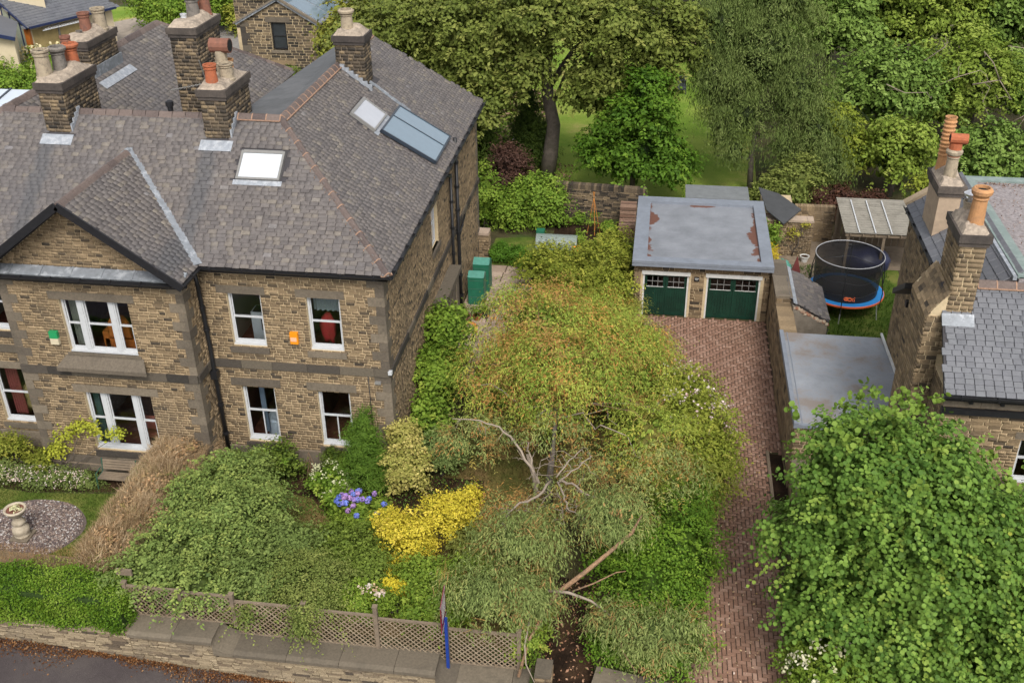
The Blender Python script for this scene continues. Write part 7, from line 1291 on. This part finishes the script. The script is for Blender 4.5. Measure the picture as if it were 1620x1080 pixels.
boxfoliage('dead_twigs', Bh, [(-8.0, -6.0, -6.5, -.5, .1, 1.3)], 1300, .2, BP, 'twig', lift=.1, mat=M['twig'], wob=.12, dirs=(.5, .1, .8)); boxfoliage('brown_foliage', Bh, [(-16, -7.2, -7.35, -6.5, .1, 1.25)], 1000, .13, [(.16, .08, .03), (.27, .14, .055), (.34, .2, .09), (.2, .17, .05)], 'twig', lift=.08, mat=M['twig'], dirs=(.1, 0, .9))
for k_ in range(9):
    yy_ = -1.0-k_*.72; tw = [(-7.0+random.uniform(-.15, .15), yy_, 1.0, .85, .6, .75)]
    P, D, g, ids = crown_pts(tw, 150, 16, .09, -.1, (.8, 1.05), .15); Dn = nrm(D*.6+np.repeat(sph(150), 16, 0)*.35+np.array([.25, 0, .6])+rng.normal(size=P.shape)*.45); V, F, k = leaves_at(P, nrm(rng.normal(size=P.shape)), Dn, .32, 'twig'); npobj('dead_branches', V, F, M['twig'], Bh, cols=np.repeat(palcol(BP if k_ % 3 else BP[:3]+[(.22, .2, .07)], rng.uniform(0, 1, len(P))), k, 0))
foliage('dead_leaves', Bh, [(-7.0, -1.0-.85*k_, 1.0+.12*math.sin(k_*2.3), .8, .65, .7) for k_ in range(7)], 9000, .085, [(.16, .09, .04), (.27, .17, .09), (.36, .25, .14), (.2, .17, .06)], clus=.13, core=.75, corecol=(.12, .08, .04), gain=(1.1, 1.05, 1), lump=.25, mat=M['twig'])
foliage('green_regrowth', Bh, [(-6.5, -4.6, .8, .5, 1.2, .5), (-6.9, -6.7, 1.0, .9, .4, .4), (-7.8, -1.6, .5, .3, .9, .5)], 1800, .08, G_OLIVE, clus=.12, core=0)
boxfoliage('green_edge', Bh, [(-8.15, -7.7, -6.0, -.4, .1, 1.15), (-9, -5.9, -7.5, -6.9, .6, 1.35)], 450, .07, G_OLIVE+[(.13, .17, .03)], lift=.08)
# --- grass blades where one can see them
P = np.column_stack([rng.uniform(-14, -7.2, 26000), rng.uniform(-7, -2, 26000), np.zeros(26000)]); P = P[((P[:, 0]+11)/1.75)**2+((P[:, 1]+4.35)/1.52)**2 > 1]; grassblades('grass', P, .07, [(.045, .08, .012), (.08, .125, .02), (.13, .15, .035)])['label'] = 'short grass of the left front lawn'
P = np.column_stack([rng.uniform(-4.8, 8, 30000), rng.uniform(-7, 6, 30000), np.zeros(30000)]); grassblades('grass', P, .09, [(.05, .06, .015), (.09, .085, .025), (.15, .12, .045), (.1, .055, .02)])['label'] = 'dry uneven grass under the eucalyptus'
P = np.column_stack([rng.uniform(14.2, 19, 7000), rng.uniform(7, 18, 7000), np.zeros(7000)]); grassblades('grass', P, .14, [(.04, .09, .012), (.08, .15, .02)])['label'] = 'grass around the trampoline'
P = np.column_stack([rng.uniform(-5, 3, 5000), rng.uniform(-2.6, -.1, 5000), np.zeros(5000)]); scatter_flat('ground_cover', P, .1, G_MID, M['leaf'], kind='stuff')['label'] = 'low leafy ground cover in the house border'
# --- big trees behind
BE = [(.055, .072, .014), (.10, .125, .026), (.165, .185, .045), (.235, .235, .07)]
tree('beech_tree', 'huge spreading broadleaf tree with thick grey trunk behind the house', 'tree', [(2.0, 28.1, 0), (2.2, 28.1, 1.5), (2.35, 28.1, 3), (2.0, 28.2, 4.6), (1.9, 28.3, 6.2), (2.2, 28.4, 9), (2.4, 28.5, 12)],
     [([(2.0, 28.2, 5), (3.4, 28.0, 7.2), (5.5, 27.8, 9)], .2, .08), ([(1.9, 28.2, 5.6), (-.3, 28, 7.5), (-3, 28, 8.8)], .2, .08), ([(2.0, 28.3, 6.5), (1.0, 29, 9), (.2, 29.5, 11)], .16, .07), ([(2.3, 28.2, 4.2), (3.0, 27.6, 6), (4.4, 27, 7.4)], .1, .04)],
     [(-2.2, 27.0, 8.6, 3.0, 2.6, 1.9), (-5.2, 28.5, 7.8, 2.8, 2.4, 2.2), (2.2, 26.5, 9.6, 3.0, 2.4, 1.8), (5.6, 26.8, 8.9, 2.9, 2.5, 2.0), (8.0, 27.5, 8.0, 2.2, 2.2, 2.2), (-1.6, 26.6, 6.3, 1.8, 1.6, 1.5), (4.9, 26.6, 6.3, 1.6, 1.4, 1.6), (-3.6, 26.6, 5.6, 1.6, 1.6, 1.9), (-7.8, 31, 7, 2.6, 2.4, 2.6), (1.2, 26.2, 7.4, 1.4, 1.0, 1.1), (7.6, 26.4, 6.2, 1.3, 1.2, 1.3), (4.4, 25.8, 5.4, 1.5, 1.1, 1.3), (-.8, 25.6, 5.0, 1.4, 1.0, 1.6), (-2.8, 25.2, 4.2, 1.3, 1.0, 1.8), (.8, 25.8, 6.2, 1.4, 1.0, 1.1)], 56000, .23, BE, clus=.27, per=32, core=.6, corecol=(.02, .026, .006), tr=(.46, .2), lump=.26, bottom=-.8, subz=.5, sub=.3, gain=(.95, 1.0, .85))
tree('hornbeam_tree', 'dense dark green broadleaf tree directly behind the garage left corner', 'tree', [(6.9, 25.0, 0), (6.9, 25, 3)], [], [(6.9, 24.8, 2.8, 2.7, 2.0, 2.0), (7.2, 24.9, 4.6, 2.0, 1.7, 1.5), (5.4, 24.6, 3.2, 1.4, 1.3, 1.3), (8.9, 24.7, 2.2, 1.3, 1.4, 1.4), (7.4, 25.0, 6.0, 1.4, 1.2, 1.2)], 17000, .2, [(.022, .06, .006), (.045, .105, .010), (.085, .17, .018), (.14, .24, .03)], clus=.22, per=30, core=.72, corecol=(.012, .028, .005), lump=.2, tr=(.16, .1), gain=(1.0, .95, .85), sub=.25)
BI = [(.045, .068, .02), (.078, .11, .034), (.12, .155, .052), (.17, .2, .08)]
tree('weeping_birch', 'tall weeping birch with drooping grey-green curtains behind the garage', 'tree', [(13.2, 26.9, 0), (13.1, 27, 2), (13.3, 27.4, 5), (13.4, 28, 9)], [([(13.1, 27, 1.8), (12.0, 26.7, 2.2), (11.2, 26.6, 2.1)], .07, .03), ([(13.2, 27.2, 3), (15, 27, 4.4), (16, 27, 4.2)], .08, .03)],
     [(13.2, 27.5, 7.4, 2.6, 2.2, 2.6), (11.6, 27.2, 5.6, 1.8, 1.6, 2.4), (15.0, 27.3, 5.4, 2.0, 1.8, 2.6), (16.2, 26.4, 3.4, 1.6, 1.4, 2.2), (12.6, 26.7, 4.4, 1.4, 1.1, 1.7), (13.8, 28.5, 10, 2.6, 2.2, 2.2), (10.9, 27.6, 8.6, 1.7, 1.6, 2.4), (14.6, 26.2, 2.9, 1.0, .8, 1.6), (16.9, 25.4, 2.2, 1.3, 1.1, 1.6), (11.4, 26.4, 3.6, 1.0, .8, 1.5), (10.7, 26.8, 6.2, 1.1, 1.0, 2.0), (12.2, 26, 2.6, .8, .6, 1.2)], 52000, .17, BI, shape='slim', droop=.75, clus=.26, per=34, core=.58, corecol=(.022, .032, .012), lump=.24, tr=(.17, .08), bottom=-.8, subz=1.5, sub=.26, gain=(1.2, 1.22, 1.0))
for (cx, cy, h, r, lab) in ((-1.6, 26.5, 6.2, 1.5, 'dark conifer nearest the back corner of the house in deep shade'), (.8, 29.5, 4.6, 1.6, 'dark spreading conifer left of the thick grey trunk')):
    tree('conifer', lab, 'conifer', [(cx, cy, 0), (cx, cy, h)], [], [(cx, cy, h*(.15+.15*k), r*(1-.14*k), r*(1-.14*k), h*.13) for k in range(6)], 9500, .2, [(.015, .03, .008), (.03, .055, .012), (.055, .09, .02)], shape='slim', clus=.22, core=.7, droop=.2, tr=(.15, .04), lump=.3, corecol=(.01, .02, .006))
AS = [(.05, .09, .018), (.09, .145, .03), (.145, .21, .05), (.2, .265, .08)]; AS2 = [(.07, .105, .015), (.12, .165, .026), (.185, .235, .045), (.27, .3, .075)]
wood = [(20.0, 31.5, 4.6, 3.0, 2.2, 2.6, 0), (24.5, 33.5, 4.4, 3.2, 2.4, 2.8, 1), (29.5, 35, 4.0, 3.2, 2.6, 2.8, 0), (22.2, 38, 7.6, 3.6, 2.6, 2.8, 1), (27.5, 40, 7.0, 3.8, 2.8, 3.0, 0), (17.6, 37, 7.2, 3.0, 2.6, 3.0, 0), (33.5, 41, 6.5, 3.6, 3.0, 3.6, 1), (24.5, 46, 9.5, 4.2, 3.0, 3.0, 0), (31.0, 48, 9.0, 4.2, 3.0, 3.2, 1), (18.5, 46, 9.6, 3.6, 3, 3.4, 1), (20.5, 27.3, 2.3, 1.8, 1.5, 2.0, 1), (25.0, 28.6, 2.0, 2.2, 1.6, 2.0, 0), (30, 29.5, 1.8, 2.6, 1.8, 1.9, 0)]
wl = ['fresh green ash tree in the front rank left of the chimney pots', 'mottled green tree standing directly above the chimney pots', 'leafy ash tree at the right edge above the gravel roof', 'pale yellowish green tree in the middle of the wood', 'tall ash with bare dead branches in the wood at right', 'deep green tree between the birch and the wood', 'broad crown at the far right edge of the wood', 'high green crown at the top of the picture in the wood', 'yellowish crown at the top right corner', 'olive crown just right of the weeping birch top', 'yellow-green bush left of the chimney pots', 'dark leafy bush behind the gravel roof', 'dark leafy bush at the right edge behind the gravel roof']
for (w_, lab) in zip(wood, wl):
    x, y, z, a, b_, c_, k = w_; bl = [(x, y, z, a, b_, c_)]+[(x+random.uniform(-.7, .7)*a, y-random.uniform(0, .6)*b_, z+random.uniform(-.5, .6)*c_, a*.5, b_*.5, c_*.45) for _ in range(4)]
    tt = tree('ash_tree' if z > 3 else 'bush', lab, 'tree' if z > 3 else 'bush', [(x, y, 0), (x+.2, y, z*.6), (x, y, z)], [], bl, int(1000*a*c_*1.15), .26 if y > 36 else .22, AS2 if k else AS, clus=.26, per=26, core=.66, lump=.28, tr=(.25, .1), corecol=(.02, .03, .008), shape='leaf', sub=.24, gain=(1.05, 1.1, .9))
for (pts, r) in (([(24.6, 30.6, 5.2), (25.8, 30.2, 5.6), (26.6, 30.1, 4.6)], .05), ([(25.8, 30.2, 5.6), (25.2, 29.9, 6.6), (24.6, 29.8, 7.2)], .04), ([(22.4, 30.3, 5.0), (23.6, 29.9, 5.8), (24.6, 29.8, 6.2)], .035), ([(27.0, 31.3, 2.8), (27.9, 31.0, 3.6), (28.6, 31.0, 4.6), (29.2, 31, 5.4)], .04), ([(19.8, 28.8, 5.6), (20.8, 28.7, 5.2), (21.9, 28.6, 5.3)], .03), ([(28, 31.5, 6.2), (27.2, 31.4, 7.0), (26.2, 31.4, 7.1)], .03), ([(21.5, 29, 6.8), (22.4, 28.9, 7.6), (22.6, 28.9, 8.6)], .03), ([(26, 31, 3.2), (25.4, 30.9, 4.2), (25.6, 30.9, 5)], .03)):
    par = [o for o in COL.objects if o.get('label') == wl[1]][0]; b = B(); b.tube(pts, np.linspace(r, r*.4, len(pts)), 6)
    for p in pts[1:]: b.tube(wiggle(p, np.array(p)+rng.normal(size=3)*.7, 4, .08), np.linspace(r*.4, .008, 5), 5)
    b.build('dead_branch', M['barkpale'], par, smooth=True)
plant('golden_bush', 'bright yellow-green bush between the weeping birch and the wood', 'bush', [(17.4, 27.6, 3.4, 1.4, 1.0, 1.5), (18.2, 27.6, 2.2, 1.2, 1.0, 1.4)], 6500, .17, [(.07, .11, .015), (.12, .165, .028), (.18, .22, .045)], clus=.22, core=.75)
plant('purple_bush', 'low dark purple bush in shade left of the pergola roof', 'bush', [(17.2, 23.6, .9, 1.3, .8, .9), (18.8, 23.4, .8, 1.1, .8, .8)], 5000, .14, [(.02, .012, .012), (.045, .022, .022), (.08, .04, .035)], clus=.2, core=.75, corecol=(.015, .01, .01))
plant('bush', 'bright green bush hanging beside the right end of the pergola roof', 'bush', [(21.6, 23.0, 1.4, 1.3, 1.0, 1.6), (20.9, 21.9, .8, .9, .8, 1.0)], 5000, .14, AS2, clus=.2, core=.75)
plant('bush', 'dark green bush directly behind the brick store', 'bush', [(15.2, 24.2, 1.6, 1.6, 1.0, 1.5), (13.8, 24.4, .8, .9, .8, 1.0)], 6000, .14, BI, clus=.2, core=.78)
Sap = thing('sapling', 'slim staked sapling standing alone on the far lawn', 'tree', (9.9, 55.5, 0)); b = B(); b.tube([(9.9, 55.5, 0), (10.0, 55.5, 3.6)], .05, 6); b.build('trunk', M['white'], Sap); foliage('crown', Sap, [(10, 55.5, 3.6, .5, .5, .9)], 300, .15, AS, clus=.15, core=0)
for (x, y, z, a, c_, lab) in ((4, 62, 5.5, 4, 5, 'far dark tree mass left of the far lawn'), (12.5, 70, 6, 5, 6, 'far tree closing the top of the lawn'), (-4.5, 44, 6, 3.5, 5.5, 'tall tree far behind the beech at left'), (-10.5, 40, 5, 3.2, 4.8, 'dark tree behind the roof ridge at top centre'), (-13.2, 52, 5, 3, 4.5, 'tree right of the stone building'), (16, 54, 6, 3.2, 5.5, 'far tree behind the weeping birch')):
    tree('tree', lab, 'tree', [(x, y, 0), (x, y, z)], [], [(x, y, z, a, a*.7, c_), (x-a*.5, y-1, z-1, a*.6, a*.5, c_*.5), (x+a*.5, y-1, z+1, a*.6, a*.5, c_*.5)], 8000, .32, BE if x < 10 else AS, clus=.45, core=.8, corecol=(.03, .04, .01), tr=(.3, .1), lump=.25, bottom=-.9)
P = np.column_stack([rng.uniform(-4, 3.5, 5000), rng.uniform(23.6, 30, 5000), np.zeros(5000)]); scatter_flat('leaf_mould', P, .13, [(.1, .05, .03), (.22, .12, .08), (.3, .18, .13), (.06, .08, .02)], M['twig'], kind='stuff')['label'] = 'brown and pinkish fallen leaves under the big tree'
P = np.column_stack([rng.uniform(-12, 1, 7000), rng.uniform(30, 44, 7000), np.full(7000, .05)]); scatter_flat('undergrowth', P, .3, [(.05, .07, .02), (.12, .14, .04), (.3, .2, .14), (.16, .1, .06)], M['leaf'], kind='stuff')['label'] = 'mixed undergrowth seen between the trunks behind the house'
# --- top left gardens
t_ = plant('rose_bush', 'leafy bush with pale yellow roses in front of the cream bungalow', 'rose bush', [(-36.0, 42.6, 1.0, 2.2, 1.5, 1.3), (-33.5, 39.0, 1.3, 2.2, 1.8, 1.6), (-31, 35.0, 1.6, 2.4, 1.8, 1.8), (-34.5, 35, 1.5, 2.2, 1.8, 2.0), (-38, 39.5, 1.2, 1.6, 1.5, 1.4)], 14000, .2, G_BRIGHT, clus=.3, core=.75, lump=.22); flowers(t_, [(-36, 42.8, 1.4, 2.0, 1.2, 1.2)], 40, .2, [(.6, .5, .25), (.65, .58, .4)], clus=.12, per=5)
plant('bush', 'broad bright green bush between the chimneys at the top left', 'bush', [(-34.0, 58.0, 1.6, 2.8, 2.0, 2.2), (-30.5, 57.0, 1.3, 1.8, 1.8, 1.8), (-29.2, 59.5, 2.0, 1.6, 1.6, 2.0)], 10000, .24, G_BRIGHT, clus=.35, core=.78, lump=.2)
plant('bush', 'olive undergrowth beside the paved yard of the stone building', 'bush', [(-26.8, 58.0, 1.0, 1.8, 1.5, 1.5), (-25.5, 62, 1.2, 2, 1.5, 2.0), (-30.2, 53.8, .4, 1.2, 1.0, .7)], 5000, .22, G_OLIVE, clus=.3, core=.75)
plant('climber', 'light green fern-like shrub growing against the stone building', 'shrub', [(-16.9, 39.8, 1.3, 1.1, .6, 1.3), (-15.9, 39.6, .9, .9, .6, .8)], 3600, .17, [(.06, .1, .02), (.1, .16, .035), (.15, .22, .06)], shape='slim', clus=.2, core=.7, droop=.3)
Wf = thing('garden_fence', 'brown boarded fence at the top left behind the green bush', 'fence', (-30, 64, 0))
for k in range(16): b = B(); b.box(-34+k*.55, -33.5+k*.55, 64, 64.05, 0, 1.7); b.build('board', M['wood'], Wf)
